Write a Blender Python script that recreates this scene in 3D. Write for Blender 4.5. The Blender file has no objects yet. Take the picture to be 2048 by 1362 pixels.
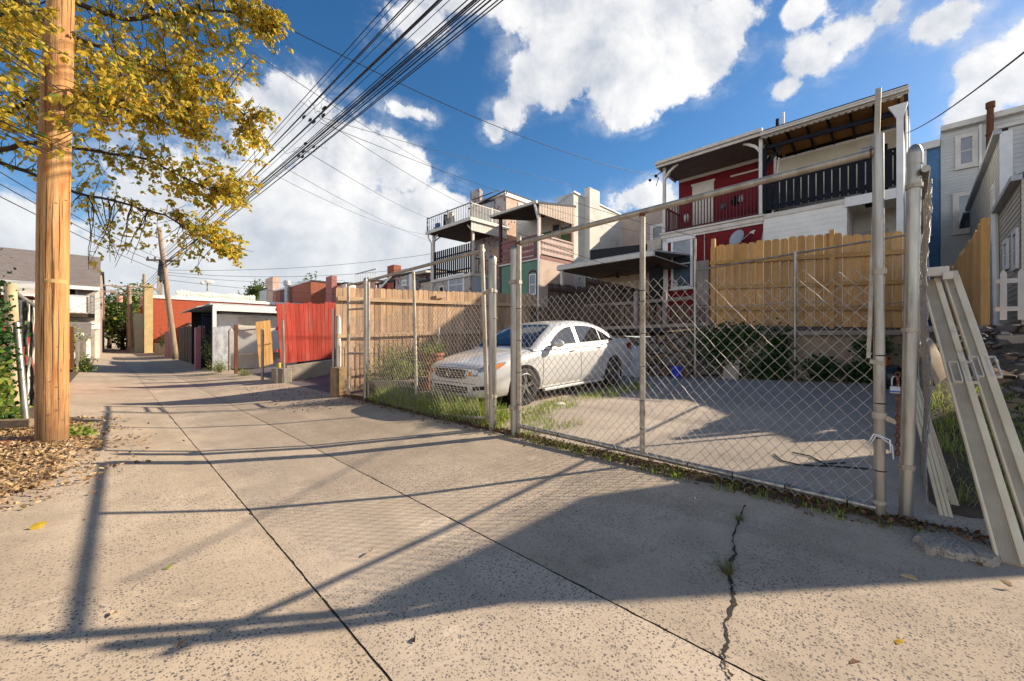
import bpy, bmesh, math, random
import numpy as np
from mathutils import Vector, Matrix
from mathutils.bvhtree import BVHTree
random.seed(7)
R = math.radians
scene = bpy.context.scene
COL = scene.collection
# ------------------------------------------------------------------ camera
F, CX, CY, EYE = 810.0, 1024.0, 681.0, 1.2
cd = bpy.data.cameras.new("camera"); cam = bpy.data.objects.new("camera", cd); COL.objects.link(cam)
cam.location = (0, 0, EYE); cam.rotation_euler = (R(90), 0, R(-45))
cd.sensor_width = 36; cd.lens = 36 * F / 2048; cd.clip_start = .05; cd.clip_end = 4000
scene.camera = cam
# ------------------------------------------------------------------ light
SUN_EL = R(29.6); SUN_DX, SUN_DY = 1.5, -.92            # horizontal direction towards the sun (x, y)
n_ = math.hypot(SUN_DX, SUN_DY); to_sun = Vector((SUN_DX/n_*math.cos(SUN_EL), SUN_DY/n_*math.cos(SUN_EL), math.sin(SUN_EL)))
sl = bpy.data.lights.new("sun", 'SUN'); sl.energy = 5.0; sl.angle = R(.5); sl.color = (1, .87, .69)
so = bpy.data.objects.new("sun", sl); COL.objects.link(so); so.location = to_sun*60
so.rotation_euler = to_sun.to_track_quat('Z', 'Y').to_euler()
scene.view_settings.view_transform = 'Standard'; scene.view_settings.look = 'None'
scene.view_settings.exposure = .88; scene.view_settings.gamma = 1

# ------------------------------------------------------------------ node helper: arithmetic on sockets
class S:
    def __init__(s, nt, o): s.nt, s.o = nt, o
    def _m(s, op, *a, clamp=False):
        n = s.nt.nodes.new('ShaderNodeMath'); n.operation = op; n.use_clamp = clamp
        for i, v in enumerate((s,)+a):
            if isinstance(v, S): s.nt.links.new(v.o, n.inputs[i])
            else: n.inputs[i].default_value = v
        return S(s.nt, n.outputs[0])
    def __add__(s, b): return s._m('ADD', b)
    __radd__ = __add__
    def __sub__(s, b): return s._m('SUBTRACT', b)
    def __rsub__(s, b): return (s*-1)+b
    def __mul__(s, b): return s._m('MULTIPLY', b)
    __rmul__ = __mul__
    def __truediv__(s, b): return s._m('DIVIDE', b)
    def max(s, b): return s._m('MAXIMUM', b)
    def min(s, b): return s._m('MINIMUM', b)
    def smax(s, b, k): return s._m('SMOOTH_MAX', b, k)
    def pow(s, b): return s._m('POWER', b)
    def sqrt(s): return s._m('SQRT')
    def abs(s): return s._m('ABSOLUTE')
    def fract(s): return s._m('FRACT')
    def lt(s, b): return s._m('LESS_THAN', b)
    def gt(s, b): return s._m('GREATER_THAN', b)
    def step(s, a, b, smooth=True):
        n = s.nt.nodes.new('ShaderNodeMapRange'); n.interpolation_type = 'SMOOTHSTEP' if smooth else 'LINEAR'
        s.nt.links.new(s.o, n.inputs[0]); n.inputs[1].default_value = a; n.inputs[2].default_value = b
        return S(s.nt, n.outputs[0])
def comb(nt, *a):
    n = nt.nodes.new('ShaderNodeCombineXYZ')
    for i, v in enumerate(a):
        if isinstance(v, S): nt.links.new(v.o, n.inputs[i])
        else: n.inputs[i].default_value = v
    return S(nt, n.outputs[0])
def sep(v):
    n = v.nt.nodes.new('ShaderNodeSeparateXYZ'); v.nt.links.new(v.o, n.inputs[0]); return [S(v.nt, o) for o in n.outputs]
def vscale(v, s):
    n = v.nt.nodes.new('ShaderNodeVectorMath'); n.operation = 'MULTIPLY'; v.nt.links.new(v.o, n.inputs[0]); n.inputs[1].default_value = s
    return S(v.nt, n.outputs[0])
def noise(v, scale, detail=4, rough=.55, dist=0, out=0):
    n = v.nt.nodes.new('ShaderNodeTexNoise'); v.nt.links.new(v.o, n.inputs['Vector'])
    n.inputs['Scale'].default_value = scale; n.inputs['Detail'].default_value = detail; n.inputs['Roughness'].default_value = rough; n.inputs['Distortion'].default_value = dist
    return S(v.nt, n.outputs[out])
def voro(v, scale, feature='F1', out='Distance', rnd=1):
    n = v.nt.nodes.new('ShaderNodeTexVoronoi'); n.feature = feature; v.nt.links.new(v.o, n.inputs['Vector']); n.inputs['Scale'].default_value = scale
    n.inputs['Randomness'].default_value = rnd
    return S(v.nt, n.outputs[out])
def mixc(fac, a, b, mode='MIX'):
    nt = next(x.nt for x in (fac, a, b) if isinstance(x, S))
    n = nt.nodes.new('ShaderNodeMix'); n.data_type = 'RGBA'; n.blend_type = mode
    for i, v in ((0, fac), (6, a), (7, b)):
        if isinstance(v, S): nt.links.new(v.o, n.inputs[i])
        elif i == 0: n.inputs[i].default_value = v
        else: n.inputs[i].default_value = (*v[:3], 1)
    return S(nt, n.outputs[2])
def scalec(c, f):                 # colour times scalar socket
    n = c.nt.nodes.new('ShaderNodeVectorMath'); n.operation = 'SCALE'; c.nt.links.new(c.o, n.inputs[0])
    if isinstance(f, S): c.nt.links.new(f.o, n.inputs['Scale'])
    else: n.inputs['Scale'].default_value = f
    return S(c.nt, n.outputs[0])
def ramp(f, stops):
    n = f.nt.nodes.new('ShaderNodeValToRGB'); f.nt.links.new(f.o, n.inputs[0]); e = n.color_ramp.elements
    while len(e) < len(stops): e.new(.5)
    for k, (p, c) in enumerate(stops): e[k].position = p; e[k].color = (*c, 1)
    return S(f.nt, n.outputs[0])

# ------------------------------------------------------------------ world: Nishita sky with cumulus (directions on the sky, azimuth and elevation)
w = bpy.data.worlds.new("World"); scene.world = w; w.use_nodes = True; nt = w.node_tree
bgn = nt.nodes['Background']; sky = nt.nodes.new('ShaderNodeTexSky'); sky.sky_type = 'NISHITA'; sky.sun_disc = False
sky.sun_elevation = SUN_EL; sky.sun_rotation = math.atan2(SUN_DX, SUN_DY); sky.air_density = 1.0; sky.dust_density = .4; sky.ozone_density = 2.5
tc = nt.nodes.new('ShaderNodeTexCoord'); d = S(nt, tc.outputs['Generated']); dx, dy, dz = sep(d)
az = S(nt, dx.o)._m('ARCTAN2', dy)                     # azimuth from +y towards +x
az = az - math.pi/4
el = dz._m('ARCSINE')
def aed(px, py): 
    X = px-CX; return math.atan(X/F), math.atan((CY-py)/math.hypot(F, X))
wob = noise(d, 5, 2, .5) - .5; wob2 = noise(vscale(d, (1, 1, 1.0)), 3.3, 2, .5, out=0) - .5
azw = az + wob*.10; elw = el + wob2*.09
BL = [  # px, py, half width, half height (photo pixels measured), weight
 (600,270,120,110,1),(690,330,150,110,1),(790,330,90,75,1),(860,500,300,130,1.15),(560,480,280,200,1.15),(720,500,360,170,1.2),(900,420,90,40,.8),(400,560,330,110,1.05),(30,480,150,90,1),(230,620,340,110,1.0),(1000,560,250,90,.8),
 (1240,70,270,140,1.25),(1330,150,200,95,1.2),(1120,160,140,75,1.1),(1020,215,60,50,.9),(1130,10,190,100,1.15),(820,60,90,75,.9),(900,10,120,45,.9),(990,245,45,35,.8),(1260,240,70,30,.6),(1420,80,110,110,1.1),
 (1610,45,50,30,.72),(1640,120,80,60,.72),(1590,180,45,30,.72),(1700,70,70,55,.66),(1900,30,110,50,.68),(1780,20,60,40,.62),(2000,150,110,80,1),(1950,230,80,60,.9),(2120,120,160,120,1),(820,228,60,22,.66),(1290,400,90,42,.9),(1400,420,160,50,.8),
 (-300,200,260,160,.9),(2500,300,300,200,.9),(-700,500,400,150,.8)]
den = None
for (px, py, hw, hh, wt) in BL:
    a, e = aed(px, py); a2, _ = aed(px+hw, py); _, e2 = aed(px, py-hh)
    ra, re = max(.02, abs(a2-a)), max(.02, abs(e2-e))
    q = (((azw - a)*(1/ra)).pow(2) + ((elw - e)*(1/re)).pow(2)).sqrt()
    v = (1.0 - q)*wt*.5
    v = v.max(-.6)
    den = v if den is None else den.smax(v, .10)
fb = noise(d, 4.5, 9, .60, .2) - .5
fine = noise(d, 15, 9, .68, .15) - .5
# unseen cloud bank added behind the viewer, opposite the sun, as fill light
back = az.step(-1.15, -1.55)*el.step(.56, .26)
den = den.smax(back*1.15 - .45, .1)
fine2 = noise(d, 46, 6, .65, .1) - .5
field = den + fb*.95 + fine*.50 + fine2*.20
cov = field.step(.03, .17).max(field.step(-.20, .22)*(noise(vscale(d, (1, 1, 2.2)), 9, 7, .65, .5).step(.36, .70))*.62)
thick = field.step(.05, .85)
# cumulus modelling: tops that face the sun are bright, undersides grey; the low bank is an even pale grey
lift = noise(vscale(d, (1, 1, 1.0)), 7.5, 7, .6, .3)
n2 = nt.nodes.new('ShaderNodeVectorMath'); n2.operation = 'ADD'; nt.links.new(d.o, n2.inputs[0]); n2.inputs[1].default_value = to_sun*.05
fb2 = noise(S(nt, n2.outputs[0]), 4.5, 9, .60, .2) - .5
slope = (fb - fb2)*2.2
lit = (slope + .62 - thick*.10 + (lift-.5)*.45).step(.2, .95, False)
low = el.step(.42, .06)
cloudc = mixc(lit, (.46, .50, .57), (1.0, .98, .95))
cloudc = mixc(low*.6, cloudc, (.60, .64, .68))
hs = nt.nodes.new('ShaderNodeHueSaturation'); nt.links.new(sky.outputs[0], hs.inputs['Color']); hs.inputs['Saturation'].default_value = 1.3; hs.inputs['Value'].default_value = 1.0
SKY_K = .076
skyc = scalec(S(nt, hs.outputs[0]), SKY_K)
haze = el.step(.28, -.02)
skyc = mixc(haze*.5, skyc, (.42, .49, .56))
col = mixc(cov*.96, skyc, scalec(cloudc, back*.75 + .64))  # the added bank behind the viewer is brightened to fill facades and shade
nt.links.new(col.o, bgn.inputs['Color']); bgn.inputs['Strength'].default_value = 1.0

# ------------------------------------------------------------------ measuring helpers: where a sight line meets a plane of the site
Q = math.sqrt(.5)
def ray(px, py):
    X, U = (px-CX)/F, (CY-py)/F
    return Vector((Q*(1+X), Q*(1-X), U))
def at_x(px, py, x): r = ray(px, py); s = x/r.x; return Vector((x, s*r.y, EYE+s*r.z))
def at_y(px, py, y): r = ray(px, py); s = y/r.y; return Vector((s*r.x, y, EYE+s*r.z))
def at_z(px, py, z): r = ray(px, py); s = (z-EYE)/r.z; return Vector((s*r.x, s*r.y, z))
def at_line(px, py, c, k=.249):       # plane x + k*y = c
    r = ray(px, py); s = c/(r.x+k*r.y); return Vector((s*r.x, s*r.y, EYE+s*r.z))
def lerp(a, b, t): return a+(b-a)*t

# ------------------------------------------------------------------ objects
def tag(o, label=None, cat=None, group=None, kind=None):
    if label: o['label'] = label
    if cat: o['category'] = cat
    if group: o['group'] = group
    if kind: o['kind'] = kind
    return o
def thing(name, label, cat, loc=(0, 0, 0), group=None):
    o = bpy.data.objects.new(name, None); COL.objects.link(o); o.location = loc; o.empty_display_size = .2
    return tag(o, label, cat, group)
class M:
    """collects shapes into one mesh"""
    def __init__(s): s.v, s.f, s.mi, s.cur = [], [], [], 0
    def add(s, vs, fs):
        b = len(s.v); s.v += [tuple(v) for v in vs]; s.f += [tuple(i+b for i in f) for f in fs]; s.mi += [s.cur]*len(fs); return s
    def box(s, x0, x1, y0, y1, z0, z1):
        return s.add([(x0,y0,z0),(x1,y0,z0),(x1,y1,z0),(x0,y1,z0),(x0,y0,z1),(x1,y0,z1),(x1,y1,z1),(x0,y1,z1)],
                     [(0,3,2,1),(4,5,6,7),(0,1,5,4),(1,2,6,5),(2,3,7,6),(3,0,4,7)])
    def pbox(s, pl, a0, a1, z0, z1, d0, d1):      # pl 'x': wall facing -x, running in y; pl 'y': wall facing -y, running in x
        a0, a1 = min(a0, a1), max(a0, a1); z0, z1 = min(z0, z1), max(z0, z1); d0, d1 = min(d0, d1), max(d0, d1)
        return s.box(d0, d1, a0, a1, z0, z1) if pl == 'x' else s.box(a0, a1, d0, d1, z0, z1)
    def beam(s, p, q, w, h, up=(0, 0, 1)):         # rectangular bar from p to q
        p, q = Vector(p), Vector(q); a = (q-p).normalized(); u = Vector(up)
        sd = a.cross(u)
        if sd.length < 1e-4: sd = a.cross(Vector((1, 0, 0)))
        sd.normalize(); up_ = sd.cross(a).normalized(); sd *= w/2; up_ *= h/2
        c = [(-1,-1),(1,-1),(1,1),(-1,1)]
        return s.add([p+sd*i+up_*j for i, j in c]+[q+sd*i+up_*j for i, j in c], [(3,2,1,0),(4,5,6,7),(0,1,5,4),(1,2,6,5),(2,3,7,6),(3,0,4,7)])
    def tube(s, pts, r, n=8, cap=True):
        pts = [Vector(p) for p in pts]; rs = r if isinstance(r, (list, tuple)) else [r]*len(pts)
        vs, fs = [], []
        t0 = (pts[1]-pts[0]).normalized(); u = t0.orthogonal().normalized()
        for i, p in enumerate(pts):
            t = (pts[min(i+1, len(pts)-1)]-pts[max(i-1, 0)])
            t = t.normalized() if t.length > 1e-9 else t0
            u = (u-t*u.dot(t)); u = u.normalized() if u.length > 1e-6 else t.orthogonal().normalized()
            w_ = t.cross(u)
            for k in range(n):
                a = 2*math.pi*k/n; vs.append(p+(u*math.cos(a)+w_*math.sin(a))*rs[i])
        for i in range(len(pts)-1):
            for k in range(n):
                k2 = (k+1) % n; fs.append((i*n+k, i*n+k2, (i+1)*n+k2, (i+1)*n+k))
        if cap: fs.append(tuple(range(n-1, -1, -1))); b = (len(pts)-1)*n; fs.append(tuple(range(b, b+n)))
        return s.add(vs, fs)
    def poly(s, ring, off):                        # extruded polygon; ring counter-clockwise seen from +off
        ring = [Vector(p) for p in ring]; off = Vector(off); n = len(ring)
        vs = ring+[p+off for p in ring]
        return s.add(vs, [tuple(range(n-1, -1, -1)), tuple(range(n, 2*n))]+[(i, (i+1) % n, n+(i+1) % n, n+i) for i in range(n)])
    def prism_x(s, yz, x0, x1): return s.poly([(x0, y, z) for y, z in yz], (x1-x0, 0, 0))
    def prism_y(s, xz, y0, y1): return s.poly([(x, y0, z) for x, z in xz], (0, y1-y0, 0))
    def quad(s, *p): return s.add(p, [tuple(range(len(p)))])
    def lathe(s, prof, c, axis='z', n=24):         # prof: (radius, along)
        vs, fs = [], []; c = Vector(c)
        for r, h in prof:
            for k in range(n):
                a = 2*math.pi*k/n; e, g = r*math.cos(a), r*math.sin(a)
                vs.append(c+Vector({'z': (e, g, h), 'y': (e, h, g), 'x': (h, e, g)}[axis]))
        for i in range(len(prof)-1):
            for k in range(n): k2 = (k+1) % n; fs.append((i*n+k, i*n+k2, (i+1)*n+k2, (i+1)*n+k))
        return s.add(vs, fs)
    def blob(s, c, r, n=2, jit=.15, rng=random):
        bm = bmesh.new(); bmesh.ops.create_icosphere(bm, subdivisions=n, radius=1)
        r = r if isinstance(r, (tuple, list)) else (r, r, r); c = Vector(c)
        vs = [c+Vector((v.co.x*r[0], v.co.y*r[1], v.co.z*r[2]))*(1+rng.uniform(-jit, jit)) for v in bm.verts]
        fs = [tuple(v.index for v in f.verts) for f in bm.faces]; bm.free(); return s.add(vs, fs)
    def rough(s, amt, seed=0):
        g = random.Random(seed); s.v = [(a+g.uniform(-amt, amt), b+g.uniform(-amt, amt), c+g.uniform(-amt, amt)) for a, b, c in s.v]; return s
    def build(s, name, mat, parent=None, smooth=False, bevel=0, fix=True):
        me = bpy.data.meshes.new(name)
        vs = s.v; org = Vector((0, 0, 0))
        if parent is None and vs:
            a = np.array(vs); mn, mx = a.min(0), a.max(0); org = Vector(((mn[0]+mx[0])/2, (mn[1]+mx[1])/2, mn[2]))
            vs = [(x-org.x, y-org.y, z-org.z) for x, y, z in vs]
        me.from_pydata(vs, [], s.f)
        ms = mat if isinstance(mat, (list, tuple)) else [mat]
        for m in ms: me.materials.append(m)
        if len(ms) > 1: me.polygons.foreach_set('material_index', s.mi)
        if fix or bevel:
            bm = bmesh.new(); bm.from_mesh(me)
            if fix: bmesh.ops.recalc_face_normals(bm, faces=bm.faces)
            bm.to_mesh(me); bm.free()
        o = bpy.data.objects.new(name, me); COL.objects.link(o)
        if parent is not None:
            o.parent = parent
            if parent.parent is None: o.location = -Vector(parent.location)
        else: o.location = org
        if smooth:
            me.polygons.foreach_set('use_smooth', [True]*len(me.polygons))
            if smooth is not True: me.set_sharp_from_angle(angle=R(smooth))
        if bevel:
            b = o.modifiers.new('bevel', 'BEVEL'); b.width = bevel; b.segments = 2; b.limit_method = 'ANGLE'
        me.update(); return o
def solo(mm, name, mat, label, cat, group=None, **k): return tag(mm.build(name, mat, None, **k), label, cat, group)
def struct(mm, name, mat, **k): return tag(mm.build(name, mat, None, **k), kind='structure')
def copy_tree(o, parent=None):
    c = o.copy(); COL.objects.link(c)
    if parent is not None: c.parent = parent
    for ch in list(o.children): copy_tree(ch, c)
    return c
# ------------------------------------------------------------------ materials
def newmat(name):
    m = bpy.data.materials.new(name); m.use_nodes = True; nt = m.node_tree; b = nt.nodes['Principled BSDF']
    g = nt.nodes.new('ShaderNodeNewGeometry'); return m, nt, b, S(nt, g.outputs['Position']), S(nt, g.outputs['Random Per Island'])
def setin(b, **k):
    for n, v in k.items():
        i = b.inputs[n.replace('_', ' ')]
        if isinstance(v, S): b.id_data.links.new(v.o, i)
        elif isinstance(v, tuple): i.default_value = (*v, 1) if len(v) == 3 else v
        else: i.default_value = v
def bump(nt, b, h, strength=.5, dist=.01):
    n = nt.nodes.new('ShaderNodeBump'); nt.links.new(h.o, n.inputs['Height']); n.inputs['Strength'].default_value = strength; n.inputs['Distance'].default_value = dist
    nt.links.new(n.outputs[0], b.inputs['Normal']); return n
def surf(name, c, c2=None, scale=3., rough=.8, metal=0., bs=60., bk=.25, bd=.004, island=0., st=(1, 1, 1), spec=.4, c3=None, s3=1.2, t3=(.55, .7), coat=0.):
    """general weathered surface: two tones in a noise, optional third patchy tone (dirt, rust, peeling), fine bump"""
    m, nt, b, p, isl = newmat(name)
    pv = vscale(p, st)
    c2 = c2 or tuple(x*.75 for x in c)
    f = noise(pv, scale, 6, .6).step(.3, .7)
    k = mixc(f, c, c2)
    if c3: k = mixc(noise(pv, s3, 7, .65).step(*t3), k, c3)
    if island: k = scalec(k, isl*(2*island)+(1-island))
    setin(b, Base_Color=k, Roughness=noise(pv, scale*3, 3)*.25+(rough-.12), Metallic=metal, Specular_IOR_Level=spec)
    if coat: setin(b, Coat_Weight=coat, Coat_Roughness=.05)
    if bk: bump(nt, b, noise(pv, bs, 4, .6), bk, bd)
    return m
def woodmat(name, c, c2, axis='z', island=.25, knots=True, rough=.85, sc=1., bk=.4):
    """boards with grain running along one axis; every board its own tone"""
    m, nt, b, p, isl = newmat(name)
    st = {'z': (22, 22, 1.6), 'x': (1.6, 22, 22), 'y': (22, 1.6, 22)}[axis]; st = tuple(q*sc for q in st)
    pv = vscale(p, st)
    off = comb(nt, isl*37., isl*53., isl*19.)
    n = nt.nodes.new('ShaderNodeVectorMath'); nt.links.new(pv.o, n.inputs[0]); nt.links.new(off.o, n.inputs[1]); pv = S(nt, n.outputs[0])
    f = noise(pv, 1., 6, .62, .6)
    k = mixc(f.step(.32, .68), c, c2)
    blot = noise(p, 1.8, 5, .65).step(.45, .75); k = mixc(blot*.4, k, tuple(x*.55 for x in c2)); k = mixc(noise(vscale(p, (7, 7, .8)), 1., 5, .6).step(.5, .8)*.45, k, (.30, .25, .20) if c[0] > .4 else tuple(x*.8 for x in c))
    if knots:
        kn = noise(vscale(pv, (.35, .35, .7)), 1.1, 2).step(.70, .78); k = mixc(kn*.75, k, tuple(x*.35 for x in c2))
    k = scalec(k, isl*(2*island)+(1-island))
    setin(b, Base_Color=k, Roughness=rough, Specular_IOR_Level=.25); bump(nt, b, f, bk, .006); return m
def brickmat(name, c1, c2, mort, paint=None, pk=(.45, .55), ps=1.5, bw=.215, rh=.075, dirt=None):
    m, nt, b, p, isl = newmat(name); x, y, z = sep(p); v = comb(nt, x+y, z, 0.)
    n = nt.nodes.new('ShaderNodeTexBrick'); nt.links.new(v.o, n.inputs['Vector'])
    for k, val in (('Color1', (*c1, 1)), ('Color2', (*c2, 1)), ('Mortar', (*mort, 1)), ('Scale', 1.), ('Mortar Size', .007), ('Mortar Smooth', .2), ('Brick Width', bw), ('Row Height', rh)): n.inputs[k].default_value = val
    k = S(nt, n.outputs['Color']); k = mixc(noise(p, 5., 6, .65).step(.3, .7)*.45, k, tuple(q*.6 for q in c2))
    if paint:
        f = noise(p, ps, 8, .7).step(*pk); k = mixc(f, k, paint)
    if dirt: k = mixc(noise(vscale(p, (1, 1, .4)), 1.1, 5, .6).step(.5, .75)*.7, k, dirt)
    setin(b, Base_Color=k, Roughness=.88, Specular_IOR_Level=.25)
    bump(nt, b, S(nt, n.outputs['Fac'])*-1.+noise(p, 60, 3)*.35, .5, .006); return m
def glassmat(name, c=(.02, .025, .03), rough=.03, tint=None):
    m, nt, b, p, isl = newmat(name)
    k = mixc(noise(p, .9, 2).step(.35, .7), c, tint) if tint else c
    setin(b, Base_Color=k, Roughness=rough, Specular_IOR_Level=.9, IOR=1.52)
    bump(nt, b, noise(p, 1.3, 2), .06, .03); return m
def leafmat(name, stops, trans=.45, rough=.55):
    m, nt, b, p, isl = newmat(name); c = ramp(isl, stops); c = scalec(c, noise(p, 30, 3)*.5+.75)
    setin(b, Base_Color=c, Roughness=rough, Specular_IOR_Level=.3)
    t = nt.nodes.new('ShaderNodeBsdfTranslucent'); nt.links.new(c.o, t.inputs[0]); mx = nt.nodes.new('ShaderNodeMixShader'); mx.inputs[0].default_value = trans
    nt.links.new(b.outputs[0], mx.inputs[1]); nt.links.new(t.outputs[0], mx.inputs[2]); nt.links.new(mx.outputs[0], nt.nodes['Material Output'].inputs[0]); return m
def concrete(name, base, base2, pebble=True, dark=(.095, .085, .08), stain=(.16, .12, .09), seed=0., wearlo=.25):
    """worn exposed-aggregate concrete: sandy matrix, dark and pale stones, stains and hairline cracks"""
    m, nt, b, p, isl = newmat(name)
    p = vscale(p, (1, 1, 1))
    if seed:
        n = nt.nodes.new('ShaderNodeVectorMath'); nt.links.new(p.o, n.inputs[0]); n.inputs[1].default_value = (seed, seed*1.7, 0); p = S(nt, n.outputs[0])
    big = noise(p, .55, 5, .6); mid = noise(p, 3.2, 6, .65); fine = noise(p, 90., 3, .7)
    k = mixc(big.step(.35, .65), base, base2); k = mixc(mid.step(.35, .75)*.5, k, tuple(x*.72 for x in base2))
    k = scalec(k, fine*.55+.72)
    k = mixc(noise(p, 1.1, 7, .7).step(.60, .74)*.45, k, stain)
    k = mixc(noise(p, 2.3, 5, .6).step(.64, .72)*.35, k, tuple(min(1, x*1.45) for x in base))
    hgt = fine*.4
    if pebble:
        wear = noise(p, .7, 5, .65).step(.33, .60)*.85+wearlo*.7
        for sc, th, kk in ((54., .38, 1.), (105., .42, .95), (30., .22, .85)):
            vd = voro(p, sc); vc = sep(voro(p, sc, out='Color'))
            pick = vc[0].gt(.48); st = vd.step(th, th*.68)*pick*wear*kk
            k = mixc(st, k, mixc(vc[1].step(.55, .95), dark, tuple(x*.55 for x in base)))
            hgt = hgt+st*.35
    trk = noise(vscale(p, (1.9, .10, 1)), 1., 4, .6).step(.48, .70); k = mixc(trk*.38, k, tuple(x*.62 for x in base2))
    oil = noise(p, .9, 6, .7, .4).step(.66, .72); k = mixc(oil*.5, k, (.09, .075, .06))
    setin(b, Base_Color=k, Roughness=.86, Specular_IOR_Level=.3); bump(nt, b, hgt+mid*.3, .45, .006); return m
def rooftile(name, c):
    m, nt, b, p, isl = newmat(name); x, y, z = sep(p); v = comb(nt, x+y*.2, z+y*.35, 0.)
    n = nt.nodes.new('ShaderNodeTexBrick'); nt.links.new(v.o, n.inputs['Vector'])
    for k, val in (('Color1', (*c, 1)), ('Color2', (*[q*.7 for q in c], 1)), ('Mortar', (*[q*.4 for q in c], 1)), ('Scale', 1.), ('Mortar Size', .01), ('Brick Width', .3), ('Row Height', .14)): n.inputs[k].default_value = val
    setin(b, Base_Color=mixc(noise(p, 8, 4)*.6, S(nt, n.outputs[0]), tuple(q*.6 for q in c)), Roughness=.9); return m

MT = {}
MT['alley'] = concrete('alley_concrete', (.485, .385, .28), (.39, .305, .218))
MT['alleymid'] = concrete('alley_concrete_smoother', (.49, .395, .295), (.42, .33, .24), seed=3., wearlo=.05)
MT['lot'] = concrete('lot_concrete', (.46, .38, .30), (.39, .32, .25), True, (.15, .12, .10), (.12, .09, .07), 13.)
MT['oldconc'] = concrete('old_concrete', (.36, .30, .23), (.25, .21, .16), True, (.12, .11, .10), (.10, .08, .06), 5.)
MT['asphalt'] = concrete('dark_driveway', (.17, .14, .15), (.12, .10, .105), True, (.03, .03, .03), (.05, .04, .04), 9.)
MT['dirt'] = surf('dirt', (.12, .085, .055), (.06, .045, .03), 6, .95, bs=35, bk=.8, bd=.03)
MT['joint'] = surf('joint_moss', (.10, .075, .045), (.035, .028, .018), 30, .95)
MT['galv'] = surf('galvanised_steel', (.42, .39, .34), (.24, .22, .19), 14, .42, .8, bs=120, bk=.15, st=(1, 1, .12), c3=(.16, .12, .08), s3=7, t3=(.58, .70))
MT['galvdull'] = surf('dull_galvanised_pipe', (.46, .41, .33), (.30, .26, .20), 9, .55, .6, bs=90, st=(1, 1, .5), bk=.15, c3=(.20, .11, .05), s3=4, t3=(.60, .70))
MT['wire'] = surf('mesh_wire', (.46, .42, .37), (.30, .27, .24), 30, .45, .6, bk=0)
MT['darkwire'] = surf('tie_wire', (.03, .03, .03), None, 30, .5, .5, bk=0)
MT['rust'] = surf('rust', (.19, .07, .025), (.10, .04, .018), 25, .85, .2, bs=140, bk=.5)
MT['polewood'] = None
MT['redbrick'] = brickmat('crimson_painted_brick', (.22, .018, .022), (.17, .013, .018), (.17, .013, .016))
MT['bluebrick'] = brickmat('blue_painted_brick', (.10, .21, .36), (.085, .18, .31), (.085, .18, .30))
MT['brick'] = brickmat('red_brick', (.40, .11, .055), (.30, .075, .04), (.36, .24, .18))
MT['orangebrick'] = brickmat('orange_painted_brick', (.47, .105, .05), (.42, .09, .042), (.42, .10, .05), dirt=(.33, .07, .04))
MT['peelbrick'] = brickmat('peeling_brick', (.24, .06, .04), (.17, .045, .035), (.3, .24, .2), paint=(.44, .40, .37), pk=(.40, .50), ps=3.2)
MT['pinkbrick'] = brickmat('pale_pink_brick', (.62, .42, .31), (.55, .36, .27), (.56, .40, .31), paint=(.60, .44, .35), pk=(.5, .6))
MT['pinkstucco'] = surf('pink_stucco', (.57, .44, .35), (.50, .38, .30), 1.2, .9, bs=60, bk=.3, c3=(.42, .29, .23), s3=.9, t3=(.55, .8))
MT['cream'] = surf('cream_stucco', (.66, .63, .55), (.58, .55, .48), .8, .9, bs=50, bk=.25, c3=(.42, .39, .33), s3=.8, t3=(.55, .8))
MT['beige'] = surf('beige_stucco', (.46, .38, .32), (.40, .33, .28), 1.5, .92, bs=70, bk=.5, bd=.01)
MT['green'] = surf('green_paint', (.15, .27, .19), (.12, .22, .155), 1.5, .8)
MT['darkgreen'] = surf('olive_paint', (.10, .17, .05), None, 1.5, .8)
MT['white'] = surf('white_paint', (.78, .76, .72), (.68, .66, .62), 2.5, .55, bk=.1)
MT['offwhite'] = surf('aged_white_paint', (.66, .61, .53), (.55, .50, .42), 3, .6, bk=.15, c3=(.36, .31, .25), s3=2.5, t3=(.62, .75))
MT['whitesiding'] = surf('white_siding', (.82, .79, .72), (.72, .69, .62), 1.2, .55, bk=.05, c3=(.56, .52, .45), s3=1.6, t3=(.58, .80))
MT['creamsiding'] = surf('cream_siding', (.68, .61, .45), (.62, .55, .40), 1.2, .6, bk=.05)
MT['greysiding'] = surf('grey_siding', (.54, .53, .49), (.47, .46, .43), 1.0, .6, bk=.05, c3=(.36, .34, .30), s3=.7, t3=(.55, .8))
MT['bluesiding'] = surf('pale_blue_siding', (.42, .47, .55), (.36, .41, .49), 1.5, .6, bk=.05)
MT['black'] = surf('black_paint', (.008, .010, .016), (.014, .016, .022), 4, .7, bk=.1, spec=.12)
MT['darkred'] = surf('dark_red_paint', (.085, .012, .014), None, 4, .6, bk=.1)
MT['maroon'] = surf('dusty_maroon_paint', (.27, .11, .10), (.21, .085, .08), 3, .7)
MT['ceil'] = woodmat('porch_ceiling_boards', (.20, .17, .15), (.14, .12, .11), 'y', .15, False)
MT['orangewood'] = woodmat('bare_sheathing', (.42, .215, .075), (.30, .145, .052), 'y', .2)
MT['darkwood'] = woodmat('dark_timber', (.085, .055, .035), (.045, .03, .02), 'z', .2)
MT['newwood'] = woodmat('new_yellow_pine', (.58, .33, .12), (.46, .25, .08), 'z', .16)
MT['newrail'] = woodmat('new_pine_rail', (.47, .27, .08), (.38, .20, .055), 'y', .16)
MT['cedar'] = woodmat('weathered_cedar', (.52, .34, .20), (.34, .21, .125), 'z', .32)
MT['cedarrail'] = woodmat('weathered_rail', (.52, .36, .22), (.40, .26, .15), 'x', .12)
MT['oldwood'] = woodmat('old_brown_boards', (.125, .085, .06), (.07, .048, .035), 'z', .35)
MT['greywood'] = woodmat('grey_boards', (.30, .25, .21), (.17, .14, .12), 'z', .35)
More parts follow.
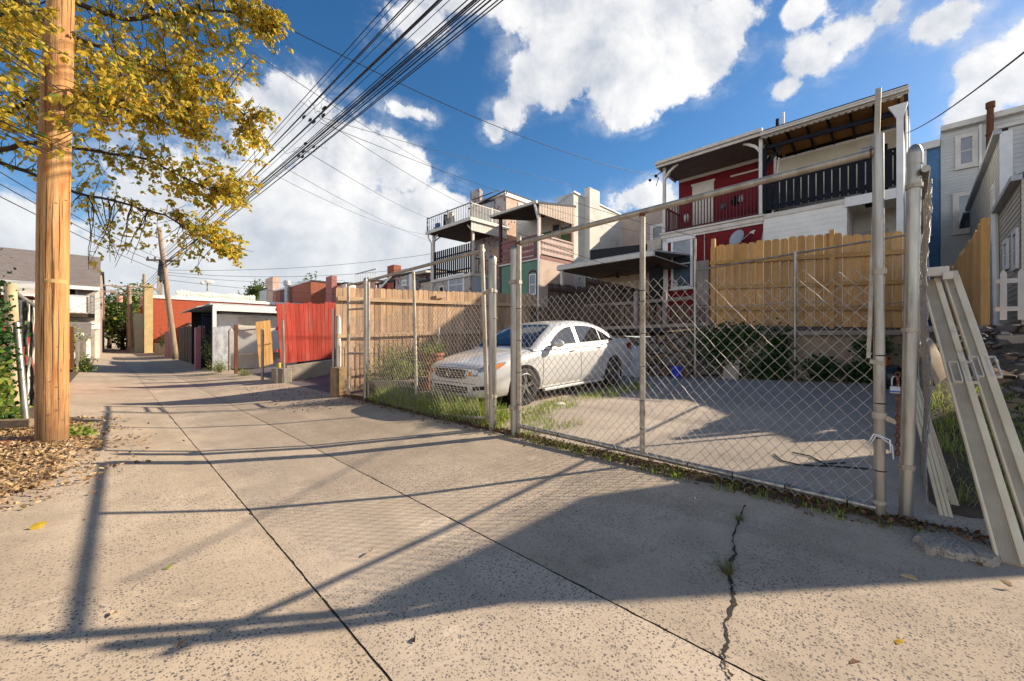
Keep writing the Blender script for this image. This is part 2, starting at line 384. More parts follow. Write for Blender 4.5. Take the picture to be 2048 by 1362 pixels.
MT['greyrail'] = woodmat('grey_rail', (.24, .19, .15), (.15, .12, .10), 'y', .3)
MT['redwood'] = woodmat('red_painted_boards', (.47, .062, .036), (.34, .04, .026), 'z', .16, True, .7)
MT['timberx'] = woodmat('weathered_timber', (.26, .19, .12), (.16, .11, .07), 'x', .1)
MT['vinyl'] = surf('yellowed_vinyl', (.78, .65, .44), (.68, .55, .36), 4, .5, bk=.08, c3=(.40, .31, .21), s3=3, t3=(.60, .75))
MT['vinylrib'] = surf('dirty_ribbed_panel', (.62, .52, .37), (.48, .39, .27), 5, .65, bk=.15, st=(1, 1, .3))
MT['roofgrey'] = rooftile('grey_shingles', (.22, .18, .16))
MT['tar'] = surf('tar_roof', (.035, .035, .038), (.055, .055, .06), 3, .8)
MT['zinc'] = surf('metal_flue', (.48, .49, .50), (.36, .37, .38), 6, .62, .35, bk=.05)
MT['glass'] = glassmat('window_glass', (.03, .04, .05), .04, (.10, .14, .18))
MT['curtain'] = surf('curtained_glass', (.14, .17, .22), (.05, .065, .09), 9, .15, bk=0, st=(6, 6, .4), spec=.8)
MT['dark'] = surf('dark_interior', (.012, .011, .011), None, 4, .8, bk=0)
MT['door'] = surf('pale_door', (.55, .53, .50), None, 3, .6, bk=0)
MT['terracotta'] = surf('terracotta', (.35, .13, .07), (.27, .10, .055), 6, .85)
MT['pinkpaint'] = surf('pink_post_paint', (.42, .18, .22), (.33, .14, .18), 3, .8)
MT['fabric'] = surf('black_netting', (.02, .02, .022), None, 6, .8)
MT['rubber'] = surf('tyre_rubber', (.018, .017, .016), (.03, .028, .026), 15, .8)
MT['leafgold'] = leafmat('autumn_leaves', [(0, (.52, .41, .055)), (.22, (.71, .53, .065)), (.5, (.80, .60, .08)), (.70, (.66, .42, .045)), (.80, (.48, .48, .09)), (.92, (.28, .35, .06)), (1, (.18, .27, .04))], .64)
MT['leafgreen'] = leafmat('weeds', [(0, (.14, .22, .03)), (.4, (.24, .34, .05)), (.7, (.34, .37, .08)), (1, (.46, .40, .15))], .5)
MT['leafdull'] = leafmat('dull_weeds', [(0, (.07, .085, .025)), (.4, (.12, .15, .035)), (.7, (.22, .19, .08)), (1, (.36, .28, .14))], .35)
MT['ivy'] = leafmat('ivy_leaves', [(0, (.015, .045, .010)), (.5, (.03, .08, .015)), (1, (.06, .13, .025))], .25)
MT['treeleaf'] = leafmat('green_tree_leaves', [(0, (.03, .07, .012)), (.5, (.07, .13, .02)), (.8, (.13, .18, .03)), (1, (.32, .26, .04))], .35)
MT['litter'] = leafmat('dead_leaves', [(0, (.20, .115, .055)), (.35, (.38, .24, .12)), (.65, (.50, .36, .21)), (.85, (.15, .085, .04)), (1, (.46, .31, .12))], .12)
MT['dry'] = leafmat('dry_debris', [(0, (.06, .03, .015)), (.5, (.13, .06, .025)), (.85, (.22, .12, .05)), (1, (.10, .13, .03))], .1)
MT['bark'] = surf('bark', (.10, .07, .05), (.05, .035, .028), 12, .9, bs=40, bk=.8, bd=.01)
MT['cable'] = surf('cable_sheath', (.012, .012, .014), None, 5, .5, bk=0)
def mkpole(name, c, c2, c3, foot):
    m, nt, b, p, isl = newmat(name)
    pv = vscale(p, (26, 26, 1.1)); f = noise(pv, 1., 6, .65, .5); k = mixc(f.step(.3, .7), c, c2)
    k = mixc(noise(vscale(p, (4, 4, 1.1)), 1.6, 5, .6).step(.48, .66)*.8, k, c3)
    kn = noise(vscale(p, (14, 14, 5)), 1.2, 3).step(.69, .76); k = mixc(kn*.85, k, (.14, .05, .015))
    ck = noise(vscale(p, (52, 52, .8)), 1., 4, .55).step(.60, .68); k = mixc(ck*.85, k, (.09, .035, .012)); k = mixc(noise(vscale(p, (9, 9, .7)), 1., 5, .7).step(.5, .7)*.45, k, (.74, .50, .26))
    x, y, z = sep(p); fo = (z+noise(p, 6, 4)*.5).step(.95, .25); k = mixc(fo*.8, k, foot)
    setin(b, Base_Color=k, Roughness=.75, Specular_IOR_Level=.3); bump(nt, b, f*1.3-ck*1.2, .9, .012); return m
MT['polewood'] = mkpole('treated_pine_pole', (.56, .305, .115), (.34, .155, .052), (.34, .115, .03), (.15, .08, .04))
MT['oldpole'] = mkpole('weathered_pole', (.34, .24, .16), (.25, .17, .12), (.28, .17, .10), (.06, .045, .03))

MT['railgrey'] = surf('dark_grey_railing', (.17, .17, .18), None, 5, .5, bk=0)
MT['tanboards'] = surf('tan_boards', (.52, .41, .32), (.45, .35, .27), 3, .75, c3=(.34, .27, .21), s3=2, t3=(.55, .75))
# ------------------------------------------------------------------ ground
AL, AJ1, AJ2, AR = -1.45, .77, 1.78, 3.60            # alley: left edge, the two joints, right edge
def alley_z(x):
    if x < AJ1: t = (AJ1-x)/1.52; return -.105+.135*min(1.1, max(0, t))**1.15
    if x < AJ2: return -.105
    t = (x-AJ2)/(AR-AJ2); return -.105+.105*min(1, t)
def rise(y): return 0.0 if y < 60 else .0035*(y-60)
def lot_z(x, y): return .03+.033*max(0, x-3.66) if x > 3.66 else alley_z(x)
g = M()
xs = [-400, -60, -8, -3, -1.2, -.8, 3.75, 6, 12, 60, 400]; ys = [-60, -8, 0, 10, 30, 60, 90, 130, 600]
def gz(x, y):
    if x < -.9: return (-.06 if x > -4 else -.02)+rise(y)
    if x < 3.7: return -.25+rise(y)
    return -.08+(.3 if x > 8 else 0)*.0+rise(y)
for y in ys:
    for x in xs: g.v.append((x, y, gz(x, y)))
nx = len(xs)
for j in range(len(ys)-1):
    for i in range(nx-1): g.f.append((j*nx+i, j*nx+i+1, (j+1)*nx+i+1, (j+1)*nx+i)); g.mi.append(0)
struct(g, 'ground', MT['dirt'])
def slab(name, x0, x1, mat, y0=-14, y1=135, nx=6):
    m = M(); g_ = random.Random(int(x0*100)); ys = list(np.arange(y0, .4, 1.))+list(np.arange(.4, 7, .05))+list(np.arange(7, 12, .25))+list(np.arange(12, y1, 3.)); xs = np.linspace(x0, x1, nx)
    for y in ys:
        for i_, x in enumerate(xs):
            jt = abs(g_.gauss(0, .0022))+(g_.random() < .04)*g_.uniform(.0, .009) if .3 < y < 12 else 0; xx = x+jt if i_ == 0 else x-jt if i_ == nx-1 and x1 < AR else x
            m.v.append((xx, y, alley_z(min(max(x, x0+.001), x1-.001))+rise(y)))
    for j in range(len(ys)-1):
        for i in range(nx-1): m.f.append((j*nx+i, j*nx+i+1, (j+1)*nx+i+1, (j+1)*nx+i)); m.mi.append(0)
    return struct(m, name, mat, smooth=True)
JW = .0035
slab('alley_pavement', AL, AJ1-JW, MT['alley']); slab('alley_pavement', AJ1+JW, AJ2-JW, MT['alleymid'], nx=4); slab('alley_pavement', AJ2+JW, AR, MT['alley'])
m = M()
for jx in (AJ1, AJ2): m.box(jx-.05, jx+.05, -14, 130, -.20, -.1085)
struct(m, 'pavement_joint', MT['joint'])
m = M(); g_ = random.Random(17); ys = np.arange(-6, 9.1, .15)
for y in ys:
    for x, z in ((3.55, -.02), (3.62, .012), (3.70, .022), (3.80, .02), (3.9, .0)): m.v.append((x+(g_.uniform(-.03, .03) if x < 3.6 else 0), y, z+g_.uniform(-.008, .012)))
for j in range(len(ys)-1):
    for i in range(4): a = j*5+i; m.f.append((a, a+1, a+6, a+5)); m.mi.append(0)
struct(m, 'gate_soil_strip', MT['dirt'])
# the parking lot behind the gates: one worn slab rising to the retaining wall
WC = 11.76
def xw(y): return WC-.249*y
m = M(); nx, ny = 16, 20
for j in range(ny+1):
    y = lerp(-.35, 8.85, j/ny)
    for i in range(nx+1):
        x = lerp(3.72, xw(y)+.1, i/nx); m.v.append((x, y, lot_z(x, y)+.012*math.sin(x*1.7+y)*min(1, (x-3.7))))
for j in range(ny):
    for i in range(nx): a = j*(nx+1)+i; m.f.append((a, a+1, a+nx+2, a+nx+1)); m.mi.append(0)
struct(m, 'lot_pavement', MT['lot'], smooth=True)
# driveway between the cedar fence and the red fence
m = M()
for j, y in enumerate((9.1, 10.5, 11.8, 13.0)):
    for i, x in enumerate((3.61, 4.2, 5.5, 8., 14)): m.v.append((x, y, [.0, .03, .25, .6, 1.2][i]))
for j in range(3):
    for i in range(4): a = j*5+i; m.f.append((a, a+1, a+6, a+5)); m.mi.append(0)
struct(m, 'driveway', MT['asphalt'], smooth=True)
m = M(); m.quad((3.61, 13.6, -.03), (5.6, 13.6, .1), (5.6, 19.6, .1), (3.61, 19.6, -.03)); struct(m, 'shed_apron', MT['asphalt'])
# the raised yards behind the retaining wall and to the right of the lot
m = M()
for i, (x, z) in enumerate(((0, 1.42), (.4, 1.5), (3.9, 1.75), (30, 1.9))):
    for j, y in enumerate((0.0, 4.5, 9.0, 13, 45)):
        m.v.append((xw(min(y, 9))+.05+x, y, z))
for i in range(3):
    for j in range(4): a = i*5+j; m.f.append((a, a+5, a+6, a+1)); m.mi.append(0)
struct(m, 'upper_yard', MT['dirt'])
# right bank: rubble slope from the alley up to the terrace
m = M(); rg = random.Random(3); pts = [(3.7, 0), (4.6, .1), (5.8, .32), (6.8, .62), (7.6, .95), (8.3, 1.25), (9.0, 1.36), (12.5, 1.42), (30, 1.5)]
ysb = [-.06, -.25, -.5, -.8, -1.2, -2, -4, -12]
for j, y in enumerate(ysb):
    for x, z in pts: m.v.append((x, y, z+rg.uniform(-.05, .05)*(1 if .05 < z < 1.3 else .2)))
n = len(pts)
for j in range(len(ysb)-1):
    for i in range(n-1): a = j*n+i; m.f.append((a, a+1, a+n+1, a+n)); m.mi.append(0)
struct(m, 'bank', MT['dirt'])
# left verge, bare soil under the leaves
m = M(); ysv = np.linspace(-4, 60, 40); rg = random.Random(5)
for y in ysv:
    e = -.42+.12*math.sin(y*.9)+rg.uniform(-.05, .05) if 4.6 < y < 9 else -1.35 if y < 4.6 else -.72
    for x, z in ((e, .012), (e-.2, .03), (min(e-.3, -1.6), .05), (-4, .06)): m.v.append((x, y, z+alley_z(max(AL, e))*(1 if x > -1 else 0)+.004+rise(y)))
for j in range(39):
    for i in range(3): a = j*4+i; m.f.append((a, a+1, a+5, a+4)); m.mi.append(0)
struct(m, 'verge_soil', MT['dirt'])
# ------------------------------------------------------------------ chain-link fences and gates
GX = 3.66
def chain(m, P, s0, s1, lo, hi, ds, dz, r, nrm, rng=random.Random(11), n=4, jit=.004, barb=True):
    ni = int((s1-s0)/(ds/2)); zmin = min(lo(s0), lo(s1)); 
    zmaxj = int((max(hi(lerp(s0, s1, t/10)) for t in range(11))-zmin)/(dz/2))+1
    cache = {}
    def node(i, j, fam):
        if (i, j) not in cache:
            s, z = s0+i*ds/2, zmin+j*dz/2
            cache[(i, j)] = (s+rng.uniform(-jit, jit), z+rng.uniform(-jit, jit), rng.uniform(-jit, jit))
        s, z, o = cache[(i, j)]
        return P(s, z)+nrm*(o+(r*1.1 if fam else -r*1.1))
    for fam in (0, 1):
        for k in range(-zmaxj, ni+zmaxj+1):
            run = []
            for j in range(zmaxj+1):
                i = k+j if fam == 0 else k-j
                ok = 0 <= i <= ni and (i+j) % 2 == 0 if False else 0 <= i <= ni
                if ok:
                    s = s0+i*ds/2; z = zmin+j*dz/2; ok = lo(s)-1e-6 <= z <= hi(s)
                if ok and (k % 2 == 0): run.append(node(i, j, fam))
                else:
                    if len(run) > 1: m.tube(run, r, n, False)
                    run = []
            if len(run) > 1:
                if barb: run.append(run[-1]+Vector((rng.uniform(-.01, .01), rng.uniform(-.01, .01), .022)))
                m.tube(run, r, n, False)
def pipe(p, q, r, n=10): return M().tube([p, q], r, n)
def clamp_ring(m, c, r, h=.03, axis='z', n=14): m.lathe([(r*.9, -h/2), (r*1.16, -h/2), (r*1.16, h/2), (r*.9, h/2)], c, axis, n)
def ties(m, y, r, zs, x=GX):
    for z in zs: m.lathe([(r*1.02, -.004), (r*1.16, 0), (r*1.02, .004)], (x, y, z), 'z', 12)
def capped_post(m, x, y, z0, z1, r, n=16, lean=(0, 0)):
    m.tube([(x, y, z0), (x+lean[0], y+lean[1], z1)], r, n)
    m.lathe([(r*1.08, -.09), (r*1.10, -.02), (r*1.06, .0), (r*.8, .03), (r*.4, .045), (0.001, .05)], (x+lean[0], y+lean[1], z1), 'z', n)

# two stout gate posts and the latch post
t = thing('gate_post', 'thick capped steel gate post that carries the big right gate', 'gate post', (GX, 3.607, 0), 'steel gate posts')
m = M(); capped_post(m, GX, 3.607, -.1, 2.36, .056); m.build('post', MT['galv'], t, smooth=40)
for z in (1.93, .35): m = M(); clamp_ring(m, (GX, 3.607, z), .058, .035); m.box(GX-.035, GX+.02, 3.50, 3.556, z-.022, z+.022); m.box(GX-.06, GX-.03, 3.555, 3.66, z-.02, z+.03); m.build('hinge', MT['galvdull'], t)
m = M(); clamp_ring(m, (GX, 3.607, 1.35), .058, .012); m.build('band', MT['galvdull'], t)
t = thing('gate_post', 'thick capped steel gate post beside the sagging left gate', 'gate post', (GX, 4.03, 0), 'steel gate posts')
m = M(); capped_post(m, GX, 4.03, -.1, 2.30, .054); m.build('post', MT['galv'], t, smooth=40)
for z in (1.86, .45): m = M(); clamp_ring(m, (GX, 4.03, z), .056, .035); m.box(GX-.03, GX+.02, 4.08, 4.14, z-.025, z+.025); m.box(GX-.06, GX-.03, 3.98, 4.09, z-.02, z+.03); m.build('hinge', MT['galvdull'], t)
m = M(); clamp_ring(m, (GX, 4.03, 1.5), .056, .012); m.build('band', MT['galvdull'], t)
t = thing('gate_post', 'leaning steel latch post at the right end with chain and padlock', 'gate post', (3.64, .035, 0), 'steel gate posts')
m = M(); capped_post(m, 3.77, .055, -.1, 2.45, .037, lean=(.01, -.045)); m.build('post', MT['galv'], t, smooth=40)
for z, f in ((.36, .13), (1.27, .52), (2.22, .93)): m = M(); clamp_ring(m, (3.77+.01*f, .055-.045*f, z), .039, .03); m.build('tension_band', MT['galvdull'], t)

# right gate
t = thing('swing_gate', 'wide closed chain-link swing gate with rusty welded corners', 'gate', (GX, 3.54, 0), 'chain-link gates')
YL, YC, YR = 3.535, at_x(1285, 700, GX).y, .175
def ztop(y): return lerp(2.42, 2.47, (YL-y)/(YL-YR))
def zbot(y): return lerp(.13, .075, (YL-y)/(YL-YR))
pipe((GX, YL, .04), (GX, YL, 2.50), .030, 12).build('frame_post', MT['galvdull'], t, smooth=40)
pipe((GX, YC, zbot(YC)), (GX, YC, ztop(YC)), .027, 12).build('frame_post', MT['galvdull'], t, smooth=40)
m = pipe((GX, YR, .0), (GX, YR+.01, 2.58), .031, 14); m.build('frame_post', MT['galv'], t, smooth=40)
pipe((GX, YL-.02, ztop(YL)), (GX, YR+.03, ztop(YR)), .028, 12).build('top_rail', MT['galvdull'], t, smooth=40)
pipe((GX, YL-.02, zbot(YL)), (GX, YR+.02, zbot(YR)), .027, 12).build('bottom_rail', MT['galv'], t, smooth=40)
m = M()
for y, z in ((YL, ztop(YL)), (YR, ztop(YR)), (YC, ztop(YC)-.015)):
    c = Vector((GX, y, z)); m.tube([c+Vector((0, -.04 if y > 1 else .05, 0)), c+Vector((0, .04, 0))], .0325, 12) if y != YC else m.tube([c+Vector((0, 0, -.035)), c], .031, 12)
m.build('weld', MT['rust'], t, smooth=40)
m = M()
def mtop(y): 
    q = (YL-y)/(YL-YR); return 1.80-.05*q-.12*max(0, q-.5)-.03*math.sin(q*9)+(.05*math.sin(y*23) if q > .8 else 0)
def gateP(s, z): return Vector((GX-.035+.02*math.sin(s*2.1)*math.sin(z*1.7)+.025*max(0, z-1.45), YL-s, z-.012*math.sin(s*3)))
chain(m, gateP, .03, YL-YR-.02, lambda s: .03-.02*s/3, lambda s: mtop(YL-s), .0855, .0955, .0022, Vector((-1, 0, 0)), random.Random(4))
m.build('chain_mesh', MT['wire'], t, smooth=True)
m = M(); ties(m, YR, .031, [.33, .55, .78, 1.1]); ties(m, YC, .027, [.35, .62, .95, 1.27, 1.58, 1.68]); ties(m, YL, .03, [.4, .8, 1.2, 1.6])
for q in np.linspace(.08, .95, 9):
    y = lerp(YL, YR, q); m.lathe([(.028, -.005), (.032, 0), (.028, .005)], (GX, y, zbot(y)), 'y', 10)
m.build('tie_wire', MT['darkwire'], t)
# flat steel bar bolted along the frame post of the right gate
m = M(); a = at_x(1757, 178, GX-.02); b = at_x(1736, 712, GX-.03)
m.beam(at_x(1757, 177, GX+.03), at_x(1752, 330, GX+.025), .03, .018, (1, 0, 0)); m.beam(at_x(1752, 330, GX+.025), at_x(1737, 716, GX-.02), .022, .012, (1, 0, 0))
m.build('flat_bar', MT['galvdull'], t)
for z, h_ in ((1.66, .035), (.70, .04), (.12, .025)): m = M(); clamp_ring(m, (GX, YR+.004, z), .033, h_); m.build('clamp', MT['galvdull'], t)
m = M(); m.beam((GX-.03, YR+.05, 1.06), (GX-.03, YR-.02, 1.045), .012, .03); m.build('tie_plate', MT['galvdull'], t)
m = M(); m.beam((GX, YR, .70), (GX-.0, .09, .66), .02, .03); m.build('latch_arm', MT['galvdull'], t)
m = M(); rg = random.Random(2); p = [(GX-.033, YR+.06, .50), (GX-.036, YR+.03, .575), (GX-.036, YR-.0, .57), (GX-.035, YR-.03, .555), (GX-.045, YR-.05, .55), (GX-.05, YR-.055, .47)]
m.tube(p, .005, 5); m.tube([(x-.006, y-.012, z-.008*i) for i, (x, y, z) in enumerate(p)], .004, 5); solo(m, 'plastic_strap', MT['white'], 'white plastic strap knotted round the gate frame near the padlock', 'strap', smooth=True)
# lock chain
t = thing('lock_chain', 'rusty chain with a silver padlock hanging between gate and post', 'chain', (3.60, .085, .5))
m = M()
def link(c, ang, L=.030, r=.0042, wd=.011):
    pts = []
    for k in range(13):
        a = 2*math.pi*k/12; e, f = wd*math.cos(a), L*.62*math.sin(a); pts.append(Vector(c)+Vector((e*math.cos(ang), e*math.sin(ang), f)))
    m.tube(pts, r, 5, False)
cz = .98
while cz > .47: link((3.592+.004*math.sin(cz*30), .088, cz), 1.57*(int(cz*1000) % 2)+(.4 if int(cz/.030) % 2 else 1.8), .030); cz -= .028
m.build('chain_links', MT['rust'], t, smooth=True)
m = M(); m.box(3.575, 3.605, .075, .125, .86, .905); m.build('padlock_body', MT['zinc'], t, bevel=.006)
m = M(); m.tube([(3.59, .085, .90), (3.59, .085, .95), (3.59, .092, .968), (3.59, .108, .968), (3.59, .115, .95), (3.59, .115, .90)], .0045, 6); m.build('shackle', MT['zinc'], t, smooth=True)
m = M(); m.box(3.573, 3.607, .073, .127, .868, .877); m.build('bumper_band', surf('blue_plastic', (.03, .08, .35), None, 5, .5), t)

# left gate: sagging, its free end dropped on the ground
t = thing('swing_gate', 'smaller chain-link gate sagging into the weeds in front of the white car', 'gate', (GX, 7.7, 0), 'chain-link gates')
LA, LC, LB = at_x(738, 700, GX).y, at_x(831, 700, GX).y, 4.19
P_TL, P_TR = at_x(738, 561, GX), at_x(968, 500, GX); P_BL, P_BR = at_x(739, 795, GX), at_x(976, 836, GX)
m = pipe((GX, LA, P_BL.z), (GX, LA+.02, P_TL.z+.06), .028, 10); m.build('frame_post', MT['galvdull'], t, smooth=40)
m = pipe((GX, 4.13, P_BR.z-.05), (GX-.01, 4.235, at_x(964, 490, GX).z), .029, 12); m.build('frame_post', MT['galvdull'], t, smooth=40)
pm, pn = at_x(827, 544, GX), at_x(833, 790, GX); pipe((GX, pn.y, pn.z), (GX, pm.y, pm.z), .026, 10).build('frame_post', MT['galvdull'], t, smooth=40)
m = pipe((GX, P_TL.y, P_TL.z), (GX, P_TR.y, P_TR.z), .027, 10); m.build('top_rail', MT['galvdull'], t, smooth=40)
m = M(); m.tube([at_x(782, 812, GX), at_x(826, 817, GX)], .026, 8); m.tube([at_x(884, 828, GX), at_x(974, 837, GX)], .027, 8); m.build('bottom_rail', MT['galvdull'], t, smooth=40)
m = M(); rg = random.Random(9)
def lgP(s, z): 
    q = s/(LA-LB); return Vector((GX-.03-.05*math.sin(q*3.1)*max(0, .9-z), LA-s, z+.03*math.sin(q*5)))
chain(m, lgP, .03, LA-LB-.02, lambda s: .02+.0*s, lambda s: 1.60+.22*s/(LA-LB)+.03*math.sin(s*7), .0855, .0955, .0025, Vector((-1, 0, 0)), rg)
m.build('chain_mesh', MT['wire'], t, smooth=True)
m = M(); ties(m, LA+.01, .028, [.5, 1.0, 1.5]); ties(m, pm.y, .026, [.6, 1.1, 1.6]); m.box(GX-.02, GX+.02, 4.06, 4.22, 1.845, 1.875); m.box(GX-.02, GX+.02, 4.06, 4.16, .44, .47); m.build('hinge_strap', MT['galvdull'], t)
# narrow fixed panel at the left of that gate
t = thing('ladder_fence', 'narrow ladder-like chain-link panel beside the mossy brick pillar', 'fence', (GX, 8.2, 0))
NA, NB = at_x(697, 700, GX).y, at_x(731, 700, GX).y
m = M(); capped_post(m, GX, NB, -.1, at_x(731, 560, GX).z, .040, 12); m.build('post', MT['galv'], t, smooth=40)
m = M(); capped_post(m, GX, NA, -.1, at_x(697, 570, GX).z, .034, 12); m.build('post', MT['galvdull'], t, smooth=40)
for py1, py2 in ((570, 563), (606, 601), (619, 617), (706, 707), (795, 799)):
    pipe(at_x(697, py1, GX), at_x(731, py2, GX), .022, 8).build('rail', MT['galvdull'], t, smooth=40)
m = M(); chain(m, lambda s, z: Vector((GX-.03, NA-s, z)), .02, NA-NB, lambda s: .12, lambda s: 1.72, .0855, .0955, .0026, Vector((-1, 0, 0)), random.Random(3)); m.build('chain_mesh', MT['wire'], t, smooth=True)
# slim pipe and pillar left of it
m = M(); m.tube([(3.55, 9.15, -.1), (3.55, 9.15, 1.9)], .03, 8); solo(m, 'steel_pipe', MT['galv'], 'thin upright steel pipe between the red fence and the brick pillar', 'pipe', smooth=40)
m = M(); m.box(3.45, 3.78, 8.75, 9.08, -.1, .62); m.rough(.012, 4); solo(m, 'brick_pillar', surf('mossy_masonry', (.34, .22, .10), (.20, .14, .08), 5, .95, bs=30, bk=.8, c3=(.05, .045, .035), s3=3), 'short mossy masonry pillar at the end of the narrow fence panel', 'pillar', bevel=.02)
m = M(); m.tube([(3.60, 8.98, .62), (3.60, 8.98, 1.68), (3.6, 8.98, 1.75)], [.045, .045, .01], 8); solo(m, 'fence_picket', MT['offwhite'], 'white pointed fence picket standing on the masonry pillar', 'picket', smooth=40)

# chain-link fence along the foot of the retaining wall
t = thing('chain_link_fence', 'chain-link fence along the retaining wall below the new yellow boards', 'fence', (xw(2)-.12, 2, 0))
def bf(y, z): return Vector((xw(y)-.12-.0, y, z))
FY1 = at_line(1390, 600, WC-.12).y; FYm = at_line(1590, 600, WC-.12).y
for px, top in ((1390, 478), (1590, 503)):
    q = at_line(px, top, WC-.12); m = M(); m.tube([(q.x, q.y, .1), (q.x, q.y, q.z)], .034, 10); m.build('post', MT['galv'], t, smooth=40)
a, b = at_line(1390, 541, WC-.12), at_line(1812, 470, WC-.12)
m = pipe((a.x, a.y, a.z), (b.x, b.y, b.z), .022, 8); m.build('top_rail', MT['galv'], t, smooth=40)
m = M(); m.tube([bf(4.0, 2.05), bf(2.9, 2.04), bf(2.0, 2.08), bf(1.25, 2.06), bf(1.2, 1.96), bf(.9, 1.94), bf(.02, 2.0)], .012, 6); m.build('brace_rail', MT['galvdull'], t, smooth=40)
m = M(); chain(m, lambda s, z: bf(FY1-s, z), .0, FY1-.04, lambda s: .35, lambda s: lerp(a.z, b.z, s/FY1)-.01, .085, .095, .0021, Vector((-1, 0, 0)), random.Random(8)); m.build('chain_mesh', MT['wire'], t, smooth=True)
m = M(); 
for i in range(10):
    y = FY1+.02*i
m = None
# short return seen nearly edge-on at the right post, running back to the wall
t = thing('chain_link_fence', 'chain-link fence running back from the leaning latch post, seen edge-on', 'fence', (5, -.03, 0))
m = M(); chain(m, lambda s, z: Vector((3.80+s, -.055+.02*math.sin(s*2)+.012*math.sin(z*5+s), z)), .0, 7.6, lambda s: .12+.033*s, lambda s: 2.28+.05*s, .0855, .0955, .0026, Vector((0, 1, 0)), random.Random(12)); m.build('chain_mesh', MT['wire'], t, smooth=True)
pipe((3.70, -.04, 2.3), (11.6, -.04, 2.95), .022, 8).build('top_rail', MT['galv'], t, smooth=40)
pipe((7.6, -.03, .1), (7.6, -.03, 2.6), .025, 8).build('post', MT['galv'], t, smooth=40)

# ------------------------------------------------------------------ timber fences
def picket_y(m, y, x0, x1, z0f, z1f, wd, gap, th=.018, ear=True, rng=random, jz=.012, lean=.0):
    x = x0
    while x < x1-.02:
        e = min(x+wd, x1); z0, z1 = z0f(x), z1f(x)+rng.uniform(-jz, jz); o = rng.uniform(-.004, .004); l = rng.uniform(-lean, lean); c = .025
        ring = [(x, y+o, z0), (e, y+o, z0), (e+l, y+o, z1-c), (e-c+l, y+o, z1), (x+c+l, y+o, z1), (x+l, y+o, z1-c)] if ear else [(x, y+o, z0), (e, y+o, z0), (e+l, y+o, z1), (x+l, y+o, z1)]
        m.poly(ring, (0, th, 0)); x = e+gap
# cedar fence on the left side of the lot
t = thing('cedar_fence', 'tall weathered cedar board fence behind the car bonnet, half in sun', 'fence', (6.5, 9.0, 0))
m = M(); rg = random.Random(21); picket_y(m, 9.0, 3.55, 10.2, lambda x: .05+.03*(x-3.6), lambda x: 2.38+.055*(x-3.6), .138, .010, rng=rg, lean=.006); m.build('pickets', MT['cedar'], t)
for dz_ in (2.12, 1.30, .45):
    m = M(); m.beam((3.56, 8.955, dz_), (10.1, 8.955, dz_+.30*(.8 if dz_ > 1 else .5)), .05, .09); m.build('rail', MT['cedarrail'], t)
q = at_y(880, 592, 8.93); m = M(); m.beam(q+Vector((-.12, 0, -.02)), q+Vector((.18, 0, .05)), .02, .12); m.build('patch_board', MT['cedarrail'], t)
# loop-top wire fence standing before it
t = thing('loop_wire_fence', 'low loop-top ornamental wire fence against the cedar boards', 'fence', (5, 8.7, 0)); m = M()
for i in range(30):
    x = 3.9+i*.115; z = 1.42 if i % 2 else 1.36; m.tube([(x-.05, 8.72, .25), (x-.05, 8.72, z-.06), (x-.03, 8.72, z-.01), (x, 8.72, z), (x+.03, 8.72, z-.01), (x+.05, 8.72, z-.06), (x+.05, 8.72, .25)], .005, 4, False)
m.build('loops', MT['rust'], t)
m = M()
for z in (.45, .85, 1.2): m.tube([(3.85, 8.715, z), (7.4, 8.715, z+.02)], .006, 4)
m.build('wires', MT['rust'], t)
m = M(); m.tube([(6.05, 8.72, .2), (6.05, 8.72, 1.55)], .03, 8); m.build('post', MT['offwhite'], t)

# retaining wall
def wallmat(name, c, c2, c3):
    m, nt, b, p, isl = newmat(name)
    wv = noise(p, 3, 3, .5, 0, 1); n = nt.nodes.new('ShaderNodeVectorMath'); n.operation = 'MULTIPLY_ADD'; nt.links.new(wv.o, n.inputs[0]); n.inputs[1].default_value = (.16, .16, .1); nt.links.new(p.o, n.inputs[2]); pv = vscale(S(nt, n.outputs[0]), (1, 1, 1.5))
    cell = voro(pv, 3.4, out='Color'); ed = voro(pv, 3.4, 'DISTANCE_TO_EDGE'); cx = sep(cell)
    stone = mixc(cx[0], c, c2); stone = mixc(cx[1].gt(.72), stone, c3); stone = mixc(noise(p, 14, 6, .7)*.7, stone, (.06, .05, .04))
    gap = ed.step(.055, .012); k = mixc(gap, stone, (.025, .02, .016))
    setin(b, Base_Color=k, Roughness=.92); bump(nt, b, ed.step(.0, .12)+noise(p, 25, 5)*.4, 1., .05); return m
MT['rubblewall'] = wallmat('rubble_stone', (.26, .21, .17), (.16, .13, .12), (.28, .17, .09))
MT['render'] = surf('tan_render', (.36, .27, .18), (.28, .21, .14), 2.2, .95, bs=25, bk=.5, bd=.02, c3=(.15, .11, .07), s3=1.4, t3=(.52, .68))
t = thing('retaining_wall', 'low stone and tan rendered retaining wall at the back of the lot', 'wall', (xw(4), 4, 0))
def wallpiece(ya, yb, n, ztopf, amt, seed, d=.35):
    m = M(); g_ = random.Random(seed); nz = 7
    for i in range(n+1):
        y = lerp(ya, yb, i/n)
        for j in range(nz+1):
            z = lerp(0, ztopf(y), j/nz); m.v.append((xw(y)-.0+g_.uniform(-amt, amt)+.05*j/nz, y+g_.uniform(-amt, amt)*.3*(0 < i < n), z+g_.uniform(-amt, amt)*.6*(j > 0)))
        m.v.append((xw(y)+d, y, ztopf(y)))
    k = nz+2
    for i in range(n):
        for j in range(nz+1): a_ = i*k+j; m.f.append((a_, a_+1, a_+k+1, a_+k)); m.mi.append(0)
    return m
wallpiece(9.0, 3.0, 60, lambda y: 1.38+.10*math.sin(y*2), .035, 5).build('rubble_face', MT['rubblewall'], t)
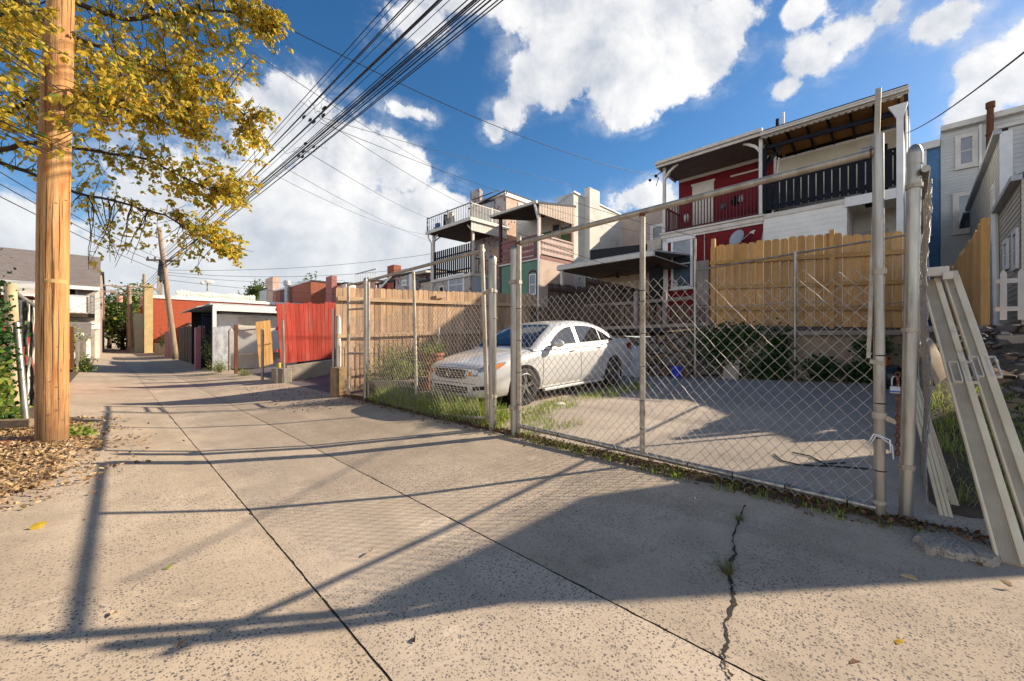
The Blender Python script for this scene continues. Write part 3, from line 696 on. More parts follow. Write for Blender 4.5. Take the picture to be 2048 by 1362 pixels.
wallpiece(3.0, -.06, 30, lambda y: 1.32, .012, 6).build('rendered_face', MT['render'], t)
m = M(); wl = [(xw(y)-.04, y) for y in (3.0, -.06)]; m.beam((xw(3.0)+.1, 3.0, 1.37), (xw(-.06)+.1, -.06, 1.37), .42, .10); m.build('coping', MT['oldconc'], t)
m = M(); m.beam((xw(8.9)+.12, 8.9, 1.50), (xw(3.7)+.12, 3.7, 1.62), .34, .09); m.build('coping', MT['oldconc'], t)
# earth between wall and boards
# dark picket fence on the wall
t = thing('picket_fence', 'dark weathered picket fence on top of the stone wall behind the car', 'fence', (xw(6)+.25, 6, 1.5)); m = M(); rg = random.Random(31); y = 8.95
DZ0, DZ1 = 1.62, 2.32
while y > 4.02:
    wd = rg.choice((.14, .15, .12)); z1 = DZ1-.02*(9-y)+rg.uniform(-.03, .03)+(.0 if y > 6.3 else -.08); x = xw(y)+.28+rg.uniform(-.01, .01)
    m.poly([(x, y-wd, DZ0-.04), (x, y, DZ0-.04), (x, y+rg.uniform(-.01, .01), z1), (x, y-wd+rg.uniform(-.01, .01), z1+rg.uniform(-.015, .015))], (-.02, 0, 0)); y -= wd+(.012 if y > 6.5 else rg.choice((.03, .045, .02)))
m.build('pickets', MT['oldwood'], t)
for z in (1.70, 2.18): m = M(); m.beam((xw(8.95)+.33, 8.95, z), (xw(4.0)+.33, 4.0, z+(.17 if z > 2 else .1)), .05, .09); m.build('rail', MT['greyrail'], t)
for px in (1272, 1330): q = at_line(px, 600, WC+.2); m = M(); m.box(q.x-.05, q.x+.04, q.y-.05, q.y+.05, 1.5, at_line(px, 583, WC+.2).z); m.build('post', MT['greywood'], t)
# brown side fence of the yard behind, stepping up
t = thing('side_fence', 'tall dark brown fence stepping up the yard left of the porch', 'fence', (14, 9.2, 1.6)); rg = random.Random(41)
m = M(); picket_y(m, 9.2, 11.0, 13.6, lambda x: 1.55, lambda x: 3.22+.03*(x-11), .14, .004, rng=rg, ear=False, jz=.03); picket_y(m, 9.2, 13.3, 18.5, lambda x: 1.6, lambda x: 3.70-.02*(x-13), .14, .004, rng=rg, ear=False, jz=.03); m.build('pickets', MT['oldwood'], t)
m = M(); m.beam((11, 9.15, 3.02), (13.5, 9.15, 3.05), .06, .09); m.beam((13.3, 9.15, 3.5), (18.4, 9.15, 3.40), .06, .09); m.build('rail', MT['darkwood'], t)
q = at_y(1155, 566, 9.1); m = M(); m.beam(q+Vector((-.12, 0, -.22)), q+Vector((.14, 0, .22)), .03, .1); m.build('brace_board', MT['greywood'], t)
# new pine fence
t = thing('pine_fence', 'new yellow pine board fence on the wall below the black balcony', 'fence', (xw(2)+.3, 2, 1.5)); m = M(); rg = random.Random(51)
FXC = WC+.35
yA, yB = at_line(1421, 500, FXC).y, -.02
def ftop(y): return lerp(at_line(1425, 490, FXC).z, at_line(1812, 462, FXC).z, (yA-y)/(yA-.1))
def fbot(y): return lerp(1.60, 1.47, (yA-y)/(yA-.1))
y = yA; k = 0; stepat = at_line(1672, 460, FXC).y
while y > yB+.03:
    wd = min(.155, y-yB); z1 = ftop(y)+rg.uniform(-.012, .012)+(.07 if stepat < y < stepat+.9 else .03 if stepat < y < stepat+1.6 else 0); c = .045; x = xw(y)+.35; x2 = xw(y-wd)+.35
    m.poly([(x, y, fbot(y)), (x2, y-wd, fbot(y)), (x2, y-wd, z1-c), (x2-.0, y-wd+.03, z1-.012), (x2, y-wd*.5, z1), (x, y-.03, z1-.012), (x, y, z1-c)], (.018, 0, 0)); y -= wd+.009; k += 1
m.build('pickets', MT['newwood'], t)
for dz_ in (.42, .98, 1.62): m = M(); m.beam((xw(yA)+.30, yA, fbot(yA)+dz_), (xw(yB)+.30, yB, fbot(yB)+dz_), .04, .09); m.build('rail', MT['newrail'], t)
for px, tp in ((1427, 478), (1664, 460)):
    q = at_line(px, 560, FXC-.02); m = M(); m.box(q.x-.045, q.x+.045, q.y-.045, q.y+.045, 1.2, at_line(px, tp, FXC-.02).z); m.build('post', MT['newwood'], t)
m = M(); x = xw(yA+.12)+.3; m.box(x-.02, x+.02, yA+.02, yA+.34, 1.5, 3.30); solo(m, 'fence_board', MT['greywood'], 'wide grey board upright at the left end of the yellow fence', 'board')

# ------------------------------------------------------------------ yellow fence and picket fence at the right terrace
t = thing('pine_fence', 'yellow pine side fence with a square post on the right terrace', 'fence', (10, -.65, 1.4)); m = M(); rg = random.Random(61)
x = 9.2
while x < 15.4:
    y = -.68+.09*(x-9.2)/6.2; z1 = 2.98+rg.uniform(-.06, .06); m.poly([(x, y, 1.44), (x+.14, y+.004, 1.44), (x+.14, y+.004, z1-.04), (x+.07, y, z1), (x, y, z1-.04)], (0, -.02, 0)); x += .148
m.build('pickets', MT['newwood'], t)
m = M(); m.box(9.0, 9.09, -.745, -.655, 1.2, at_x(1968, 436, 9.0).z); m.build('post', MT['newwood'], t)
for z in (1.75, 2.6): m = M(); m.beam((9.05, -.72, z), (15.3, -.63, z), .04, .09); m.build('rail', MT['newrail'], t)
t = thing('picket_fence', 'short white plastic picket fence on the terrace at the right edge', 'fence', (9.3, -1.2, 1.4)); m = M()
y = at_x(2004, 600, 9.3).y
while y > -2.4:
    m.poly([(9.3, y+.02, 1.5), (9.3, y-.045, 1.5), (9.3, y-.045, 2.18), (9.3, y-.012, 2.24), (9.3, y+.02, 2.18)], (-.02, 0, 0)); y -= .165
m.build('pickets', MT['white'], t)
for z in (1.66, 2.07): m = M(); m.box(9.3, 9.325, -2.4, at_x(1990, 600, 9.3).y, z-.03, z+.035); m.build('rail', MT['white'], t)
# ------------------------------------------------------------------ houses
def siding(m, pl, a0, a1, z0, z1, d, pitch=.115, proud=.012, sgn=-1):
    """lap boards: every course leans out a little at its foot; faces towards -x ('x'), -y ('y')"""
    a0, a1 = min(a0, a1), max(a0, a1); z = z0
    while z < z1-.005:
        e = min(z+pitch, z1)
        if pl == 'x': m.add([(d-proud, a0, z), (d-proud, a1, z), (d, a1, e), (d, a0, e), (d, a0, z), (d, a1, z)], [(0, 1, 2, 3), (0, 4, 5, 1)])
        else: m.add([(a0, d+sgn*proud, z), (a1, d+sgn*proud, z), (a1, d, e), (a0, d, e), (a0, d, z), (a1, d, z)], [(0, 1, 2, 3), (0, 4, 5, 1)])
        z = e
    return m
def window(parent, pl, a0, a1, z0, z1, d, fr=.09, proud=.05, frame='white', pane='glass', sash=True, sill=True, sgn=-1, muntin=0):
    """framed sash window mounted on a wall at depth d (outside is towards -)"""
    a0, a1 = min(a0, a1), max(a0, a1); z0, z1 = min(z0, z1), max(z0, z1); m = M()
    lo, hi = d+sgn*proud, d+.0
    m.pbox(pl, a0, a0+fr, z0, z1, lo, hi); m.pbox(pl, a1-fr, a1, z0, z1, lo, hi); m.pbox(pl, a0+fr, a1-fr, z1-fr, z1, lo, hi); m.pbox(pl, a0+fr, a1-fr, z0, z0+fr, lo, hi)
    if sash: zm = (z0+z1)/2; m.pbox(pl, a0+fr, a1-fr, zm-.022, zm+.022, d+sgn*proud*.7, hi)
    for k in range(muntin): a = lerp(a0+fr, a1-fr, (k+1)/(muntin+1)); m.pbox(pl, a-.012, a+.012, z0+fr, z1-fr, d+sgn*proud*.65, hi)
    if sill: m.pbox(pl, a0-.04, a1+.04, z0-.06, z0-.002, d+sgn*(proud+.05), hi)
    f = m.build('window', MT[frame], parent)
    p = M(); p.pbox(pl, a0+fr, a1-fr, z0+fr, z1-fr, d+sgn*max(.012, proud*.48), d+sgn*max(.016, proud*.55)); p.build('pane', MT[pane], f); return f
def win_px(parent, pl, d, px0, py0, px1, py1, **k):
    at = at_x if pl == 'x' else at_y; pxm, pym = (px0+px1)/2, (py0+py1)/2
    a, b = at(px0, pym, d), at(px1, pym, d); tp, bt = at(pxm, py0, d).z, at(pxm, py1, d).z; i = 1 if pl == 'x' else 0
    return window(parent, pl, a[i], b[i], bt, tp, d, **k)
XF, XB = 18.3, 20.07
yW1, yRW, yR0 = at_x(1806, 500, XF).y, at_x(1526, 500, XF).y, at_x(1326, 500, XF).y      # white house right end, party line, red house left end
# --- white house with the black balcony
t = thing('white_house', 'white sided house with black slatted balcony and exposed rafters', 'house', (XB, 2, 1.6))
dkz = 6.156; rz = lambda y: 9.248
yP = at_x(1694, 500, XF).y
m = M(); m.box(XF, XB+6, yP, yRW-.01, 1.3, dkz-.02); m.box(XB+.2, XB+6, yW1+.02, yP, 1.3, dkz-.02); m.box(XB, XB+6, yW1+.02, yRW-.01, dkz, 8.870); m.build('wall', MT['whitesiding'], t)
m = M(); siding(m, 'x', yP, yRW-.01, 1.6, dkz-.1, XF-.004, .19, .010); siding(m, 'y', XF, XB+.2, 1.6, dkz-.1, yP-.004, .19, .010); m.build('lower_siding', MT['whitesiding'], t)
m = M(); siding(m, 'x', yW1+.02, yRW-.01, dkz, 8.776, XB-.004, .10, .009); m.build('upper_siding', MT['creamsiding'], t)
m = M(); m.box(XF-.05, XB, yW1, yRW-.02, dkz-.16, dkz); m.build('balcony_floor', MT['offwhite'], t)
m = M(); m.box(XF-.09, XF-.052, yW1, at_x(1690, 400, XF).y, dkz-.30, dkz+.03); m.build('fascia_board', MT['white'], t)
m = M(); y = yRW-.12; k = 0
while y > yW1+.12:
    zt, zb = dkz+1.32, dkz+.12; m.box(XF-.03, XF-.008, y-.195, y, zb, zt); y -= .227
m.box(XF-.008, XF+.03, yW1+.05, yRW-.1, dkz+1.15, dkz+1.25); m.box(XF-.008, XF+.03, yW1+.05, yRW-.1, dkz+.21, dkz+.32); m.box(XF-.04, XF+.03, yW1+.05, yRW-.06, dkz+1.32, dkz+1.37)
m.build('balcony_railing', MT['black'], t)
m = M(); m.box(XF, XB, yRW-.12, yRW-.08, dkz, dkz+1.3); m.build('railing_return', MT['black'], t)
def wpost(y, z0, z1, mat, w_=.07, x=XF-.02):
    m = M(); m.box(x-w_, x+w_, y-w_, y+w_, z0, z1); return m
m = wpost(yW1+.07, 1.6, 8.457, 'white', .085); m.poly([(XF-.1, yW1+.07-.085, 8.457), (XF-.1, yW1+.07+.085, 8.457), (XF-.1, yW1+.36, 8.894), (XF-.1, yW1-.12, 8.894)], (.16, 0, 0)); m.build('porch_post', MT['white'], t, bevel=.01)
m = M(); m.box(XF, XB+.4, yW1-.09, yW1-.05, 1.5, 8.752); m.box(XF+1.2, XB+.6, yW1-.14, yW1-.09, 1.5, 8.929); m.build('end_panel', MT['white'], t)
m = M(); m.box(XF-.06, XF+.06, yRW-.12, yRW-.0, dkz, 8.752); m.build('porch_post', MT['black'], t)
# porch roof with open rafters
m = M()
zf, zb_ = 9.141, 8.776
m.poly([(XF-.30, yW1-.12, zf+.13), (XB+6, yW1-.12, 9.165), (XB+6, yW1-.12, 9.283), (XF-.34, yW1-.12, zf+.20)], (0, yRW-yW1+.14, 0)); m.build('roof', MT['tar'], t)
m = M(); m.poly([(XF-.20, yW1-.02, zf+.115), (XB, yW1-.02, zb_+.22), (XB, yW1-.02, zb_+.24), (XF-.20, yW1-.02, zf+.128)], (0, yRW-yW1, 0)); m.build('roof_sheathing', MT['orangewood'], t)
m = M()
for k in range(7):
    y = lerp(yW1+.1, yRW-.15, k/6); m.beam((XF-.12, y, zf+.04), (XB-.01, y, zb_+.13), .05, .14)
m.beam((XF+.75, yW1+.02, zf-.10), (XF+.75, yRW-.05, zf-.10), .06, .08); m.build('rafters', MT['black'], t)
m = M(); m.beam((XF+.02, yW1+.1, 8.658), (XF+.02, yRW-.05, 8.776), .09, .13); m.beam((XF+.03, yRW-.1, 8.044), (XF+.03, yRW-.65, 8.693), .07, .07); m.beam((XF+.03, yRW-.06, 8.103), (XF+.9, yRW-.06, 8.752), .07, .07); m.build('header_beam', MT['black'], t)
m = M(); m.pbox('x', yW1-.14, yRW+.02, zf-.02, zf+.05, XF-.22, XF-.16); m.box(XF-.34, XF-.22, yW1-.14, yRW+.02, zf+.02, zf+.14); m.box(XF-.36, XF-.30, yW1-.14, yRW+.02, zf+.10, zf+.155); m.build('gutter', MT['offwhite'], t)
m = M(); m.box(XF-.19, XF-.11, yW1, yRW-.05, zf-.034, zf-.028)
for k in range(22): y = lerp(yW1, yRW-.05, (k+.5)/22); m.box(XF-.20, XF-.10, y-.055, y+.055, zf-.06, zf-.035)
m.build('soffit_strip', MT['offwhite'], t)
q0, q1 = at_x(1716, 300, XB), at_x(1777, 300, XB); f = window(t, 'x', q1.y, q0.y, dkz+.05, at_x(1745, 287, XB).z, XB, .10, .05, 'offwhite', 'glass', False, False)
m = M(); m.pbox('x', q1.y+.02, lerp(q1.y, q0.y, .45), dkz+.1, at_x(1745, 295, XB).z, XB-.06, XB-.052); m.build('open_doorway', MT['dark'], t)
q0, q1 = at_x(1702, 460, XB+.2), at_x(1775, 460, XB+.2)
m = M(); m.pbox('x', q1.y, q0.y, 1.7, at_x(1740, 462, XB+.2).z, XB+.14, XB+.2); m.build('door', MT['door'], t)
m = M(); q = at_x(1740, 411, XF+.6); m.box(q.x-.12, q.x+.12, q.y-.12, q.y+.12, dkz-.26, dkz-.17); m.build('ceiling_lamp', MT['black'], t)
m = M(); 
for px, p0, mt in ((1555, 240, 'black'), (1567, 226, 'white')): pass
q = at_x(1555, 238, XB+.5); m.tube([(q.x, q.y, 8.988), q], .07, 8); m.build('vent_pipe', MT['black'], t); m = M(); q = at_x(1567, 225, XB+.5); m.tube([(q.x, q.y, 8.988), q], .05, 8); m.build('vent_pipe', MT['white'], t)
m = M(); m.tube([(XF+.1, yRW-.3, dkz), (XF+.4, yRW-.45, 8.398)], .035, 6); m.tube([(XF+.4, yRW-.32, dkz), (XF+.4, yRW-.32, 8.516)], .05, 6); m.build('old_porch_pole', MT['offwhite'], t)

# --- red house
t = thing('red_house', 'crimson brick house with dark red balcony and white porch roof', 'house', (XB, 4.7, 1.6))
rdk = 6.180; m = M(); m.box(XF, XB+6, yRW+.01, yR0, 1.3, rdk-.25); m.box(XB, XB+6, yRW+.01, yR0, rdk-.25, 9.189); m.build('wall', MT['redbrick'], t)
m = M(); m.box(XF-.012, XF+.1, yR0-.02, yR0+.02, 1.5, rdk-.3); m.box(XF-.03, XF-.002, at_x(1336, 520, XF).y, at_x(1327, 520, XF).y, 1.5, rdk-.3); m.build('corner_board', MT['white'], t)
m = M(); m.poly([(XF-.015, yRW+.005, 1.6), (XF-.015, yRW+.05, 1.6)]+[(XF-.015, yRW+.05+.035*(k % 2), 1.6+.1*(k+1)) for k in range(32)]+[(XF-.015, yRW+.005, 5.507)], (.02, 0, 0)); m.build('quoin_edge', MT['offwhite'], t)
m = M(); m.box(XF-.10, XB, yRW-.04, yR0+.06, rdk-.28, rdk-.10); m.box(XF-.17, XB, yRW-.06, yR0+.10, rdk-.10, rdk-.02); m.box(XF-.06, XF, yRW, yR0, rdk-.38, rdk-.28); m.build('cornice', MT['offwhite'], t, bevel=.01)
m = M(); m.box(XF-.1, XB, yRW, yR0, rdk-.02, rdk+.012); m.build('balcony_floor', MT['darkred'], t)
m = M(); n = 30
for k in range(n+1):
    y = lerp(yRW+.16, yR0-.06, k/n); m.box(XF-.05, XF-.015, y-.018, y+.018, rdk+.06, rdk+1.18)
m.box(XF-.06, XF-.005, yRW+.12, yR0-.02, rdk+1.18, rdk+1.25); m.box(XF-.055, XF-.01, yRW+.12, yR0-.02, rdk+.04, rdk+.09)
for k in range(9): x = lerp(XF+.1, XB-.1, k/8); m.box(x-.018, x+.018, yR0-.05, yR0-.015, rdk+.06, rdk+1.18)
m.box(XF-.03, XB, yR0-.06, yR0-.005, rdk+1.18, rdk+1.25); m.build('balcony_railing', MT['darkred'], t)
zf = 9.248
for y in (yRW+.07, yR0-.07):
    m = M(); w_ = .06; m.box(XF-.07, XF+.05, y-w_, y+w_, rdk, zf-.05); s_ = 1 if y < (yRW+yR0)/2 else -1
    if True: m.poly([(XF-.04, y+s_*w_, zf-.60), (XF-.04, y+s_*(w_+.16), zf-.36), (XF-.04, y+s_*(w_+.46), zf-.16), (XF-.04, y+s_*(w_+.58), zf-.12), (XF-.04, y+s_*(w_+.58), zf-.05), (XF-.04, y+s_*(w_+.36), zf-.10), (XF-.04, y+s_*(w_+.12), zf-.26), (XF-.04, y+s_*w_, zf-.42)], (.06, 0, 0))
    m.beam((XF+.03, y, zf-.62), (XF+.6, y, zf-.12), .05, .07); m.build('porch_post', MT['offwhite'], t)
m = M(); m.poly([(XF-.28, yRW-.05, zf+.12), (XB+6, yRW-.05, 9.224), (XB+6, yRW-.05, 9.318), (XF-.30, yRW-.05, zf+.17)], (0, yR0-yRW+.24, 0)); m.build('roof', MT['tar'], t)
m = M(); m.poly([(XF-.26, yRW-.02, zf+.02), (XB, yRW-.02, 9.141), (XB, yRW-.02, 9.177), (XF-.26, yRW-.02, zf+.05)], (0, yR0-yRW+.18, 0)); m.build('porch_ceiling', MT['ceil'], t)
m = M(); m.box(XF-.40, XF-.27, yRW-.06, yR0+.22, zf+.06, zf+.19); m.box(XF-.30, XF-.24, yRW-.06, yR0+.2, zf-.06, zf+.08); m.beam((XF-.3, yR0+.16, zf+.02), (XB, yR0+.16, 9.141), .05, .16); m.beam((XF-.3, yRW-.04, zf+.06), (XB, yRW-.04, 9.165), .05, .16); m.build('gutter', MT['offwhite'], t)
m = M(); m.box(XB-.06, XB-.004, yRW+.05, yR0-.05, 8.988, 9.130); m.build('ceiling_trim', MT['offwhite'], t)
q0, q1 = at_x(1385, 400, XB), at_x(1428, 400, XB); zt = at_x(1405, 368, XB).z
m = M(); m.pbox('x', q1.y, q0.y, rdk+.05, zt, XB-.03, XB-.004); m.build('door', MT['offwhite'], t)
m = M(); m.pbox('x', q1.y-.05, q0.y+.05, zt, zt+.09, XB-.05, XB-.004); m.pbox('x', yRW+.3, yRW+1.7, at_x(1500, 345, XB).z, at_x(1500, 345, XB).z+.07, XB-.04, XB-.004); m.build('door_lintel', MT['offwhite'], t)
win_px(t, 'x', XF, 1343, 478, 1386, 577, fr=.10, proud=.06, pane='glass')
m = M(); q0, q1 = at_x(1336, 476, XF), at_x(1392, 476, XF); m.pbox('x', q1.y, q0.y, at_x(1362, 482, XF).z, at_x(1362, 474, XF).z, XF-.10, XF-.002); m.build('window_head', MT['white'], t)
y = at_x(1410, 520, XF).y
m = M(); m.box(XF-.14, XF-.002, y-.16, y+.16, 3.6, 4.15); m.build('meter_box', MT['galvdull'], t, bevel=.01)
m = M(); m.lathe([(.001, -.10), (.09, -.10), (.10, 0), (.10, .02)], (XF-.14, y, 3.92), 'x', 14); m.build('meter_dial', MT['glass'], t, smooth=40)
m = M(); m.tube([(XF-.06, y, 4.15), (XF-.06, y, rdk-.4)], .025, 6); m.tube([(XF-.06, y, 1.6), (XF-.06, y, 3.6)], .025, 6); m.build('conduit', MT['galvdull'], t)
m = M(); m.tube([(XF-.02, yRW+.35, rdk-.4), (XF-.03, yRW+.5, 4.6), (XF-.02, yRW+1.1, 4.3), (XF-.02, yRW+2.2, 4.5), (XF-.02, yR0-.4, rdk-.5)], .012, 5); m.build('wall_cable', MT['cable'], t)
# odds and ends stored on the red balcony
rg = random.Random(8)
for (px, py, r_, mt, nm, lb) in ((1373, 437, .16, 'white', 'storage_bag', 'white and teal bag behind the red balcony spindles'), (1447, 413, .13, 'curtain', 'storage_bundle', 'bluish bundle on the red balcony floor'), (1470, 402, .17, 'black', 'storage_bundle', 'dark bundle at the middle of the red balcony'), (1482, 398, .12, 'offwhite', 'storage_bundle', 'pale bundle beside the dark one on the red balcony')):
    q = at_x(px, py, XF+.5); m = M(); m.blob((q.x, q.y, max(q.z, rdk+r_)), (r_, r_*.9, r_*1.3), 2, .18, rg); solo(m, nm, MT[mt], lb, 'bag', smooth=True)
# satellite dish on the red house
t2 = thing('satellite_dish', 'grey satellite dish with a bracket arm on the crimson brick wall', 'satellite dish', (XF-.3, 4.1, 4.2))
c = at_x(1474, 476, XF-.45); m = M(); vs = []; nrm = Vector((-.86, .42, .28)).normalized(); u = nrm.orthogonal().normalized(); v = nrm.cross(u)
NR, NK = 6, 28
for i in range(NR+1):
    for k in range(NK): a = 2*math.pi*k/NK; r_ = .335*i/NR; m.v.append(c+u*r_*math.cos(a)*1.0+v*r_*math.sin(a)+nrm*(.55*r_*r_-.03))
for i in range(NR):
    for k in range(NK): k2 = (k+1) % NK; m.f.append((i*NK+k, i*NK+k2, (i+1)*NK+k2, (i+1)*NK+k)); m.mi.append(0)
o = m.build('reflector', surf('dish_grey', (.35, .38, .42), (.30, .33, .37), 3, .5, bk=0), t2, smooth=True); sm = o.modifiers.new('thick', 'SOLIDIFY'); sm.thickness = .012
m = M(); e = at_x(1500, 466, XF-.8); m.tube([c-u*.02+Vector((0, 0, -.28)), e], .015, 6); m.tube([c-nrm*.02, Vector((XF, c.y-.1, c.z-.25))], .025, 6); m.build('arm', MT['zinc'], t2)
m = M(); m.tube([e, e+Vector((.04, -.16, .08))], .035, 8); m.tube([e+Vector((.02, -.04, .06)), e+Vector((.03, -.12, -.04))], .03, 8); m.build('receiver', MT['offwhite'], t2)

XF, XB = 15.5, 17.0
# --- pink and green house with maroon balcony, cream main wing and chimney
yG0 = 13.5; yG1 = at_x(1000, 480, XF).y; XG = 18.3
t = thing('green_house', 'green and pink house with maroon lattice balcony and tall cream chimney wall', 'house', (XG, 14.5, 1.6))
gdk = at_x(1080, 510, XF).z-.02
m = M(); m.box(XF+.02, XG+.1, yG0+.006, yG1, 1.3, gdk-.15); m.build('front_wall', MT['green'], t)
m = M(); m.box(XF, XG, yG0-.01, yG0+.004, 1.3, gdk-.02); m.build('side_wall', MT['pinkstucco'], t)
m = M(); m.box(XG, XG+.2, yG0+.004, yG1, gdk-.15, 7.6); m.build('upper_wall', MT['darkgreen'], t)
zc = at_y(1147, 385, yG0).z
xE = at_y(1241, 430, yG0).x
m = M(); m.box(XG+.02, xE, yG0-.012, yG1+1.5, 1.3, zc-.35); m.poly([(XG+.02, yG0-.012, zc-.35), (xE, yG0-.012, zc-.35), (xE, yG0-.012, zc-.15), (XG+.02, yG0-.012, zc)], (0, 1.2, 0)); m.build('main_wing', MT['cream'], t)
xc0, xc1 = at_y(1178, 400, yG0-.35).x, at_y(1199, 400, yG0-.35).x; m = M(); m.box(xc0, xc1, yG0-.38, yG0-.012, 1.5, at_y(1185, 376, yG0-.38).z); m.build('chimney', MT['cream'], t, bevel=.04)
m = M(); m.beam((XG-.02, yG0-.03, zc+.03), (xc0, yG0-.03, zc-.03), .10, .09); m.beam((xc1, yG0-.03, zc-.06), (xE, yG0-.03, zc-.13), .10, .07); m.build('coping', MT['white'], t)
m = M(); m.poly([(XG, yG0+.1, zc-.1), (XG, yG1, zc-1.0), (XG, yG1, zc-.9), (XG, yG0+.1, zc+.02)], (4.5, 0, 0)); m.build('main_roof', MT['zinc'], t)
m = M(); m.box(XF-.05, XG, yG0-.02, yG1, gdk-.16, gdk+.02); m.build('balcony_floor', MT['maroon'], t)
def lattice_rail(m, pl, a0, a1, d, z0):
    for k in range(3): m.pbox(pl, a0, a1, z0+.10+k*.32, z0+.28+k*.32, d-.02, d+.02)
    m.pbox(pl, a0, a1, z0+1.02, z0+1.10, d-.04, d+.04)
    n = int(abs(a1-a0)/.12)
    for k in range(3):
        zz = z0+.28+k*.32-.30 if k == 0 else z0+.28+(k-1)*.32
        zz = z0+.28+k*.32
        for i in range(n):
            a = min(a0, a1)+abs(a1-a0)*(i+.5)/n
            m.pbox(pl, a-.028, a+.028, zz, zz+.14 if k < 2 else z0+1.02, d-.008, d+.008)
m = M(); lattice_rail(m, 'x', yG0+.12, yG1-.05, XF, gdk); m.build('front_railing', MT['maroon'], t)
m = M(); lattice_rail(m, 'y', XF+.1, XG-.05, yG0, gdk); m.build('side_railing', surf('pink_painted_boards', (.50, .36, .31), (.43, .30, .26), 3, .7), t)
zg = at_x(1078, 412, XF).z
for (x, y, mt) in ((XF, yG0+.06, 'pinkstucco'), (XF, yG1-.05, 'darkred'), (XG-.08, yG0+.06, 'maroon')):
    m = M(); m.box(x-.07, x+.07, y-.07, y+.07, gdk, zg); m.build('porch_post', MT[mt], t)
m = M(); m.box(XF-.02, XF+.10, yG1-.1, yG1-.0, 1.5, gdk-.15); m.build('lower_post', MT['darkred'], t)
m = M(); m.poly([(XF-.35, yG0-.15, zg-.02), (XG+.1, yG0-.15, zg+.55), (XG+.1, yG0-.15, zg+.66), (XF-.40, yG0-.15, zg+.10)], (0, yG1-yG0+.5, 0)); m.build('porch_roof', MT['tar'], t)
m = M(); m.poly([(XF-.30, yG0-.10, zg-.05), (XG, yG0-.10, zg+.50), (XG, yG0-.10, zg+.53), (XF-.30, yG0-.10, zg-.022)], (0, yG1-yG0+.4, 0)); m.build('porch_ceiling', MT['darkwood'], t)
m = M(); m.box(XF-.48, XF-.36, yG0-.17, yG1+.37, zg-.0, zg+.13); m.build('gutter', MT['offwhite'], t)
m = M()
for k in range(14): x = lerp(XF-.2, XG, k/14); m.box(x, x+.18, yG0-.14-.004*(k % 2), yG0-.10, zg-.45, zg+.55*(k+.5)/14+.0)
m.build('gable_boards', MT['tanboards'], t)
m = M(); m.tube([(XF-.42, yG0-.02, zg), (XF-.42, yG0-.05, zg-.15), (XF-.1, yG0+.02, zg-.75), (XF-.1, yG0+.02, 1.6)], .055, 8); m.build('downspout', MT['white'], t)
m = M(); m.box(XF-.09, XF+.0, yG0, yG1, gdk-.20, gdk-.14); m.build('floor_edge', MT['white'], t)
win_px(t, 'x', XF+.02, 1059, 548, 1073, 590, fr=.06, frame='white', pane='curtain')
m = M(); q0, q1 = at_x(1056, 560, XF), at_x(1074, 560, XF); zt = at_x(1065, 543, XF).z; yc, hw = (q0.y+q1.y)/2, abs(q0.y-q1.y)/2; m.poly([(XF+.0, yc-hw, 1.6), (XF, yc-hw+.05, 1.6), (XF, yc-hw+.05, zt-.1), (XF, yc, zt), (XF, yc+hw-.05, zt-.1), (XF, yc+hw-.05, 1.6), (XF, yc+hw, 1.6), (XF, yc+hw, zt-.08), (XF, yc+hw*.5, zt+.07), (XF, yc, zt+.1), (XF, yc-hw*.5, zt+.07), (XF, yc-hw, zt-.08)], (.03, 0, 0)); m.build('window_surround', MT['darkred'], t)
win_px(t, 'x', XG, 1104, 447, 1122, 478, fr=.09, frame='pinkstucco', pane='glass', sill=False)
m = M()
def bulb(q): m.blob(q, .05, 1, 0)
for k in range(10): bulb(at_x(1045-k*5.5, 446+9*math.sin(k*1.3)*.4+k*.3, XF+.3))
for k in range(11): x = lerp(XF+.2, XG-.1, k/10); m.blob((x, yG0+.15, zg-.18-.12*math.sin(k*1.57)**2), .055, 1, 0)
m.build('string_lights', MT['white'], t, smooth=True)

# --- brick house with roof deck
yB0 = 18.85; yB1 = at_x(866, 560, XF).y
t = thing('brick_house', 'peeling brick house with a roof deck and black slatted balcony', 'house', (XG, 20, 1.6))
bdk = at_x(945, 546, XF).z; rdz = 8.35
m = M(); m.box(XF, XG+.1, yB0+.02, yB1, 1.2, bdk-.15); m.build('lower_wall', MT['peelbrick'], t)
m = M(); siding(m, 'y', XF+.05, XG, 1.3, bdk-.2, yB0, .14, .012); m.build('side_siding', MT['bluesiding'], t)
ztw = at_x(1013, 384, 18.3).z; yT1 = at_x(943, 420, 18.3).y
m = M(); m.box(18.3, 18.5, yB0+.02, yT1, 1.3, ztw); m.build('tower_front', MT['peelbrick'], t)
m = M(); m.box(18.32, 26, yB0, yB0+.02, 1.3, ztw-.35); m.poly([(18.32, yB0, ztw-.35), (26, yB0, ztw-.35), (26, yB0, ztw-.30), (18.32, yB0, ztw-.0)], (0, .02, 0)); m.build('tower_side', MT['pinkbrick'], t)
m = M(); m.box(18.2, 26, yB0-.08, yB0-.002, ztw-.25, ztw-.02); m.box(18.15, 18.3, yB0-.08, yT1, ztw-.14, ztw-.0); m.build('cornice', MT['white'], t)
m = M(); m.poly([(18.1, yB0-.1, ztw), (26, yB0-.1, ztw-.03), (26, yT1+.1, ztw-.35), (18.1, yT1+.1, ztw-.32)], (0, 0, .06)); m.build('roof', MT['tar'], t)
m = M(); q0, q1 = at_x(943, 400, 18.25), at_x(960, 400, 18.25); m.box(18.22, 18.5, q1.y, q0.y, ztw-1.5, at_x(950, 380, 18.25).z-.12); m.box(18.26, 18.46, q1.y+.1, q0.y-.1, ztw, at_x(950, 380, 18.25).z); m.build('chimney', MT['peelbrick'], t)
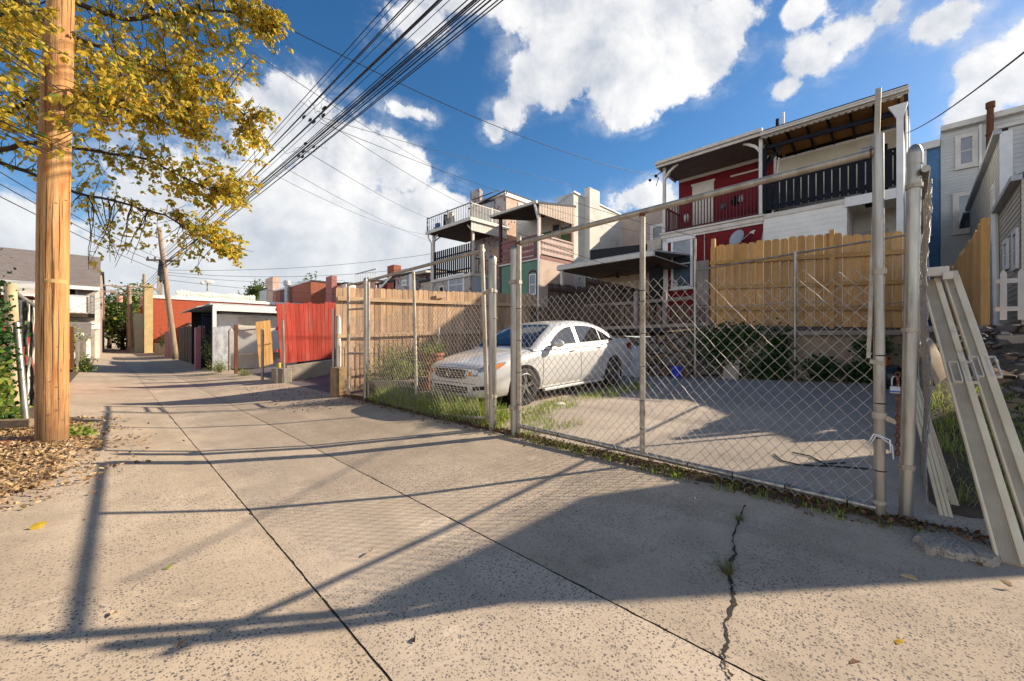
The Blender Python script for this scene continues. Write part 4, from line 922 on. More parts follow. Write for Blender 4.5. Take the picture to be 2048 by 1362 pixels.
m = M(); q0, q1 = at_x(968, 420, 18.3), at_x(990, 420, 18.3); m.pbox('x', q1.y, q0.y, rdz+.1, at_x(980, 402, 18.3).z, 18.25, 18.296); m.build('deck_door', MT['glass'], t)
m = M(); z = at_x(975, 396, 18.3).z; m.poly([(17.7, q1.y-.4, z-.1), (18.28, q1.y-.4, z+.2), (18.28, q1.y-.4, z+.27), (17.7, q1.y-.4, z-.04)], (0, q0.y-q1.y+.9, 0)); m.build('awning', MT['tar'], t)
win_px(t, 'y', yB0, 1036, 407, 1050, 421, fr=.12, pane='curtain', sash=False, sill=False)
m = M(); m.box(XF-.35, 18.3, yB0-.25, yB1+.25, rdz, rdz+.12); m.box(XF-.40, XF-.35, yB0-.3, yB1+.3, rdz-.06, rdz+.14); m.box(XF-.35, 18.3, yB0-.30, yB0-.25, rdz-.06, rdz+.14); m.build('roof_deck', MT['offwhite'], t)
m = M()
for k in range(15): x = lerp(XF-.25, 18.2, k/15); m.box(x, x+.175, yB0-.2-.004*(k % 2), yB0-.17, rdz-.62, rdz-.02)
m.build('side_boards', MT['offwhite'], t)
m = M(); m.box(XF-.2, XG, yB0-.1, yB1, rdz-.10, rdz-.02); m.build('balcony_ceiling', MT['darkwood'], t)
m = M()
for k in range(21): y = lerp(yB0-.2, yB1+.2, k/20); m.box(XF-.32, XF-.29, y-.012, y+.012, rdz+.14, rdz+1.0)
m.box(XF-.33, XF-.28, yB0-.22, yB1+.22, rdz+.98, rdz+1.03)
for y in (yB0-.2, (yB0+yB1)/2, yB1+.2): m.box(XF-.34, XF-.26, y-.04, y+.04, rdz+.1, rdz+1.1)
m.build('front_deck_railing', MT['railgrey'], t)
m = M()
for k in range(25): x = lerp(XF-.2, 18.2, k/24); m.box(x-.015, x+.015, yB0-.27, yB0-.24, rdz+.14, rdz+.96)
m.box(XF-.3, 18.25, yB0-.28, yB0-.23, rdz+.95, rdz+1.0); m.box(16.8, 16.88, yB0-.29, yB0-.22, rdz+.1, rdz+1.05); m.build('side_deck_railing', MT['offwhite'], t)
for (y, mt) in ((yB0+.0, 'offwhite'), (yB1-.05, 'offwhite')):
    m = M(); m.box(XF-.05, XF+.10, y-.07, y+.07, bdk-.1, rdz-.05)
    s_ = 1 if y < 20 else -1; m.beam((XF, y, rdz-.55), (XF, y+s_*.5, rdz-.1), .05, .08); m.beam((XF+.05, y, rdz-.5), (XF+.55, y, rdz-.1), .05, .08); m.build('balcony_post', MT[mt], t)
m = M(); n = 19
for k in range(n): y = lerp(yB0+.15, yB1-.12, k/(n-1)); m.box(XF-.02, XF+.01, y-.065, y+.065, bdk+.06, bdk+1.85-.0*k)
m.box(XF+.01, XF+.05, yB0+.05, yB1, bdk+.3, bdk+.38); m.box(XF+.01, XF+.05, yB0+.05, yB1, bdk+1.35, bdk+1.43); m.build('balcony_slats', MT['black'], t)
m = M(); m.box(XF-.12, XG, yB0-.05, yB1+.05, bdk-.17, bdk); m.build('balcony_floor', MT['offwhite'], t)
m = M()
for k in range(14): x = lerp(XF+.1, XG, k/14); m.tube([(x, yB0+.02, bdk), (x, yB0+.02, bdk+.9)], .015, 4)
m.box(XF, XG, yB0, yB0+.04, bdk+.9, bdk+.95); m.build('side_railing', MT['black'], t)
m = M(); m.box(XG-.05, XG-.004, yB0+.5, yB0+1.4, bdk, bdk+2.1); m.build('balcony_door', MT['pinkbrick'], t)
m = M(); m.tube([(XF-.3, yB1+.1, rdz), (XF-.3, yB1+.12, rdz-.25), (XF-.06, yB1+.1, rdz-.6), (XF-.06, yB1+.1, 1.5)], .05, 6); m.build('downspout', MT['offwhite'], t)
m = M(); m.tube([(XF-.1, yB0+.02, 1.4), (XF-.1, yB0+.02, rdz+1.8)], .03, 6); m.build('iron_pole', MT['rust'], t)
win_px(t, 'x', XF, 897, 548, 929, 590, fr=.14, proud=.04, pane='curtain', muntin=1, sill=False)
win_px(t, 'x', XF, 878, 571, 889, 592, fr=.12, proud=.04, frame='offwhite', pane='dark', sash=False, sill=False)
for (px, py, nm, lb, mt) in ((875, 462, 'cooler_box', 'blue box in the far corner of the roof deck', 'bluebrick'), (901, 447, 'folded_chair', 'grey covered bundle standing on the roof deck', 'galvdull'), (891, 452, 'folded_chair', 'slim dark folded chair standing on the roof deck', 'black')):
    q = at_x(px, py, XF+.1); m = M(); h_ = {'cooler_box': .55, 'folded_chair': .95}[nm]; wd = .3 if 'bundle' in lb else .22 if nm == 'cooler_box' else .07
    m.box(q.x-.15, q.x+.15, q.y-wd, q.y+wd, rdz+.12, rdz+.12+h_*.55); m.box(q.x-.1, q.x+.13, q.y-wd*.8, q.y+wd*.85, rdz+.12+h_*.55, rdz+.12+h_); solo(m, nm, MT[mt], lb, 'box' if nm == 'cooler_box' else 'chair', bevel=.03)

# --- beige house with the dark porch
t = thing('beige_house', 'beige stucco house with a low white-edged porch roof and ceiling fan', 'house', (20, 10, 1.6))
m = M(); m.box(xE, xE+5, 7.1, yG0-.02, 1.5, 9.0); m.build('wall', MT['beige'], t)
win_px(t, 'x', xE, 1302, 449, 1330, 503, fr=.16, proud=.08, pane='curtain')
q = at_x(1312, 491, xE-.2); m = M(); m.box(xE-.5, xE-.05, q.y-.45, q.y+.45, q.z-.3, q.z+.3)
for k in range(6): m.box(xE-.51, xE-.5, q.y-.4, q.y+.4, q.z-.25+k*.09, q.z-.21+k*.09)
m.build('air_conditioner', MT['offwhite'], t)
pz = 4.50; PX = 15.0; pa, pb = at_x(1116, 538, PX).y, at_x(1294, 510, PX).y
m = M(); m.box(PX-.1, PX+.05, pb-.3, pa, pz-.02, pz+.16); m.build('porch_fascia', MT['offwhite'], t)
m = M(); m.poly([(PX-.05, pb-.3, pz+.16), (PX+4.6, pb-.3, pz+.62), (PX+4.6, pb-.3, pz+.70), (PX-.05, pb-.3, pz+.22)], (0, pa-pb+.3, 0)); m.build('porch_roof', MT['zinc'], t)
m = M(); m.box(PX+.05, PX+3.6, pb-.3, pa, pz-.03, pz+.02); m.build('porch_ceiling', MT['greywood'], t)
m = M(); m.box(PX+3.4, PX+3.6, pb-.4, pa, 1.5, pz-.03); m.build('porch_back_wall', surf('porch_tan_wall', (.62, .50, .35), (.54, .43, .30), 2, .9), t)
m = M(); m.box(PX+3.6, xE, pb-.45, pb+1.0, 1.5, pz+1.6); m.build('side_addition', MT['beige'], t)
q0, q1 = at_x(1250, 560, PX+3.4), at_x(1272, 560, PX+3.4); m = M(); m.pbox('x', q1.y, q0.y, 1.6, 3.75, PX+3.34, PX+3.396); m.build('porch_door', MT['door'], t); m = M(); m.pbox('x', q1.y+.15, q0.y-.15, 2.6, 3.6, PX+3.325, PX+3.336); m.build('door_glass', MT['curtain'], t)
q0, q1 = at_x(1249, 536, PX+3.4), at_x(1264, 536, PX+3.4); m = M(); m.pbox('x', q1.y, q0.y, q0.z-.25, q0.z+.3, PX+3.33, PX+3.396); m.build('wall_vent', MT['black'], t)
q = at_x(1233, 548, PX+2.2); m = M(); m.tube([(q.x, q.y, pz-.03), (q.x, q.y, q.z)], .03, 6)
for k in range(5): a = k*1.2566+.4; m.beam((q.x, q.y, q.z), (q.x+.6*math.cos(a), q.y+.6*math.sin(a), q.z-.10), .13, .01)
m.build('ceiling_fan', MT['darkwood'], t)
m = M(); m.box(PX+.0, PX+.12, pa-.25, pa-.13, 1.6, pz); m.build('porch_post', MT['offwhite'], t)
m = M(); a, b = at_y(1180, 520, 12.0), at_y(1300, 520, 9.0); 
x0 = PX+2; m.poly([(x0, 11.5, 4.95), (x0, 8.5, 4.95), (x0, 8.5, 5.5), (x0, 11.5, 5.7)], (.03, 0, 0)); m.build('roof_screen', MT['fabric'], t)
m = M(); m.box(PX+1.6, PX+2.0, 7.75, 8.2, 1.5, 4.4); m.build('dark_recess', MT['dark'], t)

# --- grey and blue terrace to the right
SC = 1.314; XGY = 28.0
t = thing('grey_house', 'tall pale grey sided house with curtained windows and a rusty stack', 'house', (XGY, -2, 1.5))
yb = at_x(1881, 500, XGY).y; yl = at_x(1812, 500, XGY).y; zr_ = at_x(1880, 262, XGY).z
m = M(); m.box(XGY, XGY+5, -7, yb, 1.4, zr_-.1); m.build('wall', MT['greysiding'], t)
m = M(); siding(m, 'x', -7, yb-.02, 1.5, zr_-.15, XGY-.006, .15, .016); m.build('siding', MT['greysiding'], t)
m = M(); m.box(XGY-.3, XGY, -7, yb, zr_-.12, zr_+.12); m.build('eave', MT['offwhite'], t)
win_px(t, 'x', XGY, 1910, 268, 1956, 335, fr=.18, proud=.09, frame='offwhite', pane='curtain')
win_px(t, 'x', XGY, 1905, 384, 1953, 466, fr=.2, proud=.09, frame='offwhite', pane='glass', muntin=0)
m = M(); m.pbox('x', at_x(1964, 300, XGY).y, at_x(1958, 300, XGY).y, 3, zr_-.15, XGY-.06, XGY-.008); m.build('downspout', MT['white'], t)
q = at_x(1981, 216, XGY-.5); q2 = at_x(1979, 300, XGY-.5); m = M(); m.tube([q2, q], .11, 10); m.tube([q, q+Vector((0, 0, .25))], .15, 10); m.tube([lerp(q2, q, .35), lerp(q2, q, .38)], .14, 10); m.build('flue_pipe', MT['rust'], t, smooth=40)
t = thing('blue_house', 'bright blue brick house beside the white balcony house', 'house', (XGY, .3, 1.5))
m = M(); m.box(XGY+.03, XGY+5, yb+.02, 4.5, 1.4, zr_-.45); m.build('wall', MT['bluebrick'], t)
m = M(); m.box(XGY-.15, XGY+.03, yb+.02, 4.5, zr_-.75, zr_-.42); m.build('eave', MT['offwhite'], t)
win_px(t, 'x', XGY+.03, 1832, 297, 1853, 357, fr=.16, proud=.08, pane='curtain'); win_px(t, 'x', XGY+.03, 1826, 402, 1862, 472, fr=.16, proud=.08, pane='glass')
# side ell
XE1 = 18.0; ye = -.0945*XE1
t = thing('grey_ell', 'grey sided wing with sloping eave at the right edge of the photo', 'house', (XE1, ye, 1.5))
ze = at_x(2003, 264, XE1).z
m = M(); m.box(XE1, XGY-.4, ye-4, ye, 1.4, ze); m.build('wall', MT['greysiding'], t)
m = M(); siding(m, 'x', ye-4, ye-.12, 1.5, ze+.1, XE1-.006, .13, .014); m.build('front_siding', MT['greysiding'], t)
m = M(); siding(m, 'y', XE1, XGY-.42, 1.5, ze-.05, ye+.006, .13, .014, 1); m.build('side_siding', MT['greysiding'], t)
m = M(); m.box(XE1-.03, XE1+.1, ye-.2, ye+.03, 1.5, ze); m.build('corner_board', MT['white'], t)
m = M(); m.box(XE1-.06, XGY-.4, ye+.0, ye+.16, ze-.05, ze+.08); m.build('gutter', MT['zinc'], t)
m = M(); m.box(XE1-.1, XGY-.4, ye-4, ye+.08, ze+.08, ze+.16); m.build('roof', MT['offwhite'], t)
xa, xb = at_y(1984, 470, ye).x, at_y(1996, 470, ye).x
for (p0, p1, py) in ((1970, 1975, 560), (1987, 1992, 430)): window(t, 'y', at_y(p0, py, ye).x, at_y(p1, py, ye).x, at_y(p0, py+55, ye).z, at_y(p0, py-55, ye).z, ye+.01, .12, .05, 'white', 'glass', sgn=1, sill=False)
yl2 = -.0925*XE1; XL = 14.6; zl = at_x(2001, 425, XE1).z
t = thing('grey_lean_to', 'low tan-grey sided lean-to wing behind the white picket fence', 'house', (16, yl2-1, 1.5))
m = M(); m.box(XL, XE1-.03, yl2-3, yl2-.002, 1.4, zl); m.build('wall', MT['greysiding'], t)
m = M(); siding(m, 'y', XL, XE1-.04, 1.5, zl-.02, yl2+.004, .13, .014, 1); siding(m, 'x', yl2-3, yl2, 1.5, zl, XL-.004, .13, .014); m.build('side_siding', surf('tan_siding', (.50, .45, .36), (.43, .39, .31), 1., .6, bk=.05), t)
m = M(); m.box(XL-.15, XE1-.03, yl2+.0, yl2+.17, zl-.04, zl+.08); m.poly([(XL-.15, yl2+.1, zl+.08), (XL-.15, yl2-3, zl+1.2), (XL-.15, yl2-3, zl+1.3), (XL-.15, yl2+.1, zl+.14)], (XE1-XL, 0, 0)); m.build('roof', MT['zinc'], t)
m = M(); m.tube([(XE1-.15, yl2+.1, zl), (XE1-.15, yl2+.06, 1.5)], .07, 8); m.build('downspout', MT['white'], t)
for (p0, p1, y0, y1) in ((2012, 2020, 480, 540), (2030, 2040, 460, 540)): window(t, 'y', at_y(p0, 500, yl2).x, at_y(p1, 500, yl2).x, at_y((p0+p1)/2, y1, yl2).z, at_y((p0+p1)/2, y0, yl2).z, yl2+.012, .10, .05, 'white', 'glass', sgn=1, sill=False)
q = at_x(2035, 281, XE1-.05); m = M(); m.tube([q+Vector((0, -.2, -1.8)), q+Vector((0, -.2, .2))], .035, 6); m.build('conduit', MT['galvdull'], [o for o in bpy.data.objects if o.name == 'grey_ell'][0])
# added unseen blocker outside the right edge, shaped to cast the alley's foreground shadow
for (x0, x1, yb_, zt, lab) in ((7.22, 8.9, -4.08, 4.10, 'steep dark prism added just beyond the right edge to cast the foreground shadow'),):
    t = thing('shadow_blocker', lab, 'shed', ((x0+x1)/2, -3, 0)); m = M(); m.prism_x([(-1.92, -.2), (-1.92, zt), (yb_, 0), (yb_, -.2)], x0, x1); m.build('blocker_body', MT['darkwood'], t)
    m = M(); m.beam((x0+.05, -1.95, zt), (x0+.05, yb_, .1), .06, .06); m.beam((x1-.05, -1.95, zt), (x1-.05, yb_, .1), .06, .06); m.build('blocker_edge', MT['tar'], t)
# ------------------------------------------------------------------ car
def herm(xs, ys):
    xs, ys = np.array(xs, float), np.array(ys, float); h = np.diff(xs); d_ = np.diff(ys)/h; mm_ = np.zeros_like(xs)
    mm_[0], mm_[-1] = d_[0], d_[-1]
    for i in range(1, len(xs)-1): mm_[i] = 0 if d_[i-1]*d_[i] <= 0 else 2*d_[i-1]*d_[i]/(d_[i-1]+d_[i])
    def f(x):
        i = int(np.clip(np.searchsorted(xs, x)-1, 0, len(h)-1)); t = (min(max(x, xs[0]), xs[-1])-xs[i])/h[i]
        return float((2*t**3-3*t*t+1)*ys[i]+(t**3-2*t*t+t)*h[i]*mm_[i]+(-2*t**3+3*t*t)*ys[i+1]+(t**3-t*t)*h[i]*mm_[i+1])
    return f
c_w = herm([0, .02, .07, .16, .30, .50, .8, 1.4, 3.6, 4.2, 4.6, 4.8, 4.89, 4.93], [.50, .60, .71, .79, .845, .88, .905, .92, .92, .90, .85, .78, .70, .60])
c_zt = herm([0, .03, .10, .25, .6, 1.0, 1.35, 1.8, 3.0, 3.9, 4.3, 4.7, 4.85, 4.93], [.66, .70, .735, .775, .86, .925, .965, .965, .985, 1.02, 1.055, 1.06, 1.01, .86])
c_zb = herm([0, .05, .3, .7, 1.4, 3.5, 4.4, 4.8, 4.93], [.26, .21, .18, .19, .20, .20, .24, .32, .40])
def c_sec(x):
    w_, t, b = c_w(x), c_zt(x), c_zb(x); h = t-b
    sh = .06 if x < 1.2 else .035
    return [(0, b), (.75*w_, b), (.92*w_, b+.03), (.975*w_, b+.10*h/.7), (.992*w_, b+.28*h), (w_, b+.46*h), (.995*w_, b+.60*h), (.985*w_, b+.72*h), (.975*w_, b+.80*h), (.955*w_, t-.085), (.925*w_, t-.045), (.87*w_, t-.018), (.72*w_, t+.002), (.5*w_, t+.014), (.25*w_, t+.022), (0, t+.025)]
xs = sorted(set([0, .01, .02, .04, .07, .11, .16, .22, .30, .4, .5]+list(np.round(np.arange(.6, 4.45, .09), 3))+[4.5, 4.6, 4.68, 4.75, 4.81, 4.85, 4.88, 4.905, 4.92, 4.93]))
m = M(); secs = []
for x in xs:
    s_ = c_sec(x); full = [(x, -y, z) for y, z in s_]+[(x, y, z) for y, z in reversed(s_[1:-1])]; secs.append(full)
n = len(secs[0])
for f in secs: m.v += f
for i in range(len(xs)-1):
    for k in range(n): k2 = (k+1) % n; m.f.append((i*n+k, i*n+k2, (i+1)*n+k2, (i+1)*n+k)); m.mi.append(0)
for i in (0, len(xs)-1):
    b_ = i*n; half = n//2
    for k in range(half):
        a_, e_ = b_+k, b_+(k+1); a2, e2 = b_+(n-k) % n, b_+(n-k-1) % n
        ring = [a_, e_, e2, a2]; ring = list(dict.fromkeys(ring))
        if len(ring) >= 3: m.f.append(tuple(ring)); m.mi.append(0)
def paintmat():
    mm, nt, b, p, isl = newmat('white_car_paint'); k = mixc(noise(p, 5, 4).step(.35, .75)*.3, (.62, .60, .57), (.52, .50, .46))
    setin(b, Base_Color=k, Roughness=.28, Metallic=.15, Specular_IOR_Level=.5, Coat_Weight=.8, Coat_Roughness=.03); return mm
CARP = paintmat(); BLK = surf('car_black_trim', (.012, .012, .013), None, 5, .4, bk=0); CHR = surf('chrome', (.75, .75, .75), None, 5, .12, 1., bk=0)
CGL = glassmat('car_glass', (.012, .016, .02), .02)
car = thing('parked_car', 'white four-door sedan parked nose-out behind the left gate', 'car', (4.2, 5.62, .06))
CW_F, CW_R, WR = .93, 3.80, .325
tmp = m.build('body', [CARP, BLK], car, smooth=False)
tmp.location = (0, 0, 0)
# wheel openings: cut once, keep the evaluated mesh
ct = M()
for x in (CW_F, CW_R):
    for sg in (-1, 1): ct.tube([(x, sg*.60, .315), (x, sg*1.2, .315)], .385, 40)
cto = ct.build('cutter', BLK, None); bo = tmp.modifiers.new('b', 'BOOLEAN'); bo.object = cto; bo.operation = 'DIFFERENCE'; bo.solver = 'EXACT'
car.location = (0, 0, 0); bpy.context.view_layer.update()
dg = bpy.context.evaluated_depsgraph_get(); nm = bpy.data.meshes.new_from_object(tmp.evaluated_get(dg)); tmp.modifiers.clear(); tmp.data = nm
bpy.data.objects.remove(cto)
nm.materials.clear(); nm.materials.append(CARP); nm.materials.append(BLK)
for p_ in nm.polygons:
    c = p_.center; p_.use_smooth = True
    p_.material_index = 1 if any((c.x-x)**2+(c.z-.315)**2 < .383**2 and abs(c.y) > .55 for x in (CW_F, CW_R)) or c.z < .2 and abs(c.y) < .8 else 0
nm.set_sharp_from_angle(angle=R(32)); body = tmp
bb = bmesh.new(); bb.from_mesh(nm); BODY = BVHTree.FromBMesh(bb); bb.free()
# glasshouse
g_top = herm([1.18, 1.45, 1.75, 2.05, 2.4, 2.8, 3.2, 3.55, 3.85, 4.15], [.955, 1.115, 1.27, 1.395, 1.452, 1.472, 1.445, 1.36, 1.21, 1.05])
def g_y(z): return .86-.43*(z-.95)
m = M(); gx = list(np.linspace(1.18, 4.15, 46)); rows = []
for x in gx:
    zr_2 = g_top(x); zb2 = c_zt(x)-.03; zm = max(zb2+.001, zr_2-.07); y1 = g_y(zm)
    half = [(g_y(zb2), zb2), (g_y(lerp(zb2, zm, .5)), lerp(zb2, zm, .5)), (y1, zm), (y1-.035, lerp(zm, zr_2, .55)), (y1-.10, lerp(zm, zr_2, .9)), (y1-.22, zr_2+.004), (.25, zr_2+.016), (0, zr_2+.020)]
    rows.append([(x, -y, z) for y, z in half]+[(x, y, z) for y, z in reversed(half[:-1])])
n = len(rows[0])
for r_ in rows: m.v += r_
for i in range(len(rows)-1):
    for k in range(n-1): m.f.append((i*n+k, i*n+k+1, (i+1)*n+k+1, (i+1)*n+k)); m.mi.append(0)
gh = m.build('roof', CARP, car, smooth=38); bb = bmesh.new(); bb.from_mesh(gh.data); GLS = BVHTree.FromBMesh(bb); bb.free()
def panel(bvh, axis, lo, hi, nu, nv, off, sgn=-1, thick=0):
    """skin lying just proud of a body surface; lo/hi: boundary curves [(u, v)...] projected along an axis ('y': u=x, v=z; 'x': u=y, v=z; 'z': u=x, v=y)"""
    m = M(); fl, fh = herm(*zip(*lo)) if len(lo) > 2 else (lambda u: np.interp(u, *zip(*lo))), herm(*zip(*hi)) if len(hi) > 2 else (lambda u: np.interp(u, *zip(*hi)))
    u0, u1 = lo[0][0], lo[-1][0]; idx = {}
    for i in range(nu+1):
        u = lerp(u0, u1, i/nu)
        for j in range(nv+1):
            v = lerp(float(fl(u)), float(fh(u)), j/nv)
            if axis == 'y': o_, dr = Vector((u, sgn*3, v)), Vector((0, -sgn, 0))
            elif axis == 'x': o_, dr = Vector((-3 if sgn < 0 else 8, u, v)), Vector((1 if sgn < 0 else -1, 0, 0))
            else: o_, dr = Vector((u, v, 4)), Vector((0, 0, -1))
            h_ = bvh.ray_cast(o_, dr)
            if h_[0] is None: continue
            nn = h_[1]; nn = nn if nn.dot(dr) < 0 else -nn
            idx[(i, j)] = len(m.v); m.v.append(tuple(h_[0]+nn*off))
    for i in range(nu):
        for j in range(nv):
            ks = [(i, j), (i+1, j), (i+1, j+1), (i, j+1)]
            if all(k in idx for k in ks): m.f.append(tuple(idx[k] for k in ks)); m.mi.append(0)
    return m
for sg in (-1, 1):
    # side glass: front door, rear door, quarter light, in a black surround
    belt = lambda x: c_zt(x)+.015
    lo = [(1.62, belt(1.62)), (2.2, belt(2.2)), (3.0, belt(3)+.0), (3.85, belt(3.85)+.005)]; hi = [(1.62, 1.03), (2.0, 1.24), (2.3, 1.345), (2.75, 1.385), (3.15, 1.36), (3.5, 1.25), (3.85, 1.055)]
    panel(GLS, 'y', lo, hi, 40, 6, .003, sg).build('window_surround', BLK, car, smooth=True)
    ins = lambda u0, u1: ([(lerp(u0, u1, t), belt(lerp(u0, u1, t))+.018) for t in (0, .5, 1)], [(lerp(u0, u1, t), float(herm(*zip(*hi))(lerp(u0, u1, t)))-.022) for t in (0, .2, .4, .6, .8, 1)])
    for u0, u1 in ((1.70, 2.50), (2.60, 3.36), (3.40, 3.74)):
        l_, h_ = ins(u0, u1); panel(GLS, 'y', l_, h_, 18, 5, .006, sg).build('side_window', CGL, car, smooth=True)
    l_, h_ = ins(2.50, 2.60); panel(GLS, 'y', l_, h_, 4, 6, .007, sg).build('door_pillar', CARP, car, smooth=True)
    panel(GLS, 'y', [(1.6, belt(1.6)-.006), (3.9, belt(3.9)-.006)], [(1.6, belt(1.6)+.012), (3.9, belt(3.9)+.012)], 24, 1, .009, sg).build('belt_trim', CHR if False else BLK, car)
    for x0, x1 in (((1.36, .22), (1.40, .93)), ((2.53, .22), (2.55, .97)), ((3.30, .60), (3.52, .99))):
        q = panel(BODY, 'y', [(x0[0], 0), (x0[0]+.008, 0)], [(x0[0], 1), (x0[0]+.008, 1)], 1, 1, .002, sg)
        m = M(); pts = []
        for k in range(14):
            t = k/13; hh = BODY.ray_cast(Vector((lerp(x0[0], x1[0], t), sg*3, lerp(x0[1], x1[1], t))), Vector((0, -sg, 0)))
            if hh[0]: pts.append(hh[0])
        if len(pts) > 2: m.tube(pts, .0045, 4, False); m.build('door_seam', BLK, car)
    m = M(); pts = []
    for k in range(20):
        x = lerp(1.40, 4.5, k/19); hh = BODY.ray_cast(Vector((x, sg*3, .845+.055*(x-1.4)/3)), Vector((0, -sg, 0))); pts.append(hh[0]) if hh[0] else None
    m.tube(pts, .006, 5, False); m.build('crease_line', CARP, car, smooth=True)
    for x, z in ((2.30, .88), (3.22, .905)):
        hh = BODY.ray_cast(Vector((x, sg*3, z)), Vector((0, -sg, 0)))[0]; m = M(); m.beam(hh+Vector((-.10, sg*.022, 0)), hh+Vector((.10, sg*.022, .006)), .022, .028); m.build('door_handle', CARP, car, bevel=.008)
    m = M(); m.blob((1.73, sg*1.0, 1.03), (.075, .115, .075), 3, 0); m.beam((1.72, sg*.84, .985), (1.73, sg*.95, 1.0), .05, .05); m.build('wing_mirror', CARP, car, smooth=True)
    # rocker, wheels
    m = M(); m.box(1.42, 3.35, min(sg*.86, sg*.915), max(sg*.86, sg*.915), .185, .235); m.build('sill_trim', CARP, car, bevel=.012)
    for x in (CW_F, CW_R):
        m = M(); y0 = sg*.70; T = sg*.205
        m.lathe([(.225, 0), (.30, -.0*T), (.318, .06*T/abs(T)*abs(T)/.205*.2), (WR, .04*sg), (WR, .165*sg), (.318, .195*sg), (.30, .205*sg), (.235, .20*sg), (.225, .18*sg), (.225, 0)], (x, y0, WR-.005), 'y', 40)
        ty = m.build('tyre', MT['rubber'], car, smooth=45)
        m = M(); m.lathe([(.235, .195*sg), (.222, .205*sg), (.212, .185*sg), (.205, .10*sg)], (x, y0, WR-.005), 'y', 40); m.lathe([(.205, .09*sg), (.001, .09*sg)], (x, y0, WR-.005), 'y', 24); m.lathe([(.001, .20*sg), (.045, .198*sg), (.055, .17*sg), (.055, .1*sg)], (x, y0, WR-.005), 'y', 20)
        for k in range(5):
            for dd in (-.13, .13):
                a = k*2*math.pi/5+.3+dd; a2 = k*2*math.pi/5+.3+dd*.8; c_ = Vector((x, y0+.175*sg, WR-.005)); m.beam(c_+Vector((.03*math.cos(a2), .01*sg, .03*math.sin(a2))), c_+Vector((.218*math.cos(a), 0, .218*math.sin(a))), .026, .03, (0, 1, 0))
        m.build('rim', surf('alloy', (.30, .29, .28), (.2, .2, .2), 9, .4, .9, bk=0) if 'alloy' not in bpy.data.materials else bpy.data.materials['alloy'], car, smooth=40)
# windscreen and rear window
def zpan(x0, x1, w0, w1, nm, off=.006, edge=.0, mat=CGL):
    return panel(GLS, 'z', [(x0, -w0), (x1, -w1)], [(x0, w0), (x1, w1)], 16, 14, off).build(nm, mat, car, smooth=True)
zpan(1.22, 2.02, .76, .56, 'windscreen_frame', .003, mat=BLK); zpan(1.27, 1.98, .715, .545, 'windscreen')
zpan(3.40, 4.08, .55, .70, 'rear_window')
m = M()
for y0 in (-.5, .05): m.tube([(1.17, y0, .985), (1.30, y0+.25, 1.045), (1.34, y0+.55, 1.07)], .008, 4)
m.build('wiper', BLK, car)
# face: grille with emblem, lamps, bumper openings
def fr(y, z, off=.0): h_ = BODY.ray_cast(Vector((-2, y, z)), Vector((1, 0, 0))); return h_[0]-Vector((off, 0, 0))
gr = panel(BODY, 'x', [(-.42, .545), (-.30, .515), (0, .505), (.30, .515), (.42, .545)], [(-.46, .655), (-.3, .665), (0, .668), (.3, .665), (.46, .655)], 24, 5, .006); grille = gr.build('grille', BLK, car, smooth=True)
m = M()
for z in (.545, .585, .625): m.tube([fr(y, z, .010) for y in np.linspace(-.42, .42, 15)], .0038, 4)
m.build('grille_bars', CHR, grille)
m = M(); m.tube([fr(y, z, .012) for y, z in ((-.47, .66), (-.43, .54), (-.30, .507), (0, .497), (.30, .507), (.43, .54), (.47, .66), (.3, .672), (0, .676), (-.3, .672), (-.47, .66))], .010, 6); m.build('grille_surround', CHR, grille, smooth=True)
m = M(); c = fr(0, .59, .022); b_ = .042
for y in (-.028, .028): m.beam(c+Vector((0, y*.8, -b_)), c+Vector((0, y*1.25, b_)), .012, .012)
m.beam(c+Vector((0, -.026, 0)), c+Vector((0, .026, 0)), .012, .012)
ring = [c+Vector((0, .066*math.cos(a)*(1+.12*math.sin(a)), .058*math.sin(a))) for a in np.linspace(0, 2*math.pi, 25)]; m.tube(ring, .006, 5, False); m.build('emblem', CHR, grille)
HLG = surf('headlight_lens', (.42, .44, .46), (.2, .21, .22), 8, .06, .3, bk=0, spec=.9, coat=1.); AMB = surf('amber_lens', (.75, .22, .02), None, 6, .15, bk=0)
for sg in (-1, 1):
    a = [(sg*.50, .565), (sg*.62, .565), (sg*.74, .59), (sg*.80, .63)]; b_ = [(sg*.50, .64), (sg*.62, .675), (sg*.74, .715), (sg*.80, .73)]
    if sg < 0: a, b_ = a[::-1], b_[::-1]
    panel(BODY, 'x', a, b_, 16, 6, .007).build('headlight', HLG, car, smooth=True)
    panel(BODY, 'y', [(.14, .60), (.28, .645), (.42, .70), (.52, .745)], [(.14, .72), (.28, .745), (.42, .765), (.52, .775)], 14, 5, .007, sg).build('headlight', HLG, car, smooth=True)
    panel(BODY, 'y', [(.30, .655), (.40, .70), (.48, .735)], [(.30, .72), (.40, .745), (.48, .76)], 8, 3, .010, sg).build('turn_signal', AMB, car, smooth=True)
    a = [(sg*.50, .575), (sg*.57, .575)]; b_ = [(sg*.50, .63), (sg*.57, .645)]
    if sg < 0: a, b_ = a[::-1], b_[::-1]
    panel(BODY, 'x', a, b_, 4, 3, .012).build('turn_signal', AMB, car, smooth=True)
    a = [(sg*.58, .33), (sg*.76, .355)]; b_ = [(sg*.58, .40), (sg*.76, .41)]
    if sg < 0: a, b_ = a[::-1], b_[::-1]
    panel(BODY, 'x', a, b_, 8, 3, .006).build('fog_recess', BLK, car, smooth=True)
    panel(BODY, 'y', [(4.42, .80), (4.65, .80), (4.85, .82)], [(4.42, .93), (4.65, .955), (4.85, .95)], 10, 4, .008, sg).build('tail_light', surf('red_lens', (.35, .01, .012), None, 5, .15, bk=0) if 'red_lens' not in bpy.data.materials else bpy.data.materials['red_lens'], car, smooth=True)
